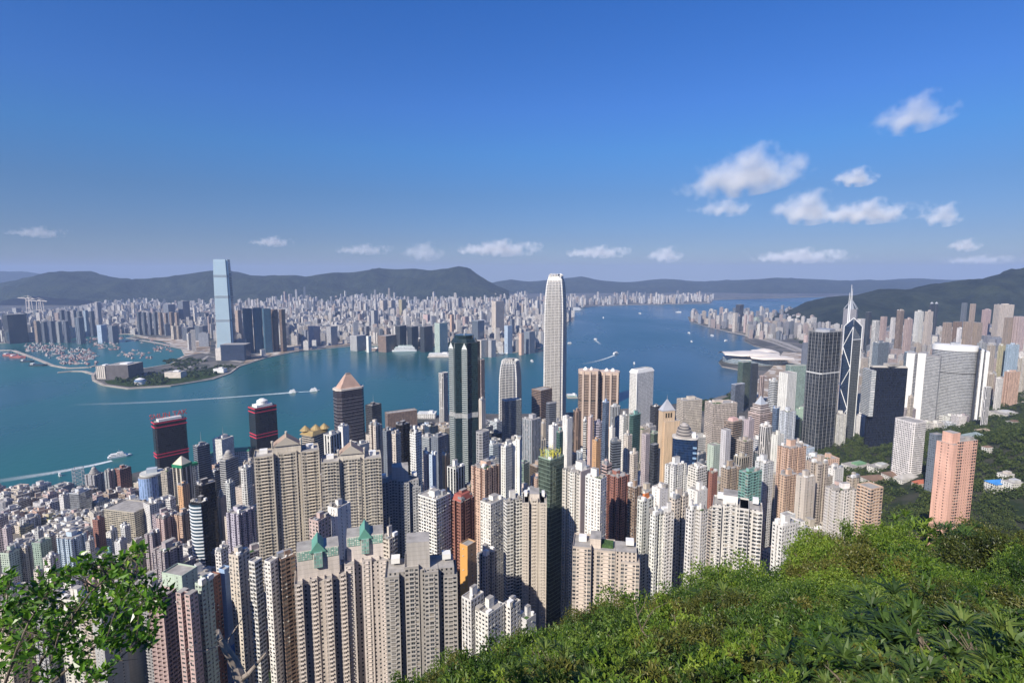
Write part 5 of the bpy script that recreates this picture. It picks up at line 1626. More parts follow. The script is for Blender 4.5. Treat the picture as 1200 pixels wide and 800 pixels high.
def stepped():
    Y = 1000; lab = 'pink and white banded tower stepping up to a grey glass pyramid'
    T, L, h, rng, col = tower(876.5, 891, 905, 486, 512, Y, 'B', 'n', (.55, .45, .43), lab, gl='br')
    z = h
    for k, dz in ((.84, 9), (.66, 8)):
        m = MB(); m.prism(scale_pts(L, k), z, z + dz, 0, 1); m.build('setback_storey', [facade((.58, .50, .48), GL['br'], 3.6, 3.8, 1, .5), CONCRETE], T); z += dz
    m = MB(); m.frustum(scale_pts(L, .5), scale_pts(L, .03), z, z + 15, 0, 0); m.build('pyramid_roof', plain('grey glass roof', (.40, .43, .48), .3, .05), T)
stepped()
# lattice radio tower and arcaded cream building
def lattice():
    Y = 1035; lab = 'slender grey steel lattice tower on a dark waterfront block'
    x, _, zt = at(91, 548, Y); zb = 3.2; h = zt - zb; zm = at(91, 574, Y)[2] - zb
    T = base_obj('lattice_tower', lab, 'tower', (x, Y), zb)
    m = MB(); m.box((0, 0), 17, 17, 0, zm, .4, 0); m.build('block', facade((.10, .10, .11), GL['dk'], 3, 3.6, .7, .6), T)
    m = MB(); c4 = rect((0, 0), 15, 15, .4)
    zs = np.linspace(zm, h, 7)
    for i in range(4):
        a, b = c4[i], c4[(i + 1) % 4]
        m.bar((*a, zm), (*a, h), .5, 4)
        for z0, z1 in zip(zs, zs[1:]):
            m.bar((*a, z0), (*b, z1), .3, 4); m.bar((*b, z0), (*a, z1), .3, 4); m.bar((*a, z1), (*b, z1), .35, 4)
    m.build('steel_lattice', plain('lattice steel', (.34, .36, .38), .5, .1), T)
    note(85, 97, 548, 580, Y, lab)
    Y = 1020; lab = 'cream eight sided waterfront building with a ring of roof arches'
    x, _, zt = at(75, 571, Y); h = zt - zb
    T = base_obj('arcaded_building', lab, 'building', (x, Y), zb)
    P = ngon((0, 0), 16, 8, R(22))
    m = MB(); m.prism(P, 0, h * .72, 0, 1); m.build('wall', [facade((.60, .52, .38), GL['dk'], 4, 3.4, .5, .4), CONCRETE], T)
    m = MB(); m.prism(scale_pts(P, .8), h * .72, h * .9, 1, 1)
    for p in P: m.box(p, 2, 2, h * .72, h, 0, 0)
    m.prism(scale_pts(P, 1.03), h * .94, h, 0, 0); m.build('roof_arcade', [plain('cream render', (.6, .5, .36)), plain('dark void', (.06, .05, .045))], T)
    note(65, 85, 569, 584, Y, lab)
lattice()
def longroof():
    for (x0, x1, y, Y, lab) in ((244, 262, 530, 1090, 'long low green roofed hall at the harbour behind the white masted twin block'), (272, 292, 525, 1110, 'second low green roofed hall at the foot of the eastern red banded tower')):
        a, b = at(x0, y, Y), at(x1, y, Y)
        T = base_obj('market_hall', lab, 'building', ((a[0] + b[0]) / 2, Y), 3.2)
        w_ = (b[0] - a[0]); h = max(a[2] - 3.2, 10)
        m = MB(); m.box((0, 0), w_, 24, 0, h - 3, .25, 0); m.build('wall', facade(C['lg'], GL['dk'], 4, 4, .8, .5), T)
        m = MB(); m.frustum(rect((0, 0), w_ + 3, 27, .25), rect((0, 0), w_ - 6, 8, .25), h - 3, h + 1, 0, 0); m.build('green_roof', plain('green roof sheet', (.05, .20, .13), .5, .1), T)
        note(x0, x1, y, y + 10, Y, lab)
longroof()
# roof extras on table towers
T, L, h, rng, col = BUILT['green and black tower with yellow scaffolding on its roof']
m = MB()
for i in range(46):
    p = Vector(L[0]).lerp(Vector(L[1]), rng.random()).lerp(Vector(L[3]).lerp(Vector(L[2]), rng.random()), rng.random())
    q = p + Vector((rng.uniform(-4, 4), rng.uniform(-4, 4)))
    m.bar((*p, h), (*p, h + rng.uniform(3, 9)), .18, 4); m.bar((*p, h + rng.uniform(2, 8)), (*q, h + rng.uniform(2, 9)), .18, 4)
m.build('bamboo_scaffold', plain('yellow bamboo', (.62, .58, .10), .6, .1), T)
for lab_, colr, nm, fr in (('white apartment tower with an orange roof hut', (.55, .18, .06), 'roof_hut', .5), ('red brown apartment tower with red roof', (.30, .09, .07), 'red_roof', .9), ('tan banded office block with a pink roof box', (.55, .36, .33), 'roof_box', .55)):
    T, L, h, rng, col = BUILT[lab_]
    m = MB(); m.frustum(scale_pts(L, fr), scale_pts(L, fr * .72), h, h + 5, 0, 0); m.build(nm, plain(nm, colr, .7, .12), T)
T, L, h, rng, col = BUILT['thin tower with a bright blue painted stair strip']
m = MB(); A, B = Vector(L[0]), Vector(L[1]); p = A.lerp(B, .5) * 1.03
m.box(tuple(p), (B - A).length * .7, .8, 0, h * .75, math.atan2((B - A).y, (B - A).x), 0); m.build('blue_strip', plain('blue paint', (.02, .16, .55), .5, .06), T)
T, L, h, rng, col = BUILT['slab with an orange painted side wall']
m = MB(); A, B = Vector(L[3]), Vector(L[0]); t = (B - A).normalized(); q = Vector((t.y, -t.x)); p = A.lerp(B, .5) + q * .12
m.box(tuple(p), (B - A).length * .98, .2, -4, h + .5, math.atan2(t.y, t.x), 0); m.build('orange_side', plain('orange paint', (.62, .33, .10), .7, .06), T)
T, L, h, rng, col = BUILT['tall white tower with a blank mauve side wall']
m = MB(); A, B = Vector(L[0]), Vector(L[1]); t = (B - A).normalized(); q = Vector((t.y, -t.x)); p = A.lerp(B, .5) + q * .5
m.box(tuple(p), (B - A).length * 1.0, .9, -4, h + 3, math.atan2(t.y, t.x), 0); m.build('blank_side', plain('mauve render', (.38, .32, .32), .85, .06), T)
# ------------------------------------------------------------------ low houses in the gardens, roads, lawns
def house(px, py, w_px, hgt, lab, wall, roofc, name='garden_house', hip=True, dep=.7, storeys=1, zextra=0.0):
    # find where the line of sight meets the hillside
    Y = None
    for y in np.arange(330, 1640, 4):
        x, _, z = at(px, py, y)
        if z < tz(x, y): Y = y; break
    if Y is None: return
    x, _, z = at(px, py, Y); zb = tz(x, Y) - 1
    w_ = w_px / F * Y * 1.05
    T = empty(name, (x, Y, zb)); tag(T, lab, 'house')
    rot = rng.uniform(.1, .5)
    m = MB(); m.box((0, 0), w_, w_ * dep, -4, hgt, rot, 0, 1); m.build('wall', [facade(wall, GL['dk'], 3.2, 3.2, .5, .5), CONCRETE], T)
    m = MB()
    if hip: m.frustum(rect((0, 0), w_ * 1.06, w_ * dep * 1.06, rot), rect((0, 0), w_ * .5, w_ * dep * .12, rot), hgt, hgt + w_ * .16, 0, 0)
    else: m.box((w_ * .1, 0), w_ * .5, w_ * dep * .5, hgt, hgt + 3, rot, 0)
    m.build('roof', plain('roof ' + lab[:12], roofc, .8, .2), T)
    FORMS[T.name] = ([(x + p[0], Y + p[1]) for p in rect((0, 0), w_, w_ * dep, rot)], zb, zb + hgt)
wht, brn, red = (.68, .66, .62), (.18, .12, .09), (.40, .13, .08)
house(1003, 548, 30, 9, 'long white low hall with a green tennis roof below the dark gridded tower', wht, (.16, .30, .17), hip=False, dep=.5)
house(1030, 549, 26, 8, 'white flat hall joined to the green roofed one, in front of the black cubic tower', wht, (.5, .5, .48), hip=False, dep=.5)
house(1025, 565, 24, 8, 'white garden villa with brown hipped roof left of the white cubic block', wht, brn)
house(1048, 560, 22, 7, 'small white villa beneath the white cubic office block', wht, brn)
house(1062, 563, 26, 7, 'long pale villa with a grey roof between the trees', wht, (.4, .38, .36), dep=.4)
house(1080, 570, 20, 7, 'red roofed low building near the salmon tower', (.6, .5, .42), red, dep=.4)
house(966, 541, 12, 9, 'white domed chapel like house at the foot of the dark gridded tower', wht, wht)
house(1016, 580, 16, 6, 'white terrace house half hidden by the garden trees', wht, brn)
house(1168, 574, 20, 12, 'white house with a bright blue roof among the dark trees', wht, (.05, .22, .55))
house(1186, 574, 18, 13, 'white stepped house beside the blue roofed one', wht, (.5, .5, .5), hip=False)
house(1178, 561, 14, 10, 'pale house up the slope from the blue roofed one', wht, (.55, .5, .45), hip=False)
house(1156, 532, 9, 13, 'small white gabled tower house alone among the dark trees', wht, (.55, .55, .55))
house(1176, 486, 26, 8, 'white low institute buildings high in the wooded park', wht, (.5, .5, .5), hip=False)
house(1187, 497, 12, 8, 'small white house below the institute in the wooded park', wht, (.5, .5, .5), hip=False)
house(1140, 515, 22, 9, 'grey green glasshouse roof above the salmon tower', (.3, .34, .33), (.22, .27, .28))
house(1152, 508, 14, 8, 'tan round roofed hall beside the glasshouse', (.45, .36, .28), (.34, .27, .21))
house(877, 668, 16, 7, 'little house with an orange red hipped roof at the edge of the woods', wht, (.55, .12, .06))
def strip(name, pix, wd, mat, zoff=.6, z=3.2, kind='structure', deck=False):
    pts = [ground(x, y, z + zoff) for x, y in pix]
    q = []
    nrm = []
    for i in range(len(pts)):
        a, b = pts[max(i - 1, 0)], pts[min(i + 1, len(pts) - 1)]
        L = math.hypot(b[0] - a[0], b[1] - a[1]); nrm.append((-(b[1] - a[1]) / L, (b[0] - a[0]) / L))
    m = MB()
    zz = z + zoff
    for i in range(len(pts) - 1):
        (x0, y0), (x1, y1) = pts[i], pts[i + 1]; (nx, ny), (mx, my) = nrm[i], nrm[i + 1]; h = wd / 2
        m.quads([[(x0 - nx * h, y0 - ny * h, zz), (x1 - mx * h, y1 - my * h, zz), (x1 + mx * h, y1 + my * h, zz), (x0 + nx * h, y0 + ny * h, zz)][::-1]])
        for s in (-1, 1):
            m.quads([[(x0 + s * nx * h, y0 + s * ny * h, z - 1), (x1 + s * mx * h, y1 + s * my * h, z - 1), (x1 + s * mx * h, y1 + s * my * h, zz), (x0 + s * nx * h, y0 + s * ny * h, zz)]])
    return tag(m.build(name, mat), kind=kind)
ASPH = plain('asphalt', (.055, .055, .056), .9, .2, .05)
PALER = plain('pale concrete road', (.30, .28, .26), .9, .2, .03)
LAWN = hill_mat('park lawn', (.03, .06, .016), (.075, .11, .03), .02)
SITE = urban_mat('building site', (.22, .16, .11), (.36, .29, .22), (.5, .46, .42), .03)
def patch(name, pix, mat, z=3.9):
    pts = [ground(x, y, z) for x, y in pix]
    if sum(pts[i - 1][0] * pts[i][1] - pts[i][0] * pts[i - 1][1] for i in range(len(pts))) < 0: pts.reverse()
    m = MB(); m.poly([(*p, z) for p in pts], 0, pts); return tag(m.build(name, mat), kind='structure')
patch('park_lawn', [(122, 446), (126, 449.5), (152, 453), (198, 450.5), (246, 442.5), (262, 437), (240, 433), (200, 436.5), (160, 442)], LAWN, 3.75)
patch('site_ground', [(285, 426), (315, 417.5), (345, 411), (382, 406.5), (424, 402), (420, 399), (380, 401), (335, 405), (296, 412)], SITE, 3.8)
patch('rail_yard', [(200, 423), (222, 416), (246, 412), (247, 400), (200, 396), (150, 394), (190, 400), (214, 408), (217, 416)], SITE, 3.7)
patch('shore_site_ground', [(918, 412), (946, 414), (946, 445), (905, 468), (886, 470), (884, 448), (905, 430)], SITE, 3.8)
patch('harbour_lawn', [(806, 474), (838, 470), (858, 463), (884, 466), (884, 474), (850, 480), (806, 482)], LAWN, 3.75)
strip('waterfront_highway', [(880, 392), (905, 397), (925, 404), (948, 414), (980, 428)], 34, PALER, 9)
strip('waterfront_road', [(852, 388.5), (880, 394), (905, 401), (935, 412)], 22, PALER, 1.0)
strip('park_road', [(215, 433), (232, 425), (244, 417), (262, 420.5), (285, 424)], 20, PALER, 1.2)
strip('yard_road', [(150, 395.5), (190, 402.5), (222, 410), (246, 414)], 24, PALER, 1.4)
strip('far_shore_road', [(290, 416), (340, 408.5), (400, 402.5), (470, 403)], 22, PALER, 1.1)
# mooring wall of the yacht basin
strip('basin_wall', [(874, 393.5), (880, 398), (886, 402), (899, 406)], 14, QUAY, 1.0, 1.0)
def park_trees():
    g = np.random.default_rng(9); r_ = random.Random(9); Q, U = [], []
    polys = [[ground(*p) for p in ((122, 446), (152, 452.5), (198, 450), (262, 437), (280, 430), (240, 428), (200, 433), (150, 441))],
             [ground(*p) for p in ((806, 475), (858, 464), (884, 467), (884, 476), (850, 481), (806, 483))], [ground(*p) for p in ((190, 424), (225, 420), (246, 424), (240, 430), (205, 433))],
             [ground(*p) for p in ((925, 392), (950, 396), (950, 404), (935, 402))]]
    n_ = 0
    while n_ < 900:
        P = r_.choice(polys); xs = [p[0] for p in P]; ys_ = [p[1] for p in P]
        x, y = r_.uniform(min(xs), max(xs)), r_.uniform(min(ys_), max(ys_))
        if not inside(P, x, y): continue
        n_ += 1
        if noise.noise(Vector((x / 70., y / 70., 2.2))) < -.05: continue
        R_ = r_.uniform(4, 7.5); n = 22
        u = g.uniform(-.3, 1, n); th = g.uniform(0, 2 * np.pi, n); rr = np.sqrt(1 - u * u)
        D = np.stack([rr * np.cos(th), rr * np.sin(th), u], 1)
        s = np.cross(D, g.normal(0, 1, (n, 3))); s /= np.linalg.norm(s, axis=1, keepdims=True); t_ = np.cross(D, s)
        c = np.array([x, y, 4 + R_ * .7]) + D * R_; k = 2.6
        Q.append(np.stack([c - s * k, c - t_ * k, c + s * k, c + t_ * k], 1)); U.append(np.repeat(np.stack([g.random(n), np.full(n, r_.random())], 1)[:, None, :], 4, 1))
    m = MB(); m.quads(np.concatenate(Q), np.concatenate(U)); tag(m.build('park_trees', PARK_LEAF), kind='stuff')
# ------------------------------------------------------------------ farther buildings that can be told apart
FAR = '''
940 942 950 402 423 1850 P n sl dk|plain slate slab close beside the broad dark gridded tower
942 - 949 393 403 2300 P n pk dk|small pink block above the plain slate slab
865 871 880 425 470 1680 C n gn te|green glass harbour tower with a pale top
880 882 889 426 482 1640 C n sl bl|dark blue tower with a small red sign panel
857 862 873 451 476 1600 C n lb bl|wide pale blue glass block by the harbour lawn
889 - 897 441 474 1560 F n pk dk|thin pink ribbed tower next to the dark blue one
1023 1030 1042 402 430 1700 F f sl lt|slate and white striped office tower behind the black cubic tower
1059 - 1073 413 455 1560 C n lb te|teal glass block between the black cubic tower and the white slabs
1051 - 1060 364 400 2400 F f tn br|tall reddish brown tower with a pale green cap
1060 - 1070 374 398 2350 R f pk dk|pink tower joined to the tall reddish brown tower
1072 - 1083 365 382 2750 R f wh dk|white apartment tower below the wooded ridge
1084 - 1094 365 384 2700 R f cr dk|cream and white apartment tower below the wooded ridge
1089.5 - 1094.5 356 370 3050 C p sl bl|western of two slender slate spires before the wooded ridge
1095 - 1100 356 382 3050 C p sl bl|eastern of two slender slate spires before the wooded ridge
1127 - 1134 355 378 3000 R n sl dk|slim slate tower with white edge against the wooded ridge
1137 - 1144 356 380 2980 R n tn dk|slim tan tower with glass top against the wooded ridge
1151 - 1162 363 379 3000 R f pk dk|pink apartment tower with white side against the wooded ridge
1165 1172 1189 357 378 2850 R t cr dk|broad cream apartment block high on the wooded ridge
1105 - 1116 378 406 2250 R n tn dk|first of the four brown estate towers, nearest the pink tower
1117 - 1128 377 406 2250 R n br dk|second of the four brown estate towers, darker brown
1129 - 1140 377 406 2250 R n tn dk|third of the four brown estate towers
1141 - 1152 378 406 2250 R n tn dk|last of the four brown estate towers, beside a wooded knoll
1121.5 - 1127.5 385 404 1850 S t wh dk|slim white tower rising behind the curved tower's white crown
1177 - 1188 372 402 2300 R n tn dk|brown red apartment tower beside the wooded knoll
1188 - 1203 371 405 2280 R n pk dk|pinkish brown apartment tower at the photo's right edge
1014 - 1022 366 400 2600 C n sl bl|slim dark slate tower behind the white far slab
1004 - 1014 374 390 2500 S n wh dk|bright white far slab beside the open pyramid cap
1022 - 1031 376 400 2100 F n wh dk|white and black striped slim tower
1032 - 1040 371 392 2600 R n pk dk|small pink far tower near the white and black striped one
1044 - 1050 372 392 2700 R n wh dk|small white far tower next to the reddish brown tower
1145 - 1157 402 440 1850 R f gy dk|grey apartment tower right of the curved white crowned tower
1157 - 1167 405 442 1800 R f be dk|grey and yellow apartment tower above the wooded park
1170 - 1179 405 432 1900 R f ye dk|yellow beige apartment tower near the park
1179 1188 1195 404 436 1850 R f lb te|pale teal and white apartment tower near the park
1177 1184 1196 436 466 1480 R f sa dk|salmon apartment block at the edge of the wooded park
1155 - 1166 438 462 1500 R f be dk|beige apartment block below the grey and yellow tower
1167 - 1176 444 465 1450 S f wh dk|small white tower beside the salmon park edge block
1194 - 1206 420 452 1600 R f cr dk|cream block cut off by the photo's right edge
862 - 872 357 366 4600 C n sl bl|dark navy glass block among pale far towers
900 - 905.5 376 388 3650 P n tn dk|lone tan tower on the far bay shore
884 - 890 372 388 3700 S n pg dk|pale green grey tower on the far bay shore
859 - 864.5 367 383 3900 S n cr dk|cream slab tower on the far bay shore
872 - 876 369 384 3850 S n pk dk|pink slim tower on the far bay shore
878 - 882 369 385 3800 R n pk dk|mauve pink slim tower on the far bay shore
283.5 286 295.4 362 411 2850 F n td bl|western of three joined teal glass slabs
295.6 297 306.4 361 411 2850 F n td bl|middle of three joined teal glass slabs
306.6 308 317.5 362 411 2850 F n td bl|eastern of three joined teal glass slabs
317 - 325.5 363 406 2900 F n br dk|western dark maroon twin slab east of the teal slabs
326.5 - 334 363 406 2900 F n br dk|eastern dark maroon twin slab east of the teal slabs
275 - 283 364 403 3050 S n tn dk|brown slab tower between the pale skyscraper and teal slabs
191 - 205 357 382 4100 S n sl dk|dark slate block behind the row of slim towers
208 - 222 353 376 4200 S n sl dk|taller dark slate block behind the row of slim towers
2 8 38 369 398 3250 C n sl dk|wide dark box building on the far left shore
14 - 25 361 370 4200 S n gy dk|grey block behind the wide dark box building
87 - 98 372 398 3250 R n sl bl|tall blue grey tower behind the crowded boats
110 - 118 354 380 3900 R n gy dk|tall grey tower alone above far rooftops
113 - 125 381 391 3300 S n lb dk|low blue grey slab north of the boat shelter
126 - 138 382 391 3300 S n sl dk|low slate slab north of the boat shelter
463 - 476 382 405 2950 C n sl bl|western of three dark waterfront slabs across the harbour
477 - 490 383 405 2950 C n sl bl|middle of three dark waterfront slabs across the harbour
492 497 507 383 406 2900 C n sl te|eastern of three dark waterfront slabs across the harbour
509 515 524.5 379 408 2850 G n pg lt|pale green glazed tower across the harbour
576 581 590.5 353 390 3300 R n cr dk|very tall cream tower across the harbour
527 - 532 369 395 3300 S n sa dk|thin peach tower behind the pale green glazed tower
553 560 567.5 376 398 3000 C n lb te|twin pale blue glass tower across the harbour
558 - 572 399 413 2700 S n cr dk|cream waterfront hotel block across the harbour
572 - 581 399 413 2720 S n gy dk|grey half of the waterfront hotel across the harbour
591 - 600.5 382 407 2850 S n lb dk|white and slate tower near the far clock plaza
597.5 - 603 374 398 3100 S n sl dk|thin slate tower behind the white and slate one
608 - 614 391 406 2800 P n sa dk|small peach tower near the winged hall
614 - 627 389 404 2850 P n sl dk|dark grey block behind the winged hall
434.5 - 443 364 396 3400 S n gy dk|lone tall grey brown slab across the harbour
443 - 465 394 406 2900 D n br dk|wide brown waterfront block across the harbour
410 - 429 394 406 2950 D n lg dk|wide pale grey waterfront hall across the harbour
429 - 435 394 407 2900 P n wh dk|small white block beside the wide brown waterfront block
496 - 508 369 382 3700 S n pk dk|pink brown block behind the dark waterfront slabs
542 - 549 371 392 3600 R n pk dk|pink far tower with pointed top
445 - 454 352 363 5400 R n cr dk|cream housing block far inland
455 - 463 352 363 5400 R n cr dk|second cream housing block far inland
467 - 476 351 362 5300 R n ye dk|yellowish housing block far inland
200 - 206 382 394 3450 R n cr dk|cream short block beside the pale skyscraper's western foot
206 - 212 382 394 3450 R n be dk|beige short block beside the cream short one
213 - 227 384 396 3400 R n sl dk|dark teal short block before the rail yard
228 - 243 382 396 3400 R n sl dk|second dark teal short block before the rail yard
361 - 375 383 398 3150 S n mv dk|mauve slab behind the eastern building site
382 - 395 383 398 3150 S n gy dk|grey slab behind the eastern building site
'''
for ln in FAR.strip().split('\n'):
    d_, lab = ln.split('|'); f = d_.split()
    tower(float(f[0]), None if f[1] == '-' else float(f[1]), float(f[2]), float(f[3]), float(f[4]), float(f[5]), f[6], f[7], f[8], lab, gl=f[9], near=False, zb=3.0)
# rows of alike towers
rng = random.Random(11)
for i in range(8):
    x0 = 159.5 + i * 6.4
    tower(x0, None, x0 + 5.2, 365.5 + (i % 3) * .5, 390, 3700, 'R', 'n', 'sl' if i < 4 else 'tn', ['westernmost', 'second', 'third', 'fourth', 'fifth', 'sixth', 'seventh', 'easternmost'][i] + ' of eight slim alike towers, the western four bluish', near=False, zb=3.0, group='row of eight slim towers')
for i in range(5):
    x0 = 39 + i * 8.6
    tower(x0, None, x0 + 7.4, 376 + (i % 2), 398, 3300, 'R', 'n', ('tn', 'sl', 'sl', 'gy', 'sl')[i], ['westernmost', 'second', 'third', 'fourth', 'easternmost'][i] + ' of five towers lining the boat shelter', near=False, zb=3.0, group='towers lining the boat shelter')
for i in range(6):
    x0 = 69 + i * 7
    tower(x0, None, x0 + 6, 363.5 + (i % 2), 378, 3650, 'R', 'n', ('sl', 'sl', 'gy', 'sl', 'lb', 'sl')[i], ['westernmost', 'second', 'third', 'fourth', 'fifth', 'easternmost'][i] + ' of six towers in the back row above the shelter', near=False, zb=3.0, group='back row of towers')

# container cranes on the far left
def crane(px, py, Y, s, lab):
    x, _, z = at(px, py, Y); zb = 3.2
    T = base_obj('harbour_crane', lab, 'crane', (x, Y), zb); h = z - zb
    st = plain('crane paint', (.52, .47, .42), .6, .1)
    m = MB()
    for u in (-14, 14):
        for v in (-12, 12): m.bar((u * s, v, 0), (u * s * .6, v, h * .9), 3.2, 4)
    m.bar((-10 * s, -12, h * .5), (10 * s, -12, h * .5), 2.6, 4); m.bar((-9 * s, 0, h * .9), (9 * s, 0, h * .9), 5, 4)
    m.build('portal_legs', st, T)
    m = MB(); m.bar((-62 * s, 0, h * .9), (34 * s, 0, h * .86), 4.5, 4); m.build('boom', st, T)
    m = MB(); m.bar((0, 0, h * .88), (-4, 0, h), 2.5, 4); m.bar((-4, 0, h), (-50 * s, 0, h * .9), 1.2, 4); m.bar((-4, 0, h), (30 * s, 0, h * .87), 1.2, 4); m.build('stays', st, T)
    note(px - 14, px + 10, py, py + 20, Y, lab)
crane(46, 349, 4700, 1.9, 'large beige harbour crane rising behind the far left towers')
crane(33, 346, 4900, 1.5, 'smaller harbour crane with level boom at the far left')

# ------------------------------------------------------------------ special places across the water and on the shore
def winged_hall():
    lab = 'low pink winged concert hall on the far waterfront'
    c = ground(606, 409)
    T = base_obj('concert_hall', lab, 'hall', c, 3.2)
    m = MB(); n = 14; w_ = 150
    top = []
    for i in range(n + 1):
        t = i / n; top.append(16 + 40 * abs(t - .42) ** 1.35 * (1.5 if t > .42 else .75))
    for i in range(n):
        x0, x1 = -w_ / 2 + w_ * i / n, -w_ / 2 + w_ * (i + 1) / n
        q = []
        for (xa, xb, za, zb_) in ((x0, x1, top[i], top[i + 1]),):
            m.quads([[(xa, -18, 0), (xb, -18, 0), (xb, -18, zb_), (xa, -18, za)], [(xb, 22, 0), (xa, 22, 0), (xa, 22, za), (xb, 22, zb_)], [(xa, -18, za), (xb, -18, zb_), (xb, 22, zb_), (xa, 22, za)]])
    m.quads([[(-w_ / 2, 22, 0), (-w_ / 2, -18, 0), (-w_ / 2, -18, top[0]), (-w_ / 2, 22, top[0])], [(w_ / 2, -18, 0), (w_ / 2, 22, 0), (w_ / 2, 22, top[n]), (w_ / 2, -18, top[n])]])
    m.build('winged_body', plain('pink tile', (.58, .42, .36), .8, .06), T)
    m = MB(); m.box((-30, -26), 70, 14, 0, 9, 0, 0); m.build('arcade', plain('dark arcade', (.2, .16, .14)), T)
    note(589, 621, 401, 413, 2750, lab)
winged_hall()

def exhibition_centre():
    lab = 'white harbour exhibition centre with a sweeping winged roof'
    c = ground(884, 424); zb = 3.2
    T = base_obj('exhibition_hall', lab, 'hall', c, zb)
    Y = c[1]; sc = Y / F
    m = MB(); m.prism(ngon((0, 0), 36 * sc, 30, 0, 105, R(-6)), 0, 22, 0, 1); m.build('glass_hall', [facade((.45, .48, .50), (.10, .16, .2), 6, 7, .8, .8, .1, .02, .2), WHITE], T)
    roof = plain('pale roof sheet', (.66, .60, .54), .5, .05)
    def wing(u0, u1, z0, zc, v0, v1, nm):
        m = MB(); n = 16
        rows = []
        for i in range(n + 1):
            t = i / n
            u = u0 + (u1 - u0) * t
            wd = math.sin(math.pi * (.12 + .8 * t)) ** .7
            row = []
            for j in range(7):
                s = j / 6 - .5
                v = (v0 + v1) / 2 + (v1 - v0) * s * wd
                z = z0 + (zc - z0) * math.sin(math.pi * min(t * .9 + .05, 1)) + 9 * math.cos(math.pi * s) + 10 * max(0, .25 - t) * 4
                row.append((u, v, z))
            rows.append(row)
        for i in range(n):
            for j in range(6):
                m.quads([[rows[i][j], rows[i + 1][j], rows[i + 1][j + 1], rows[i][j + 1]][::1]])
                m.quads([[(p[0], p[1], p[2] - 3) for p in (rows[i][j], rows[i][j + 1], rows[i + 1][j + 1], rows[i + 1][j])]])
            for j in (0, 6):
                a, b = rows[i][j], rows[i + 1][j]
                m.quads([[(a[0], a[1], a[2] - 3), (b[0], b[1], b[2] - 3), b, a]])
        m.build(nm, roof, T, True)
    wing(-40 * sc, 26 * sc, 30, 44, -90, 70, 'main_roof')
    wing(-16 * sc, 34 * sc, 24, 34, -135, -40, 'front_roof')
    wing(2 * sc, 36 * sc, 26, 46, 20, 110, 'rear_roof')
    note(846, 915, 407, 428, Y, lab)
exhibition_centre()

def slab_at(name, px0, px1, py_base, py_top, lab, cat, mat, depth=40, parts=None, zb=3.2):
    c0, c1 = ground(px0, py_base, zb), ground(px1, py_base, zb)
    Y = (c0[1] + c1[1]) / 2; x = (c0[0] + c1[0]) / 2
    T = base_obj(name, lab, cat, (x, Y + depth / 2), zb)
    h = max(at(px0, py_top, Y)[2] - zb, 4)
    w_ = abs(c1[0] - c0[0])
    m = MB(); m.box((0, 0), w_, depth, 0, h, 0, 0, 1); m.build('wall', [mat, CONCRETE], T)
    m = MB(); m.box((w_ * .1, 0), w_ * .35, depth * .4, h, h + 4, 0, 0); m.build('roof_plant', WHITE, T)
    note(px0, px1, py_top, py_base, Y, lab)
    return T, w_, h, Y
slab_at('ventilation_building', 113.5, 124, 444, 429, 'beige louvred block at the tip of the park headland', 'building', facade(C['cr'], GL['dk'], 8, 50, .3, .9), 50)
slab_at('low_hall', 125, 151, 444, 428, 'long dark low hall on the park headland', 'building', plain('dark hall', (.11, .10, .10), .8), 90)
T, w_, h, Y = slab_at('arch_office', 483, 496.5, 408, 397, 'pinkish arch shaped office block on the far waterfront', 'building', facade((.5, .4, .36), GL['dk'], 4, 4, .5, .5), 40)
m = MB(); m.box((0, -21), w_ * .4, 3, h * .2, h * .72, 0, 0); m.build('arch_opening', plain('dark opening', (.03, .025, .02)), T)
slab_at('low_pavilion', 193, 212, 443, 436, 'long cream low pavilion on the park headland', 'building', plain('cream wall', C['cr']), 40)
slab_at('white_pavilion', 250, 262, 437, 432, 'small white pavilion at the eastern end of the headland park', 'building', WHITE, 30)
def drum():
    c = ground(164.5, 450); T = base_obj('drum_hall', 'round white drum hall with glass band on the headland lawn', 'hall', c, 3.2)
    r_ = 6.2 * c[1] / F
    m = MB(); m.prism(ngon((0, 0), r_, 28), 0, 12, 0, 0); m.frustum(ngon((0, 0), r_ * 1.05, 28), ngon((0, 0), r_ * .8, 28), 12, 19, 1, None); m.frustum(ngon((0, 0), r_ * .8, 28), ngon((0, 0), r_ * .2, 28), 19, 24, 0, 0)
    m.build('drum', [WHITE, plain('glass band', (.10, .16, .26), .15)], T)
drum()
def pier(px0, px1, py, hgt, lab, name='ferry_pier', colr=None, dep=50):
    c0, c1 = ground(px0, py, 2), ground(px1, py, 2)
    T = base_obj(name, lab, 'pier', ((c0[0] + c1[0]) / 2, (c0[1] + c1[1]) / 2), 0)
    L = math.hypot(c1[0] - c0[0], c1[1] - c0[1]); rot = math.atan2(c1[1] - c0[1], c1[0] - c0[0])
    m = MB(); m.box((0, 0), L, dep, -1, 3, rot, 0); m.build('deck', QUAY, T)
    m = MB(); m.box((0, 0), L * .92, dep * .7, 3, hgt, rot, 0, 1); m.build('pier_building', [facade(colr or C['wh'], GL['dk'], 6, 4, .7, .45), plain('pale pier roof', (.6, .6, .58))], T)
    m = MB(); m.box((L * .2 * math.cos(rot), L * .2 * math.sin(rot)), L * .2, dep * .3, hgt, hgt + 5, rot, 0); m.build('roof_house', WHITE, T)
pier(502, 530, 417, 16, 'white pier terminal with parking roof jutting from the far shore', dep=70)
pier(429, 446, 410, 12, 'short dark pier shed on the far shore', colr=C['br'])
pier(568, 578, 413, 9, 'small white passenger pier below the far hotel', dep=25)
pier(489, 512, 489, 17, 'long white ferry pier with green planted roof behind dark blocks', colr=C['wh'])
pier(664, 676, 464, 7, 'pale turquoise roofed pier east of the tallest near tower', colr=C['te'])

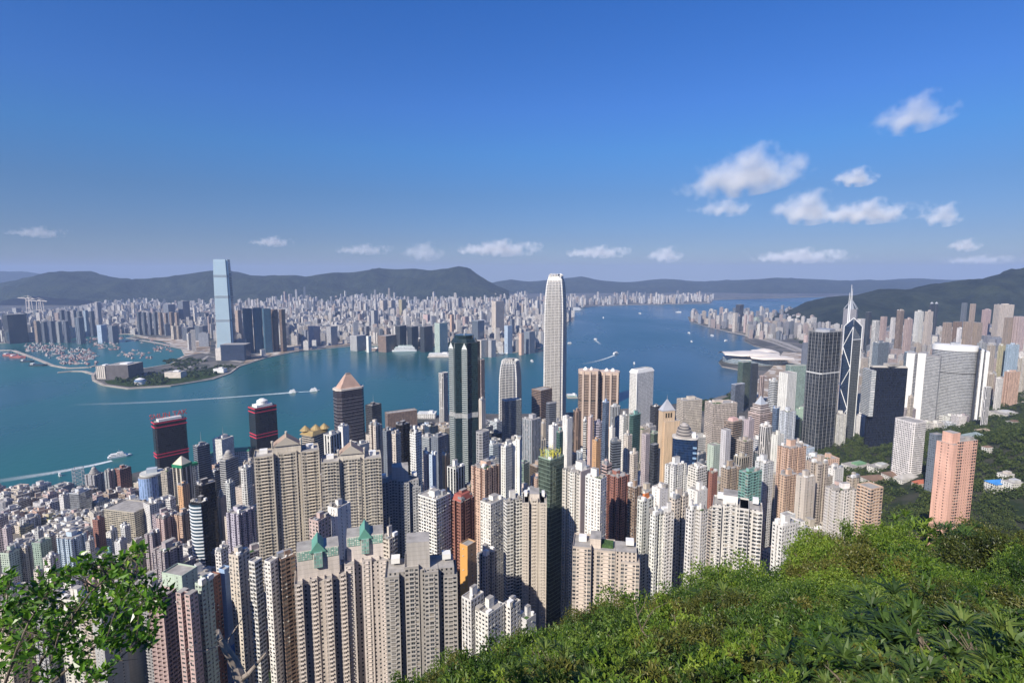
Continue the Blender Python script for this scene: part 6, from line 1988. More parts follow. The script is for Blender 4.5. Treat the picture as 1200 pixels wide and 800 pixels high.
# ------------------------------------------------------------------ boats
hull_w, hull_d = plain('white hull', (.74, .75, .76), .4, .04), plain('dark hull', (.05, .07, .09), .5, .1)
def boat(px, py, length, beam, lab, name, hull, cabins, ang, sup=None, group=None, cabm=None):
    c = ground(px, py, 0); T = base_obj(name, lab, 'boat', c, 0)
    if group: T['group'] = group
    ca, sa = math.cos(ang), math.sin(ang)
    def tr(u, v): return (u * ca - v * sa, u * sa + v * ca)
    l, b = length / 2, beam / 2
    lo = [tr(-l, -b * .8), tr(l * .55, -b * .8), tr(l * .95, 0), tr(l * .55, b * .8), tr(-l, b * .8)]
    hi = [tr(-l, -b), tr(l * .6, -b), tr(l, 0), tr(l * .6, b), tr(-l, b)]
    hh = beam * .32
    m = MB(); m.frustum(lo, hi, -.5, hh, 0, 0); m.build('hull', hull, T)
    z = hh
    for (u0, u1, k, dz) in cabins:
        m = MB(); P = [tr(u0 * l, -b * k), tr(u1 * l, -b * k), tr(u1 * l, b * k), tr(u0 * l, b * k)]
        m.prism(P, z, z + dz, 0, 1); m.build('cabin', [cabm or facade((.72, .73, .74), GL['dk'], 2, dz, .75, .4), sup or WHITE], T); z += dz
    m = MB(); m.bar((*tr(0, 0), z), (*tr(-1, 0), z + beam * .5), beam * .03, 5); m.build('mast', STEEL, T)
    return T
def wake(pix, w0, w1, lab):
    pts = [ground(x, y, .12) for x, y in pix]
    n = len(pts); q = []; uv = []
    def wd(i): return w0 + (w1 - w0) * i / (n - 1)
    for i in range(n - 1):
        (x0, y0), (x1, y1) = pts[i], pts[i + 1]
        L = math.hypot(x1 - x0, y1 - y0); nx, ny = -(y1 - y0) / L, (x1 - x0) / L
        a, b = wd(i) / 2, wd(i + 1) / 2
        q.append([(x0 - nx * a, y0 - ny * a, .12), (x1 - nx * b, y1 - ny * b, .12), (x1 + nx * b, y1 + ny * b, .12), (x0 + nx * a, y0 + ny * a, .12)])
        uv.append([(i / (n - 1), 0), ((i + 1) / (n - 1), 0), ((i + 1) / (n - 1), 1), (i / (n - 1), 1)])
    m = MB(); m.quads(q, uv); o = m.build('wake', WAKE); tag(o, kind='stuff')
def wake_mat():
    m, t, p = node_mat('wake foam')
    p.inputs['Base Color'].default_value = (.62, .68, .70, 1); p.inputs['Roughness'].default_value = .8
    uv = t.nodes.new('ShaderNodeUVMap'); uv.uv_map = 'UVMap'
    s = t.nodes.new('ShaderNodeSeparateXYZ'); t.links.new(uv.outputs[0], s.inputs[0])
    g = t.nodes.new('ShaderNodeNewGeometry')
    n = t.nodes.new('ShaderNodeTexNoise'); n.inputs['Scale'].default_value = .09; n.inputs['Detail'].default_value = 5
    t.links.new(g.outputs['Position'], n.inputs['Vector'])
    def M(op, a, b):
        k = t.nodes.new('ShaderNodeMath'); k.operation = op; k.use_clamp = True
        for i, v in enumerate((a, b)):
            if isinstance(v, (int, float)): k.inputs[i].default_value = v
            else: t.links.new(v, k.inputs[i])
        return k.outputs[0]
    fade = M('SUBTRACT', 1.0, s.outputs[0])
    e = t.nodes.new('ShaderNodeMath'); e.operation = 'PINGPONG'; e.inputs[1].default_value = .5
    t.links.new(s.outputs[1], e.inputs[0])
    ed = M('MULTIPLY', e.outputs[0], 3.0)
    nn = t.nodes.new('ShaderNodeMapRange'); nn.inputs[1].default_value, nn.inputs[2].default_value = .35, .6
    t.links.new(n.outputs['Fac'], nn.inputs[0])
    al = M('MULTIPLY', M('MULTIPLY', M('MULTIPLY', fade, ed), M('ADD', nn.outputs[0], .6)), 1.1)
    t.links.new(al, p.inputs['Alpha'])
    return m
WAKE = wake_mat()
FERRY = [(-.9, .5, .85, 3.2), (-.75, .35, .75, 2.8), (-.2, .25, .5, 2.4)]
boat(140.5, 535.5, 46, 13, 'white fast ferry with a long foaming wake by the near shore', 'fast_ferry', hull_w, FERRY, R(38))
wake([(131, 539.5), (110, 544.5), (85, 549.5), (60, 554), (30, 558.5), (0, 563), (-40, 569)], 16, 40, '')
boat(369, 458, 34, 11, 'white ferry drawing a thin wake in mid harbour', 'ferry', hull_w, FERRY, R(12))
wake([(366, 458.3), (335, 460), (300, 463), (260, 466), (200, 470), (140, 472.5), (80, 474)], 9, 40, '')
boat(344, 459.8, 30, 10, 'second white ferry just west of the one with the thin wake', 'ferry', hull_w, FERRY, R(12))
wake([(342, 460.2), (310, 462.5), (270, 465.5)], 8, 24, '')
boat(722, 414.5, 40, 12, 'white ferry with a short bright wake in the eastern harbour', 'ferry', hull_w, FERRY, R(40))
wake([(720, 416), (714, 418.5), (705, 421.5), (695, 424), (680, 427)], 14, 30, '')
boat(697.5, 398, 30, 10, 'small white boat with a curling wake near mid channel', 'motor_boat', hull_w, FERRY[:2], R(120))
wake([(698, 399), (701, 401), (704, 404)], 12, 26, '')
boat(676, 363.5, 130, 30, 'large white cruise ship moored beyond the tallest near tower', 'cruise_ship', hull_w, [(-.85, .7, .9, 9), (-.8, .6, .85, 8), (-.6, .4, .7, 7)], R(8))
boat(473, 411.5, 140, 24, 'long white cruise ship with green stern berthed at the far terminal', 'cruise_ship', hull_w, [(-.88, .72, .92, 9), (-.82, .62, .88, 8), (-.7, .4, .75, 7)], R(190), plain('pale green deck', (.45, .62, .55)))
boat(46, 428.5, 75, 22, 'dark barge anchored outside the breakwater', 'barge', hull_d, [(-.9, -.55, .7, 6)], R(5))
boat(33, 424, 60, 20, 'dark blue barge anchored close to the breakwater', 'barge', hull_d, [(-.9, -.6, .7, 6)], R(3))
for px, py, lab in ((14, 417, 'red lighter barge west of the breakwater'), (22, 419, 'rusty red lighter barge beside another red barge')):
    boat(px, py, 90, 26, lab, 'barge', plain('rusty hull', (.40, .14, .12), .7, .2), [(-.9, -.6, .7, 6)], R(-12))
for px, py, l, lab in ((707, 372.5, 40, 'white boat north of the cruise ship channel'), (749.5, 367.5, 50, 'white boat far out on the open channel'), (795, 366, 60, 'white ship near the far eastern shore'),
                       (743, 426, 22, 'tiny white boat south of the eastern ferry'), (807, 390.5, 34, 'white boat off the eastern point'), (834, 393.5, 34, 'white boat close to the eastern shore'),
                       (851, 399.5, 30, 'small boat off the yacht basin'), (810, 400.5, 24, 'tiny boat alone west of the yacht basin'), (623, 423.5, 26, 'small white boat west of the tallest near tower'),
                       (70, 557.5, 12, 'tiny white boat near the left waterfront'), (668, 402.5, 30, 'white boat just east of the tallest near tower'), (596, 414, 36, 'white ferry lying off the far hotel'), (588, 414.5, 30, 'second white boat lying off the far hotel')):
    boat(px, py, l, l * .3, lab, 'motor_boat', hull_w, FERRY[:2], R(rng.uniform(0, 180)))
# boats crowded inside the shelters: nothing tells them apart
def small_boats(regions, n, lab, grp, name, cols):
    protos = []
    for k, c_ in enumerate(cols):
        T = boat(60, 410, 26, 8, lab, name, plain('boat hull ' + str(k), c_, .6, .15), [(-.8, .1, .8, 3.2), (-.7, -.2, .6, 2.6)], 0, plain('boat roof ' + str(k), tuple(.25 + .3 * v for v in c_), .7, .15), group=grp, cabm=plain('boat cabin ' + str(k), tuple(.12 + .55 * v for v in c_), .7, .15))
        protos.append(T)
    used = [False] * len(protos)
    for i in range(n):
        reg = rng.choice(regions)
        px, py = rng.uniform(reg[0], reg[2]), rng.uniform(reg[1], reg[3])
        c = ground(px, py, 0)
        if inside(KOW, *c) or inside(isl_pts, *c): continue
        k = rng.randrange(len(protos)); T = protos[k]
        if used[k]:
            o = T.copy(); COL.objects.link(o)
            for ch in T.children:
                d = ch.copy(); COL.objects.link(d); d.parent = o
            T = o
        used[k] = True
        T.location = (c[0], c[1], 0); T.rotation_euler = (0, 0, rng.choice((0.2, 1.8)) + rng.uniform(-.2, .2))
        s = rng.uniform(.55, 1.05); T.scale = (s, s, s)
small_boats([(30, 402, 75, 412), (55, 408, 112, 421), (70, 416, 114, 427)], 260, 'small working boat moored among many alike behind the long breakwater', 'boats moored behind the long breakwater', 'moored_boat',
            [(.35, .16, .15), (.5, .38, .36), (.25, .27, .3), (.55, .52, .5)])
small_boats([(100, 395, 180, 402), (138, 410, 178, 420), (110, 402, 140, 410), (180, 402, 206, 412)], 130, 'small white or dark boat moored in the inner shelter', 'boats in the inner shelter', 'sheltered_boat', [(.5, .42, .42), (.62, .6, .58), (.22, .23, .26)])
small_boats([(876, 396, 915, 402), (880, 399, 905, 404)], 40, 'small white yacht moored in the eastern basin', 'yachts in the eastern basin', 'moored_yacht', [(.74, .74, .74), (.6, .62, .64)])
# ------------------------------------------------------------------ the rest of the city
# distant mass: thousands of far blocks that read as one carpet of buildings
rng = random.Random(5)
PAL = [(.62, .58, .55), (.52, .50, .50), (.68, .64, .60), (.44, .44, .48), (.56, .45, .41), (.34, .36, .42), (.60, .52, .44), (.24, .27, .32), (.70, .68, .66)]
PAL = [tuple(k_ * v for v in c) for c, k_ in zip(PAL, (.85, .7, .95, .6, .8, .8, .8, .7, .9))]
FARM = [facade(tuple(round(v, 3) for v in c), GL['dk'], 3.6, 3.2, .55, .5) for c in PAL]
def blocked(x, y, r, px0, px1, py):
    for T_, (P, zb, zt) in FORMS.items():
        if abs(P[0][0] - x) < 90 and abs(P[0][1] - y) < 90:
            cx, cy = sum(p[0] for p in P) / 4, sum(p[1] for p in P) / 4
            rr = max(math.hypot(p[0] - cx, p[1] - cy) for p in P)
            if math.hypot(cx - x, cy - y) < rr * .8 + r: return True
    return False
ENV_K = ([-100, 0, 60, 100, 120, 160, 240, 290, 330, 360, 400, 430, 460, 520, 560, 600, 640, 700, 760, 830], [374, 366, 362, 357, 352, 349, 350, 345, 338, 334, 335, 341, 336, 337, 334, 333, 334, 333, 336, 337])
mb = MB()
def far_block(x, y, a, b, h, rot, zb, k):
    P = rect((x, y), a, b, rot)
    mb.prism(P, zb, zb + h, k, len(PAL))
    if h > 40 and rng.random() < .6:
        mb.prism(rect((x, y), a * .45, b * .4, rot), zb + h, zb + h + 5, k, len(PAL))
cnt = 0
parkpoly = [ground(*p) for p in ((112, 432), (118, 452), (200, 452), (280, 430), (250, 415), (200, 426))]
while cnt < 8000:
    y = rng.uniform(2650, 9000) if rng.random() < .75 else rng.uniform(2650, 5000)
    px = rng.uniform(-40, 850)
    x = (px - 600) / F * y * 1.02
    if not inside(KOW, x, y) or inside(parkpoly, x, y): continue
    gp = proj(x, y, 3)
    if 140 < gp[0] < 255 and gp[1] > 392 and rng.random() < .93: continue     # rail yard and open ground
    if 280 < gp[0] < 420 and gp[1] > 401 and rng.random() < .85: continue
    if blocked(x, y, 16, 0, 0, 0): continue
    cl = noise.noise(Vector((x / 500., y / 500., 3.3)))
    if y > 7000 and cl < -.05: continue
    hmax = 40 + 60 * max(cl + .25, 0) * 2 + (26 if y > 5200 else 0)
    h = rng.uniform(.35, 1.0) * hmax
    if rng.random() < .06: h *= 1.5
    pyt = np.interp(gp[0], *ENV_K)
    zmax = at(gp[0], pyt + rng.random() ** 2 * 9, y)[2]
    h = min(h, zmax - 3)
    if h < 8: continue
    a, b = rng.uniform(14, 30) if rng.random() < .8 else rng.uniform(30, 60), rng.uniform(13, 24)
    if h > 80: a, b = rng.uniform(18, 28), rng.uniform(16, 24)
    k = rng.randrange(len(PAL)) if rng.random() < .55 else rng.choice((0, 2, 8))
    far_block(x, y, a, b, h, rng.choice((.1, .55, .9)) + rng.uniform(-.1, .1), 3, k); cnt += 1
# the eastern districts of the near island
ENV_E = ([800, 815, 830, 860, 900, 925, 945, 958, 975, 1010, 1040, 1070, 1110, 1150, 1200, 1300], [372, 360, 352, 346, 345, 345, 352, 368, 376, 376, 376, 372, 374, 378, 382, 385])
cnt = 0
while cnt < 1900:
    y = rng.uniform(1560, 3700) if rng.random() < .55 else rng.uniform(3400, 6800)
    px = rng.uniform(805, 1270)
    x = (px - 600) / F * y * 1.02
    if not inside(isl_pts, x, y): continue
    gp = proj(x, y, 3)
    if y > 3700 and px > 950: continue
    if y > 5400 and px > 925: continue
    if y < 1750 and gp[0] > 1175: continue
    if gp[0] < 960 and gp[1] > 398: continue           # open shore, highway and the dug up waterfront
    if blocked(x, y, 16, 0, 0, 0): continue
    h = rng.uniform(22, 105) if y > 2000 else rng.uniform(20, 75)
    lim = np.interp(gp[0], *ENV_E) + rng.random() ** 2 * 14
    if y < 2200: lim = max(lim, 388 + rng.uniform(0, 30))
    h = min(h, at(gp[0], lim, y)[2] - 3)
    if h < 8: continue
    k = rng.randrange(len(PAL)); a = rng.uniform(16, 32)
    far_block(x, y, a, rng.uniform(15, 26), h, rng.choice((.2, .7)) + rng.uniform(-.1, .1), 3, k); cnt += 1
tag(mb.build('far_city_blocks', FARM + [CONCRETE]), kind='stuff')

# ---------------------------------------------- individual buildings between the ones already placed
SKY = ([-60, 0, 60, 100, 160, 200, 230, 300, 340, 400, 450, 500, 560, 620, 680, 740, 800, 850, 880, 920, 950, 1000, 1050, 1160, 1300],
       [592, 588, 580, 566, 564, 566, 548, 540, 526, 520, 506, 498, 494, 492, 494, 496, 498, 500, 486, 462, 440, 432, 440, 455, 460])
def shorten(l):
    for s in (' with ', ' beside ', ' in front', ' behind', ' at ', ' below ', ' among ', ' before ', ' under ', ' near ', ' from ', ' on ', ' by ', ' standing', ' close', ' that', ' across', ' above', ' rising', ' stepping', ' half', ' cut', ' next', ' joined', ' west ', ' east ', ' sinking', ' seen', ' attached', ' left of', ' peeping', ' between', ' immediately', ',', ' covered', ' inside', ' of vertical', ' dotted'):
        i = l.find(s)
        if i > 8: l = l[:i]
    return l
short = {}
for a_ in AUTH: short.setdefault(shorten(a_[5]), []).append(a_)
REFS = [(v[0], k) for k, v in short.items() if len(v) == 1 and 3 <= len(k.split()) <= 8]
CN = dict(wh='white', cr='cream', be='beige', pk='pink', tn='tan', gy='grey', lg='pale grey', sl='slate', br='brown', mv='mauve', wb='bluish white', sa='salmon', dk='black', lb='pale blue', gn='grey green')
KN = dict(D='balconied block', S='apartment block', R='notched apartment tower', B='banded office block', G='gridded office block', F='ribbed office block', P='plain walled block', C='glass block')
cand = []
rng = random.Random(21)
ys = []
y = 370.0
while y < 1560:
    stp = (20 if y < 1000 and y > 620 else 23) if y < 900 else 27
    xw = y * 1.02
    x = -xw
    while x < xw * .98:
        X_, Y_ = x + rng.uniform(-4, 4), y + rng.uniform(-5, 5)
        x += stp
        if not inside(isl_pts, X_, Y_): continue
        gz = tz(X_, Y_)
        gp = proj(X_, Y_, gz)
        if not -30 < gp[0] < 1190: continue
        if Y_ < 470 and not 60 < gp[0] < 345: continue
        if gp[0] > 985 and Y_ < 1330: continue
        if 926 < gp[0] < 985 and 500 < gp[1] < 566 and Y_ < 1250: continue
        if gp[0] > 1130: continue
        if 800 < gp[0] < 880 and gp[1] < 478: continue      # lawn by the harbour
        if gz > 150: continue
        if inside(isl_pts, X_, Y_ + 14) is False: continue
        a, b = rng.uniform(13, 24), rng.uniform(13, 21)
        if Y_ > 1000: a *= 1.25; b *= 1.25
        if blocked(X_, Y_, max(a, b) * .52, 0, 0, 0): continue
        e_, n_ = en(X_, Y_)
        tall = rng.random()
        h = (rng.uniform(60, 110) if tall > .55 else rng.uniform(22, 55)) if Y_ < 1150 else rng.uniform(25, 80)
        if gp[0] < 190: h = rng.uniform(30, 105)
        w_px = max(a, b) * .6 / Y_ * F
        l_, r_ = gp[0] - w_px, gp[0] + w_px
        lim = np.interp(gp[0], *SKY)
        for A in AUTH:
            if A[4] > Y_ - 5 and A[1] > l_ + 1 and A[0] < r_ - 1:
                lim = max(lim, A[3] - 5 if gp[0] > 230 else A[2] + (A[3] - A[2]) * .78)
        h = min(h, at(gp[0], lim, Y_)[2] - gz)
        if gp[0] < 270 and Y_ < 1010: h = max(h, rng.uniform(10, 19))
        if h < 9: continue
        cand.append((X_, Y_, gz, a, b, h))
    y += stp
# what of them can be seen
occ = np.zeros((400, 600), bool)
items = [('a', A) for A in AUTH] + [('c', c) for c in cand]
items.sort(key=lambda t: t[1][4] if t[0] == 'a' else t[1][1])
vis = []
fy = np.interp(np.arange(600) * 2, SIL_X, SIL_Y) / 2
for j in range(600): occ[int(min(max(fy[j], 0), 399)):, j] = True
for k, c in items:
    if k == 'a': x0, x1, y0, y1 = c[0], c[1], c[2], 760
    else:
        X_, Y_, gz, a, b, h = c
        p = proj(X_, Y_, gz + h); q = proj(X_, Y_, gz); w_ = max(a, b) * .6 / Y_ * F
        x0, x1, y0, y1 = p[0] - w_, p[0] + w_, p[1], q[1]
    sl = occ[max(int(y0 / 2), 0):max(int(y1 / 2), 0), max(int(x0 / 2), 0):max(int(x1 / 2), 0)]
    v = (~sl).sum()
    sl[:] = True
    if k == 'c' and v > 6: vis.append((v, c))
vis.sort(key=lambda t: -t[0])
print('filler visible', len(vis))
used = set(a_[5] for a_ in AUTH)
mb = MB(); nrest = 0
for i, (v, (X_, Y_, gz, a, b, h)) in enumerate(vis):
    rot = rng.choice((.55, .75, .9)) - math.atan2(X_, Y_) * .6 + rng.uniform(-.1, .1)
    P = rect((X_, Y_), a, b, rot)
    P = P  # corner order is counter-clockwise already
    if i >= 285:
        zb = min(tz(*p) for p in P) - 3
        mb.prism(P, zb, gz + h, rng.randrange(len(PAL)), len(PAL)); nrest += 1
        if rng.random() < .7: mb.prism(rect((X_, Y_), a * .4, b * .4, rot), gz + h, gz + h + 5, rng.randrange(len(PAL)), len(PAL))
        continue
    if Y_ > 850 and 470 < proj(X_, Y_, gz)[0] < 960:
        st = rng.choice('BBGFCSPG'); ck = rng.choice(('wh', 'lg', 'gy', 'sl', 'cr', 'be', 'wb', 'tn', 'dk', 'lb', 'gn'))
    else:
        st = rng.choice('SSRRDDPSG'); ck = rng.choice(('wh', 'wh', 'cr', 'cr', 'be', 'lg', 'pk', 'gy', 'wb', 'mv', 'tn', 'sa'))
    p = proj(X_, Y_, gz + h)
    near_refs = sorted(REFS, key=lambda r_: abs((r_[0][0] + r_[0][1]) / 2 - p[0]) + .8 * abs(r_[0][2] - p[1]))[:9]
    sz = 'low' if h < 32 else 'medium' if h < 62 else 'tall'
    wd = 'narrow ' if max(a, b) < 17 else 'broad ' if max(a, b) > 26 else ''
    lab = None
    for ref, nm in near_refs:
        dx = p[0] - (ref[0] + ref[1]) / 2; dy = Y_ - ref[4]
        half = (ref[1] - ref[0]) / 2 + 4
        if abs(dx) < half: rel = 'in front of' if dy < 0 else 'behind'
        else: rel = ('east of' if dx > 0 else 'west of') + ' and ' + ('before' if dy < 0 else 'behind')
        t_ = f"{sz} {wd}{CN[ck]} {KN[st]} {rel} the {nm}"
        if t_ not in used and len(t_.split()) <= 16: lab = t_; break
    if lab is None:
        for (r1, n1) in near_refs:
            t_ = f"{sz} {wd}{CN[ck]} {KN[st]} with plain roof near the {n1}"
            if t_ not in used and len(t_.split()) <= 16: lab = t_; break
    if lab is None: continue
    used.add(lab)
    w_ = max(a, b) * .6 / Y_ * F
    tower(p[0] - w_, None, p[0] + w_, p[1], p[1] + 10, Y_, st, rng.choice('fftttg') if h > 20 else 'f', ck, lab, gl=rng.choice(('dk', 'dk', 'lt', 'bl')) if st in 'BGFC' else 'dk', near=Y_ < 600, P=P, zt=gz + h, zb=min(tz(*q) for q in P) - .5,
          name={'D': 'walk_up_block', 'S': 'apartment_block', 'R': 'apartment_block', 'P': 'walk_up_block'}.get(st, 'office_block'), cat={'D': 'apartment block', 'S': 'apartment block', 'R': 'apartment block', 'P': 'building'}.get(st, 'office block'))
print('rest', nrest)
if nrest: tag(mb.build('crowded_small_blocks', FARM + [CONCRETE]), kind='stuff')
# ------------------------------------------------------------------ vegetation
def leaf_mat(name, dark, mid, light, trans=.3, rough=.45, spec=.35):
    m = bpy.data.materials.new(name); m.use_nodes = True
    t = m.node_tree; p = t.nodes['Principled BSDF']
    uv = t.nodes.new('ShaderNodeUVMap'); uv.uv_map = 'UVMap'
    s = t.nodes.new('ShaderNodeSeparateXYZ'); t.links.new(uv.outputs[0], s.inputs[0])
    oi = t.nodes.new('ShaderNodeObjectInfo')
    def M(op, a, b):
        k = t.nodes.new('ShaderNodeMath'); k.operation = op
        for i, v in enumerate((a, b)):
            if isinstance(v, (int, float)): k.inputs[i].default_value = v
            else: t.links.new(v, k.inputs[i])
        return k.outputs[0]
    f = M('ADD', M('ADD', M('MULTIPLY', s.outputs[0], .38), M('MULTIPLY', s.outputs[1], .32)), M('MULTIPLY', oi.outputs['Random'], .3))
    cr = t.nodes.new('ShaderNodeValToRGB'); e = cr.color_ramp.elements
    e[0].position, e[0].color = .22, (*dark, 1)
    e[1].position, e[1].color = .8, (*light, 1)
    n = e.new(.5); n.color = (*mid, 1)
    t.links.new(f, cr.inputs[0]); t.links.new(cr.outputs[0], p.inputs['Base Color'])
    p.inputs['Roughness'].default_value = rough; p.inputs['Specular IOR Level'].default_value = spec
    tr = t.nodes.new('ShaderNodeBsdfTranslucent'); t.links.new(cr.outputs[0], tr.inputs['Color'])
    mx = t.nodes.new('ShaderNodeMixShader'); mx.inputs[0].default_value = trans
    t.links.new(p.outputs[0], mx.inputs[1]); t.links.new(tr.outputs[0], mx.inputs[2])
    t.links.new(mx.outputs[0], t.nodes['Material Output'].inputs[0])
    return m
LEAF_A = leaf_mat('broad leaves', (.018, .044, .010), (.056, .114, .018), (.17, .245, .04))
LEAF_B = leaf_mat('olive leaves', (.03, .045, .012), (.085, .105, .02), (.19, .18, .04))
LEAF_C = leaf_mat('bright leaves', (.04, .09, .012), (.11, .19, .02), (.24, .32, .045))
LEAF_D = leaf_mat('lance leaves', (.03, .06, .014), (.07, .125, .025), (.16, .21, .05), .28, .45, .3)
LEAF_FAR = leaf_mat('woodland leaves', (.016, .030, .011), (.038, .060, .018), (.085, .11, .03), .15, .7, .1)
PARK_LEAF = LEAF_FAR
park_trees()
BARK = plain('bark', (.13, .105, .08), .9, .35, 3.0)
BARK_PALE = plain('pale bark', (.26, .22, .19), .85, .35, 6.0)

def leaf_quads(c, d, up, L, Wd, fold=.25):
    """arrays of leaves: base c, direction d, facing up; two-facet folded rhombs returned as quads"""
    s = np.cross(d, up); s /= np.linalg.norm(s, axis=1, keepdims=True) + 1e-9
    n = np.cross(s, d)
    L = L[:, None]; Wd = Wd[:, None]
    a = c
    tip = c + d * L - n * L * .12
    l = c + d * L * .45 + s * Wd * .5 + n * Wd * fold
    r = c + d * L * .45 - s * Wd * .5 + n * Wd * fold
    return np.stack([a, r, tip, l], 1)

def crown_mesh(name, nclump, per, leaf, aspect, seed, mat, squash=.8, lance=False):
    g = np.random.default_rng(seed)
    th = g.uniform(0, 2 * np.pi, nclump); u = g.uniform(-.45, 1, nclump)
    rr = np.sqrt(1 - u * u)
    D = np.stack([rr * np.cos(th), rr * np.sin(th), u], 1)
    lob = 1 + .28 * np.sin(3 * th + seed) * rr + .22 * np.sin(5 * u * 2 + seed * 2)
    depth = g.uniform(.62, 1.0, nclump) ** .5
    Cc = D * (lob * depth)[:, None] * np.array([1, 1, squash])
    Q, U = [], []
    for k in range(nclump):
        n = per
        tone = g.random()
        if lance:
            a = g.uniform(0, 2 * np.pi, n); el = g.uniform(.05, 1.0, n)
            d = np.stack([np.cos(a) * np.cos(el), np.sin(a) * np.cos(el), np.sin(el)], 1)
            d = d + D[k] * .5; d /= np.linalg.norm(d, axis=1, keepdims=True)
            c = Cc[k] + g.normal(0, .02, (n, 3))
            up = np.tile([0, 0, 1.0], (n, 1)) + g.normal(0, .15, (n, 3))
            L = leaf * g.uniform(.7, 1.15, n); W_ = L * aspect
            # two joined segments so that the blade arches
            s = np.cross(d, up); s /= np.linalg.norm(s, axis=1, keepdims=True)
            mid = c + d * (L * .55)[:, None]; d2 = d - np.array([0, 0, .5]); d2 /= np.linalg.norm(d2, axis=1, keepdims=True)
            tip = mid + d2 * (L * .5)[:, None]
            w2 = (W_ * .5)[:, None]
            q1 = np.stack([c - s * w2 * .3, c + s * w2 * .3, mid + s * w2, mid - s * w2], 1)
            q2 = np.stack([mid - s * w2, mid + s * w2, tip + s * w2 * .1, tip - s * w2 * .1], 1)
            q = np.concatenate([q1, q2]); r = g.random(n); r = np.concatenate([r, r])
        else:
            c = Cc[k] + g.normal(0, .085 if nclump > 60 else .12, (n, 3))
            d = g.normal(0, 1, (n, 3)) + D[k] * 1.1 + np.array([0, 0, .15]); d /= np.linalg.norm(d, axis=1, keepdims=True)
            up = g.normal(0, .38, (n, 3)) + D[k] * 1.0 + np.array([0, 0, .45])
            L = leaf * g.uniform(.65, 1.3, n)
            q = leaf_quads(c, d, up, L, L * aspect)
            r = g.random(n)
        Q.append(q); U.append(np.repeat(np.stack([r, np.full(len(r), tone)], 1)[:, None, :], 4, 1))
    m = MB(); m.quads(np.concatenate(Q), np.concatenate(U), 0)
    o = m.build(name, [mat]); me = o.data; bpy.data.objects.remove(o)
    return me
def trunk_mesh(name, seed, hgt, mat=BARK):
    r_ = random.Random(seed); m = MB()
    p = Vector((0, 0, -hgt)); q = Vector((r_.uniform(-.1, .1), r_.uniform(-.1, .1), -.25))
    m.bar(p, q, .075, 7, 0, .05)
    for i in range(7):
        a = r_.uniform(0, 6.28); l = r_.uniform(.5, .85)
        e = q + Vector((math.cos(a) * l, math.sin(a) * l, r_.uniform(.15, .8)))
        mid = q.lerp(e, .5) + Vector((0, 0, .08))
        m.bar(q, mid, .04, 5, 0, .028); m.bar(mid, e, .028, 5, 0, .008)
        for j in range(2):
            f_ = mid + Vector((r_.uniform(-.4, .4), r_.uniform(-.4, .4), r_.uniform(.1, .5))); m.bar(mid, f_, .018, 4, 0, .005)
    o = m.build(name, [mat]); me = o.data; bpy.data.objects.remove(o)
    return me
CR_FAR = [crown_mesh('crown', 190, 80, .062, .55, 10 + i, mt) for i, mt in enumerate((LEAF_A, LEAF_A, LEAF_B, LEAF_C, LEAF_A))]
CR_MID = [crown_mesh('crown', 110, 70, .09, .5, 30 + i, mt) for i, mt in enumerate((LEAF_A, LEAF_B, LEAF_C, LEAF_A))]
CR_NEAR = [crown_mesh('crown', 70, 44, .16, .42, 50 + i, mt) for i, mt in enumerate((LEAF_A, LEAF_C, LEAF_B))]
CR_LANCE = [crown_mesh('crown', 34, 22, .40, .16, 70 + i, mt, .8, True) for i, mt in enumerate((LEAF_D, LEAF_D, LEAF_C))]
TRUNKS = [trunk_mesh('trunk', i, 1.5) for i in range(4)]
rng = random.Random(77)
def plant(name, lab, cat, grp, crown, loc, s, sz=1.0, trunk=None):
    T = empty(name, loc); tag(T, lab, cat, grp)
    T.scale = (s, s, s * sz); T.rotation_euler = (rng.uniform(-.12, .12), rng.uniform(-.12, .12), rng.uniform(0, 6.28))
    for nm, me in (('trunk', trunk or rng.choice(TRUNKS)), ('crown', crown)):
        o = bpy.data.objects.new(nm, me); COL.objects.link(o); o.parent = T
    return T
placed = []
tries = 0
while len(placed) < 470 and tries < 60000:
    tries += 1
    y = 6.5 * math.exp(rng.random() * math.log(185 / 6.5))
    px = rng.uniform(380, 1370)
    x = (px - 600) / F * y * 1.04
    D = float(np.interp(px, [200, 430, 700, 1000, 1200], [30, 42, 75, 110, 130]))
    if y > D + 14: continue
    s = max(.075 * y, .55) * rng.uniform(.75, 1.2)
    if any((x - a) ** 2 + (y - b) ** 2 < (.88 * (s + c)) ** 2 for a, b, c in placed): continue
    top = float(canopy(x, y))
    gx, gy, _ = proj(x, y, top)
    if not (380 < gx < 1350 and gy < 890): continue
    placed.append((x, y, s))
print('trees', len(placed))
LAB = dict(far='rounded broadleaf tree among many alike on the upper wooded slope', mid='bushy tree with small leaves among many alike on the near slope', near='low shrub with broad glossy leaves among many alike at the lower frame edge',
           lance='shrub with rosettes of long lance leaves among alike ones on the slope')
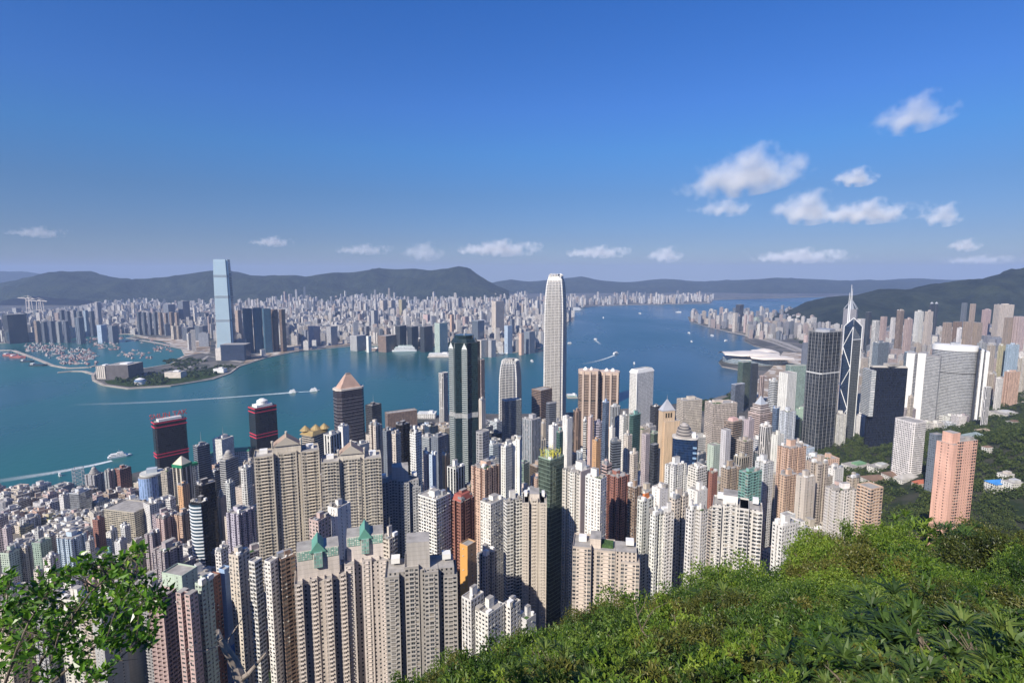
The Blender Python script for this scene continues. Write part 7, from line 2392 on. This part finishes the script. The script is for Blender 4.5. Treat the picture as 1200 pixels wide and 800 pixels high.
for x, y, s in placed:
    top = float(canopy(x, y)); px = proj(x, y, top)[0]; py = proj(x, y, top)[1]
    lance = (px > 985 and py > 690 and rng.random() < .4) or (px > 1030 and py < 680 and rng.random() < .15) or rng.random() < .025
    loc = (x, y, top - s * (1.02 if not lance else .8) + rng.uniform(-.1, .18) * s)
    if lance: plant('lance_leaved_shrub', LAB['lance'], 'shrub', 'lance leaved shrubs on the slope', rng.choice(CR_LANCE), loc, s * .95)
    elif y > 48: plant('broadleaf_tree', LAB['far'], 'tree', 'broadleaf trees of the upper wooded slope', rng.choice(CR_FAR), loc, s * 1.12, rng.uniform(.85, 1.2))
    elif y > 19: plant('bushy_tree', LAB['mid'], 'tree', 'bushy trees of the near slope', rng.choice(CR_MID), loc, s * 1.12, rng.uniform(.85, 1.15))
    else: plant('broad_leaved_shrub', LAB['near'], 'shrub', 'shrubs at the lower frame edge', rng.choice(CR_NEAR), loc, s * 1.1)
def special(px, py, y, s, crown, name, lab, cat, sz=1.0):
    x, _, z = at(px, py, y)
    return plant(name, lab, cat, None, crown, (x, y, z - s * .8 * sz), s, sz)
special(968, 636, 84, 6.0, CR_FAR[3], 'conical_tree', 'bright yellow green cone shaped tree rising above the slope', 'tree', 1.35)
special(1072, 612, 118, 5.5, CR_LANCE[2], 'tufted_tree', 'pale tufted tree on the crest just left of the salmon tower', 'tree')
special(1128, 618, 112, 4.0, CR_LANCE[0], 'tufted_tree', 'dark tufted tree on the crest before the salmon tower', 'tree')
special(1098, 722, 17, 2.0, CR_LANCE[0], 'lance_leaved_shrub', 'large dark shrub of long lance leaves in the lower right corner', 'shrub')
special(1165, 745, 14, 1.7, CR_LANCE[1], 'lance_leaved_shrub', 'second large lance leaved shrub against the right frame edge', 'shrub')
special(1020, 772, 11, 1.2, CR_LANCE[0], 'lance_leaved_shrub', 'smaller lance leaved shrub at the bottom beside the large dark one', 'shrub')
# bare pale branches that stick out of the slope
def branch_tree(px, py, y, pts, r0, name, lab, mat):
    x0, _, z0 = at(px, py, y)
    T = empty(name, (x0, y, z0)); tag(T, lab, 'tree')
    for k, line in enumerate(pts):
        m = MB(); P = [Vector(at(a, b, y + dy)) - Vector((x0, y, z0)) for a, b, dy in line]
        n = len(P) - 1
        for i in range(n):
            ra = r0[k] * (1 - .75 * i / n); rb = r0[k] * (1 - .75 * (i + 1) / n)
            m.bar(P[i], P[i + 1], ra, 8, 0, rb)
        m.build('trunk' if k == 0 else 'branch', [mat], T)
    return T
branch_tree(764, 750, 26, [[(764, 752, 0), (752, 738, .2), (747, 722, 0), (744, 708, .3), (738, 700, 0)], [(752, 738, .2), (760, 722, 0), (768, 712, -.3), (783, 705, 0)], [(747, 722, 0), (755, 708, 0), (758, 694, .2)]], [.05, .035, .025], 'bare_tree', 'bare thin grey branches poking out of the green slope', BARK)
branch_tree(285, 812, 6, [[(287, 830, 0), (283, 800, 0), (276, 778, .05), (266, 762, 0), (258, 748, -.05), (255, 737, 0)], [(282, 796, 0), (292, 788, -.1), (303, 775, -.1), (312, 764, -.1)], [(266, 762, 0), (268, 748, .1), (280, 730, .1), (290, 716, .1)], [(262, 754, 0), (240, 762, 0), (212, 764, .1)]],
            [.085, .035, .012, .008], 'bare_tree', 'broken bare trunk with a stub top in the lower left of the photo', BARK_PALE)

# leafy branch reaching in at the lower left
def leafy_branch():
    lab = 'leafy green shrub branch hanging into view at the lower left corner'
    Y0 = 5.2
    o0 = Vector(at(20, 840, Y0))
    T = empty('leafy_shrub', o0); tag(T, lab, 'shrub')
    r_ = random.Random(8); g = np.random.default_rng(8)
    clusters = [(112, 660, 16), (128, 668, 18), (146, 676, 20), (95, 668, 14), (150, 660, 12), (120, 690, 20), (140, 700, 22), (158, 692, 20), (170, 706, 20), (182, 698, 16), (188, 712, 12), (80, 676, 10), (68, 672, 12), (52, 684, 16),
                (40, 700, 20), (22, 706, 18), (60, 706, 18), (30, 724, 24), (50, 728, 26), (14, 732, 22), (8, 750, 20), (40, 745, 26), (66, 740, 22), (80, 728, 18), (2, 716, 14), (100, 704, 18), (92, 720, 18), (110, 716, 18), (130, 720, 18), (150, 722, 16),
                (66, 768, 14), (98, 762, 14), (84, 752, 12), (122, 740, 16), (126, 752, 10), (100, 778, 10), (162, 740, 12), (172, 744, 16), (165, 752, 10), (120, 790, 12), (95, 786, 10), (140, 748, 8), (160, 648, 7), (164, 642, 8), (12, 676, 8), (4, 688, 10), (145, 735, 12), (30, 770, 14), (10, 780, 16), (55, 790, 12)]
    stems = [[(30, 840), (60, 800), (95, 770), (128, 742), (150, 724), (172, 700), (188, 700)], [(20, 840), (36, 795), (62, 752), (84, 724), (104, 696), (128, 672), (150, 660)], [(0, 840), (6, 800), (20, 760), (34, 728), (52, 700), (68, 676), (80, 664)],
             [(50, 840), (90, 806), (130, 780), (150, 762), (176, 738)], [(-20, 800), (-6, 760), (6, 720), (12, 680)], [(70, 840), (100, 815), (120, 792)], [(140, 706), (156, 680), (161, 660), (164, 642)]]
    m = MB(); nodes = []
    for k, st in enumerate(stems):
        P = [Vector(at(a, b, Y0 + .35 * math.sin(k * 2.1 + i * .5))) - o0 for i, (a, b) in enumerate(st)]
        for i in range(len(P) - 1):
            n = len(P) - 1
            m.bar(P[i], P[i + 1], .016 * (1 - .75 * i / n), 6, 0, .016 * (1 - .75 * (i + 1) / n))
            for t in (0, .33, .66): nodes.append(P[i].lerp(P[i + 1], t))
    Q, U = [], []
    for cx_, cy_, rad in clusters:
        for rep in range(2):
            dy = r_.uniform(-.5, .6)
            c = Vector(at(cx_ + r_.uniform(-6, 6), cy_ + r_.uniform(-6, 6), Y0 + dy)) - o0
            near_ = min(nodes, key=lambda n_: (n_ - c).length)
            mid = near_.lerp(c, .5) + Vector((0, 0, .03))
            m.bar(near_, mid, .006, 5, 0, .0045); m.bar(mid, c, .0045, 5, 0, .002)
            n = int(rad * 1.3) + 5
            rr = rad / F * Y0
            pos = np.array(c) + g.normal(0, rr * .45, (n, 3))
            d = g.normal(0, .8, (n, 3)) + np.array([.1, -.1, .55]); d /= np.linalg.norm(d, axis=1, keepdims=True)
            up = g.normal(0, .6, (n, 3)) + np.array([-.2, -.5, .9])
            L = g.uniform(.06, .105, n)
            Q.append(leaf_quads(pos, d, up, L, L * .5, .2)); tone = r_.random()
            U.append(np.repeat(np.stack([g.random(n), np.full(n, tone)], 1)[:, None, :], 4, 1))
            for p_ in pos[::3]: m.bar(c, Vector(p_), .002, 3, 0, .001)
    # bare twigs towards the bottom
    for i in range(70):
        a = r_.choice(nodes); b = a + Vector((r_.uniform(-.25, .3), r_.uniform(-.2, .2), r_.uniform(-.1, .3)))
        m.bar(a, b, .004, 4, 0, .0015)
    m.build('stem', [BARK], T)
    lm = MB(); lm.quads(np.concatenate(Q), np.concatenate(U), 0)
    gl = leaf_mat('glossy leaves', (.04, .11, .012), (.14, .30, .025), (.38, .50, .06), .38, .3, .5)
    lm.build('leaves', [gl], T)
leafy_branch()

# woodland of the parks and the steep ground between the towers: one mass
def woodland():
    g = np.random.default_rng(4); r_ = random.Random(4)
    pts = []
    for _ in range(60000):
        y = r_.uniform(150, 1650); px = r_.uniform(430, 1290); x = (px - 600) / F * y * 1.06
        if len(pts) > 5200: break
        z = tz(x, y)
        gp = proj(x, y, z)
        if y < 330 and gp[0] < 1000: ok = gp[1] < 760
        else: ok = (gp[0] > 985 and y < 1330) or (gp[0] > 1150 and y < 1650) or (926 < gp[0] < 985 and 500 < gp[1] < 566) or (z > 130 and y < 560) or (800 < gp[0] < 880 and gp[1] < 478 and y > 1300 and inside(isl_pts, x, y))
        if not ok or z < 3: continue
        if y < 145: continue
        if not inside(isl_pts, x, y): continue
        if blocked(x, y, 3, 0, 0, 0): continue
        if noise.noise(Vector((x / 60., y / 60., 8.8))) < -.32: continue
        pts.append((x, y, z))
    Q, U = [], []
    for x, y, z in pts:
        n = 90 if y < 700 else 46
        R_ = r_.uniform(3.4, 6.6)
        u = g.uniform(-.3, 1, n); th = g.uniform(0, 2 * np.pi, n); rr = np.sqrt(1 - u * u)
        D = np.stack([rr * np.cos(th), rr * np.sin(th), u], 1)
        c = np.array([x, y, z + R_ * .75]) + D * R_ * g.uniform(.7, 1.05, (n, 1)) * np.array([1, 1, .85])
        d = g.normal(0, 1, (n, 3)) + D; d /= np.linalg.norm(d, axis=1, keepdims=True)
        up = D + g.normal(0, .4, (n, 3)) + np.array([0, 0, .4])
        L = g.uniform(1.2, 2.4, n) * (1 if y < 700 else 1.5)
        Q.append(leaf_quads(c, d, up, L, L * .8, .15)); tone = r_.random()
        U.append(np.repeat(np.stack([g.random(n), np.full(n, tone)], 1)[:, None, :], 4, 1))
    m = MB(); m.quads(np.concatenate(Q), np.concatenate(U), 0)
    tag(m.build('woodland', [LEAF_FAR]), kind='stuff')
    print('woodland', len(pts))
woodland()
# ------------------------------------------------------------------ clouds
def cloud_mat(name, dens, sc):
    m = bpy.data.materials.new(name); m.use_nodes = True
    t = m.node_tree; t.nodes.remove(t.nodes['Principled BSDF'])
    tc = t.nodes.new('ShaderNodeTexCoord'); oi = t.nodes.new('ShaderNodeObjectInfo')
    sb = t.nodes.new('ShaderNodeVectorMath'); sb.operation = 'SUBTRACT'; sb.inputs[1].default_value = (.5, .5, .36)
    t.links.new(tc.outputs['Generated'], sb.inputs[0])
    ln = t.nodes.new('ShaderNodeVectorMath'); ln.operation = 'MULTIPLY'; ln.inputs[1].default_value = (2.05, 2.05, 1.62)
    t.links.new(sb.outputs[0], ln.inputs[0])
    le = t.nodes.new('ShaderNodeVectorMath'); le.operation = 'LENGTH'; t.links.new(ln.outputs[0], le.inputs[0])
    def M(op, a, b):
        k = t.nodes.new('ShaderNodeMath'); k.operation = op
        for i, v in enumerate((a, b)):
            if isinstance(v, (int, float)): k.inputs[i].default_value = v
            else: t.links.new(v, k.inputs[i])
        return k.outputs[0]
    nz = t.nodes.new('ShaderNodeTexNoise'); nz.noise_dimensions = '4D'; nz.inputs['Scale'].default_value = sc; nz.inputs['Detail'].default_value = 4; nz.inputs['Roughness'].default_value = .5
    t.links.new(tc.outputs['Object'], nz.inputs['Vector']); t.links.new(M('MULTIPLY', oi.outputs['Random'], 50.0), nz.inputs['W'])
    f = M('SUBTRACT', M('ADD', M('MULTIPLY', M('SUBTRACT', nz.outputs['Fac'], .5), 1.75), .5), M('MULTIPLY', le.outputs['Value'], .8))
    sm = t.nodes.new('ShaderNodeMapRange'); sm.inputs[1].default_value, sm.inputs[2].default_value = 0.0, .42; sm.inputs[4].default_value = dens
    t.links.new(f, sm.inputs[0])
    v = t.nodes.new('ShaderNodeVolumePrincipled'); v.inputs['Color'].default_value = (.88, .885, .92, 1); v.inputs['Anisotropy'].default_value = -.35
    t.links.new(sm.outputs[0], v.inputs['Density']); t.links.new(v.outputs[0], t.nodes['Material Output'].inputs['Volume'])
    return m
def cloud(px, py, w_, h_, Y, lab, dens=1.0, tilt=0.0):
    x, _, z = at(px, py, Y)
    k = Y / F
    T = empty('tmp'); bpy.data.objects.remove(T)
    bm = bmesh.new(); bmesh.ops.create_icosphere(bm, subdivisions=3, radius=1)
    me = bpy.data.meshes.new('cloud'); bm.to_mesh(me); bm.free()
    o = bpy.data.objects.new('cloud', me); COL.objects.link(o)
    sx, sz = w_ * k / 2, h_ * k / 2
    for v in me.vertices: v.co = (v.co.x * sx, v.co.y * min(sx, sz * 2), v.co.z * sz)
    o.location = (x, Y, z); o.rotation_euler = (0, -tilt, -math.atan2(x, Y) * .8)
    me.materials.append(cloud_mat('cloud vapour', dens * 2.5 / (sz * 2), 1.25 / sz))
    tag(o, lab, 'cloud')
for c in ((876, 198, 190, 62, 7000, 'largest white cloud, rising to a wisp at its eastern end', 1.0, .16), (1070, 131, 108, 48, 6000, 'pale cloud highest in the sky at the upper right', .6, .12), (1003, 206, 62, 26, 8000, 'small white cloud just east of the largest cloud', .8, 0),
          (945, 241, 95, 46, 9000, 'thicker western part of the long low cloud under the largest one', 1.0, 0), (1015, 246, 140, 34, 9200, 'long flat eastern part of the low cloud under the largest one', 1.0, 0), (850, 241, 90, 26, 9000, 'faint thin cloud beneath the western end of the largest cloud', .5, 0),
          (1104, 250, 56, 32, 9500, 'small round cloud east of the long low cloud', .8, 0), (1131, 286, 46, 18, 15000, 'tiny cloud above the wooded ridge', .7, 0), (940, 298, 150, 22, 26000, 'thin white cloud streak above the eastern mountains', .9, 0),
          (780, 297, 58, 22, 26000, 'small cloud low over the eastern channel', .8, 0), (702, 294, 110, 18, 26000, 'flat cloud just east of the clawed tallest near tower', .8, 0), (587, 289, 140, 24, 26000, 'low cloud bank west of the clawed tallest near tower', 1.0, 0),
          (497, 293, 70, 26, 26000, 'faint cloud above the sharp mountain peak', .45, 0), (428, 291, 90, 16, 26000, 'thin faint cloud over the middle of the mountain range', .45, 0), (320, 282, 60, 15, 24000, 'small cloud east of the pale skyscraper', .7, 0), (45, 271, 70, 16, 22000, 'small faint cloud at the far left', .6, 0), (1150, 303, 110, 14, 26000, 'thin streak of cloud touching the wooded ridge', .4, 0)):
    cloud(*c)
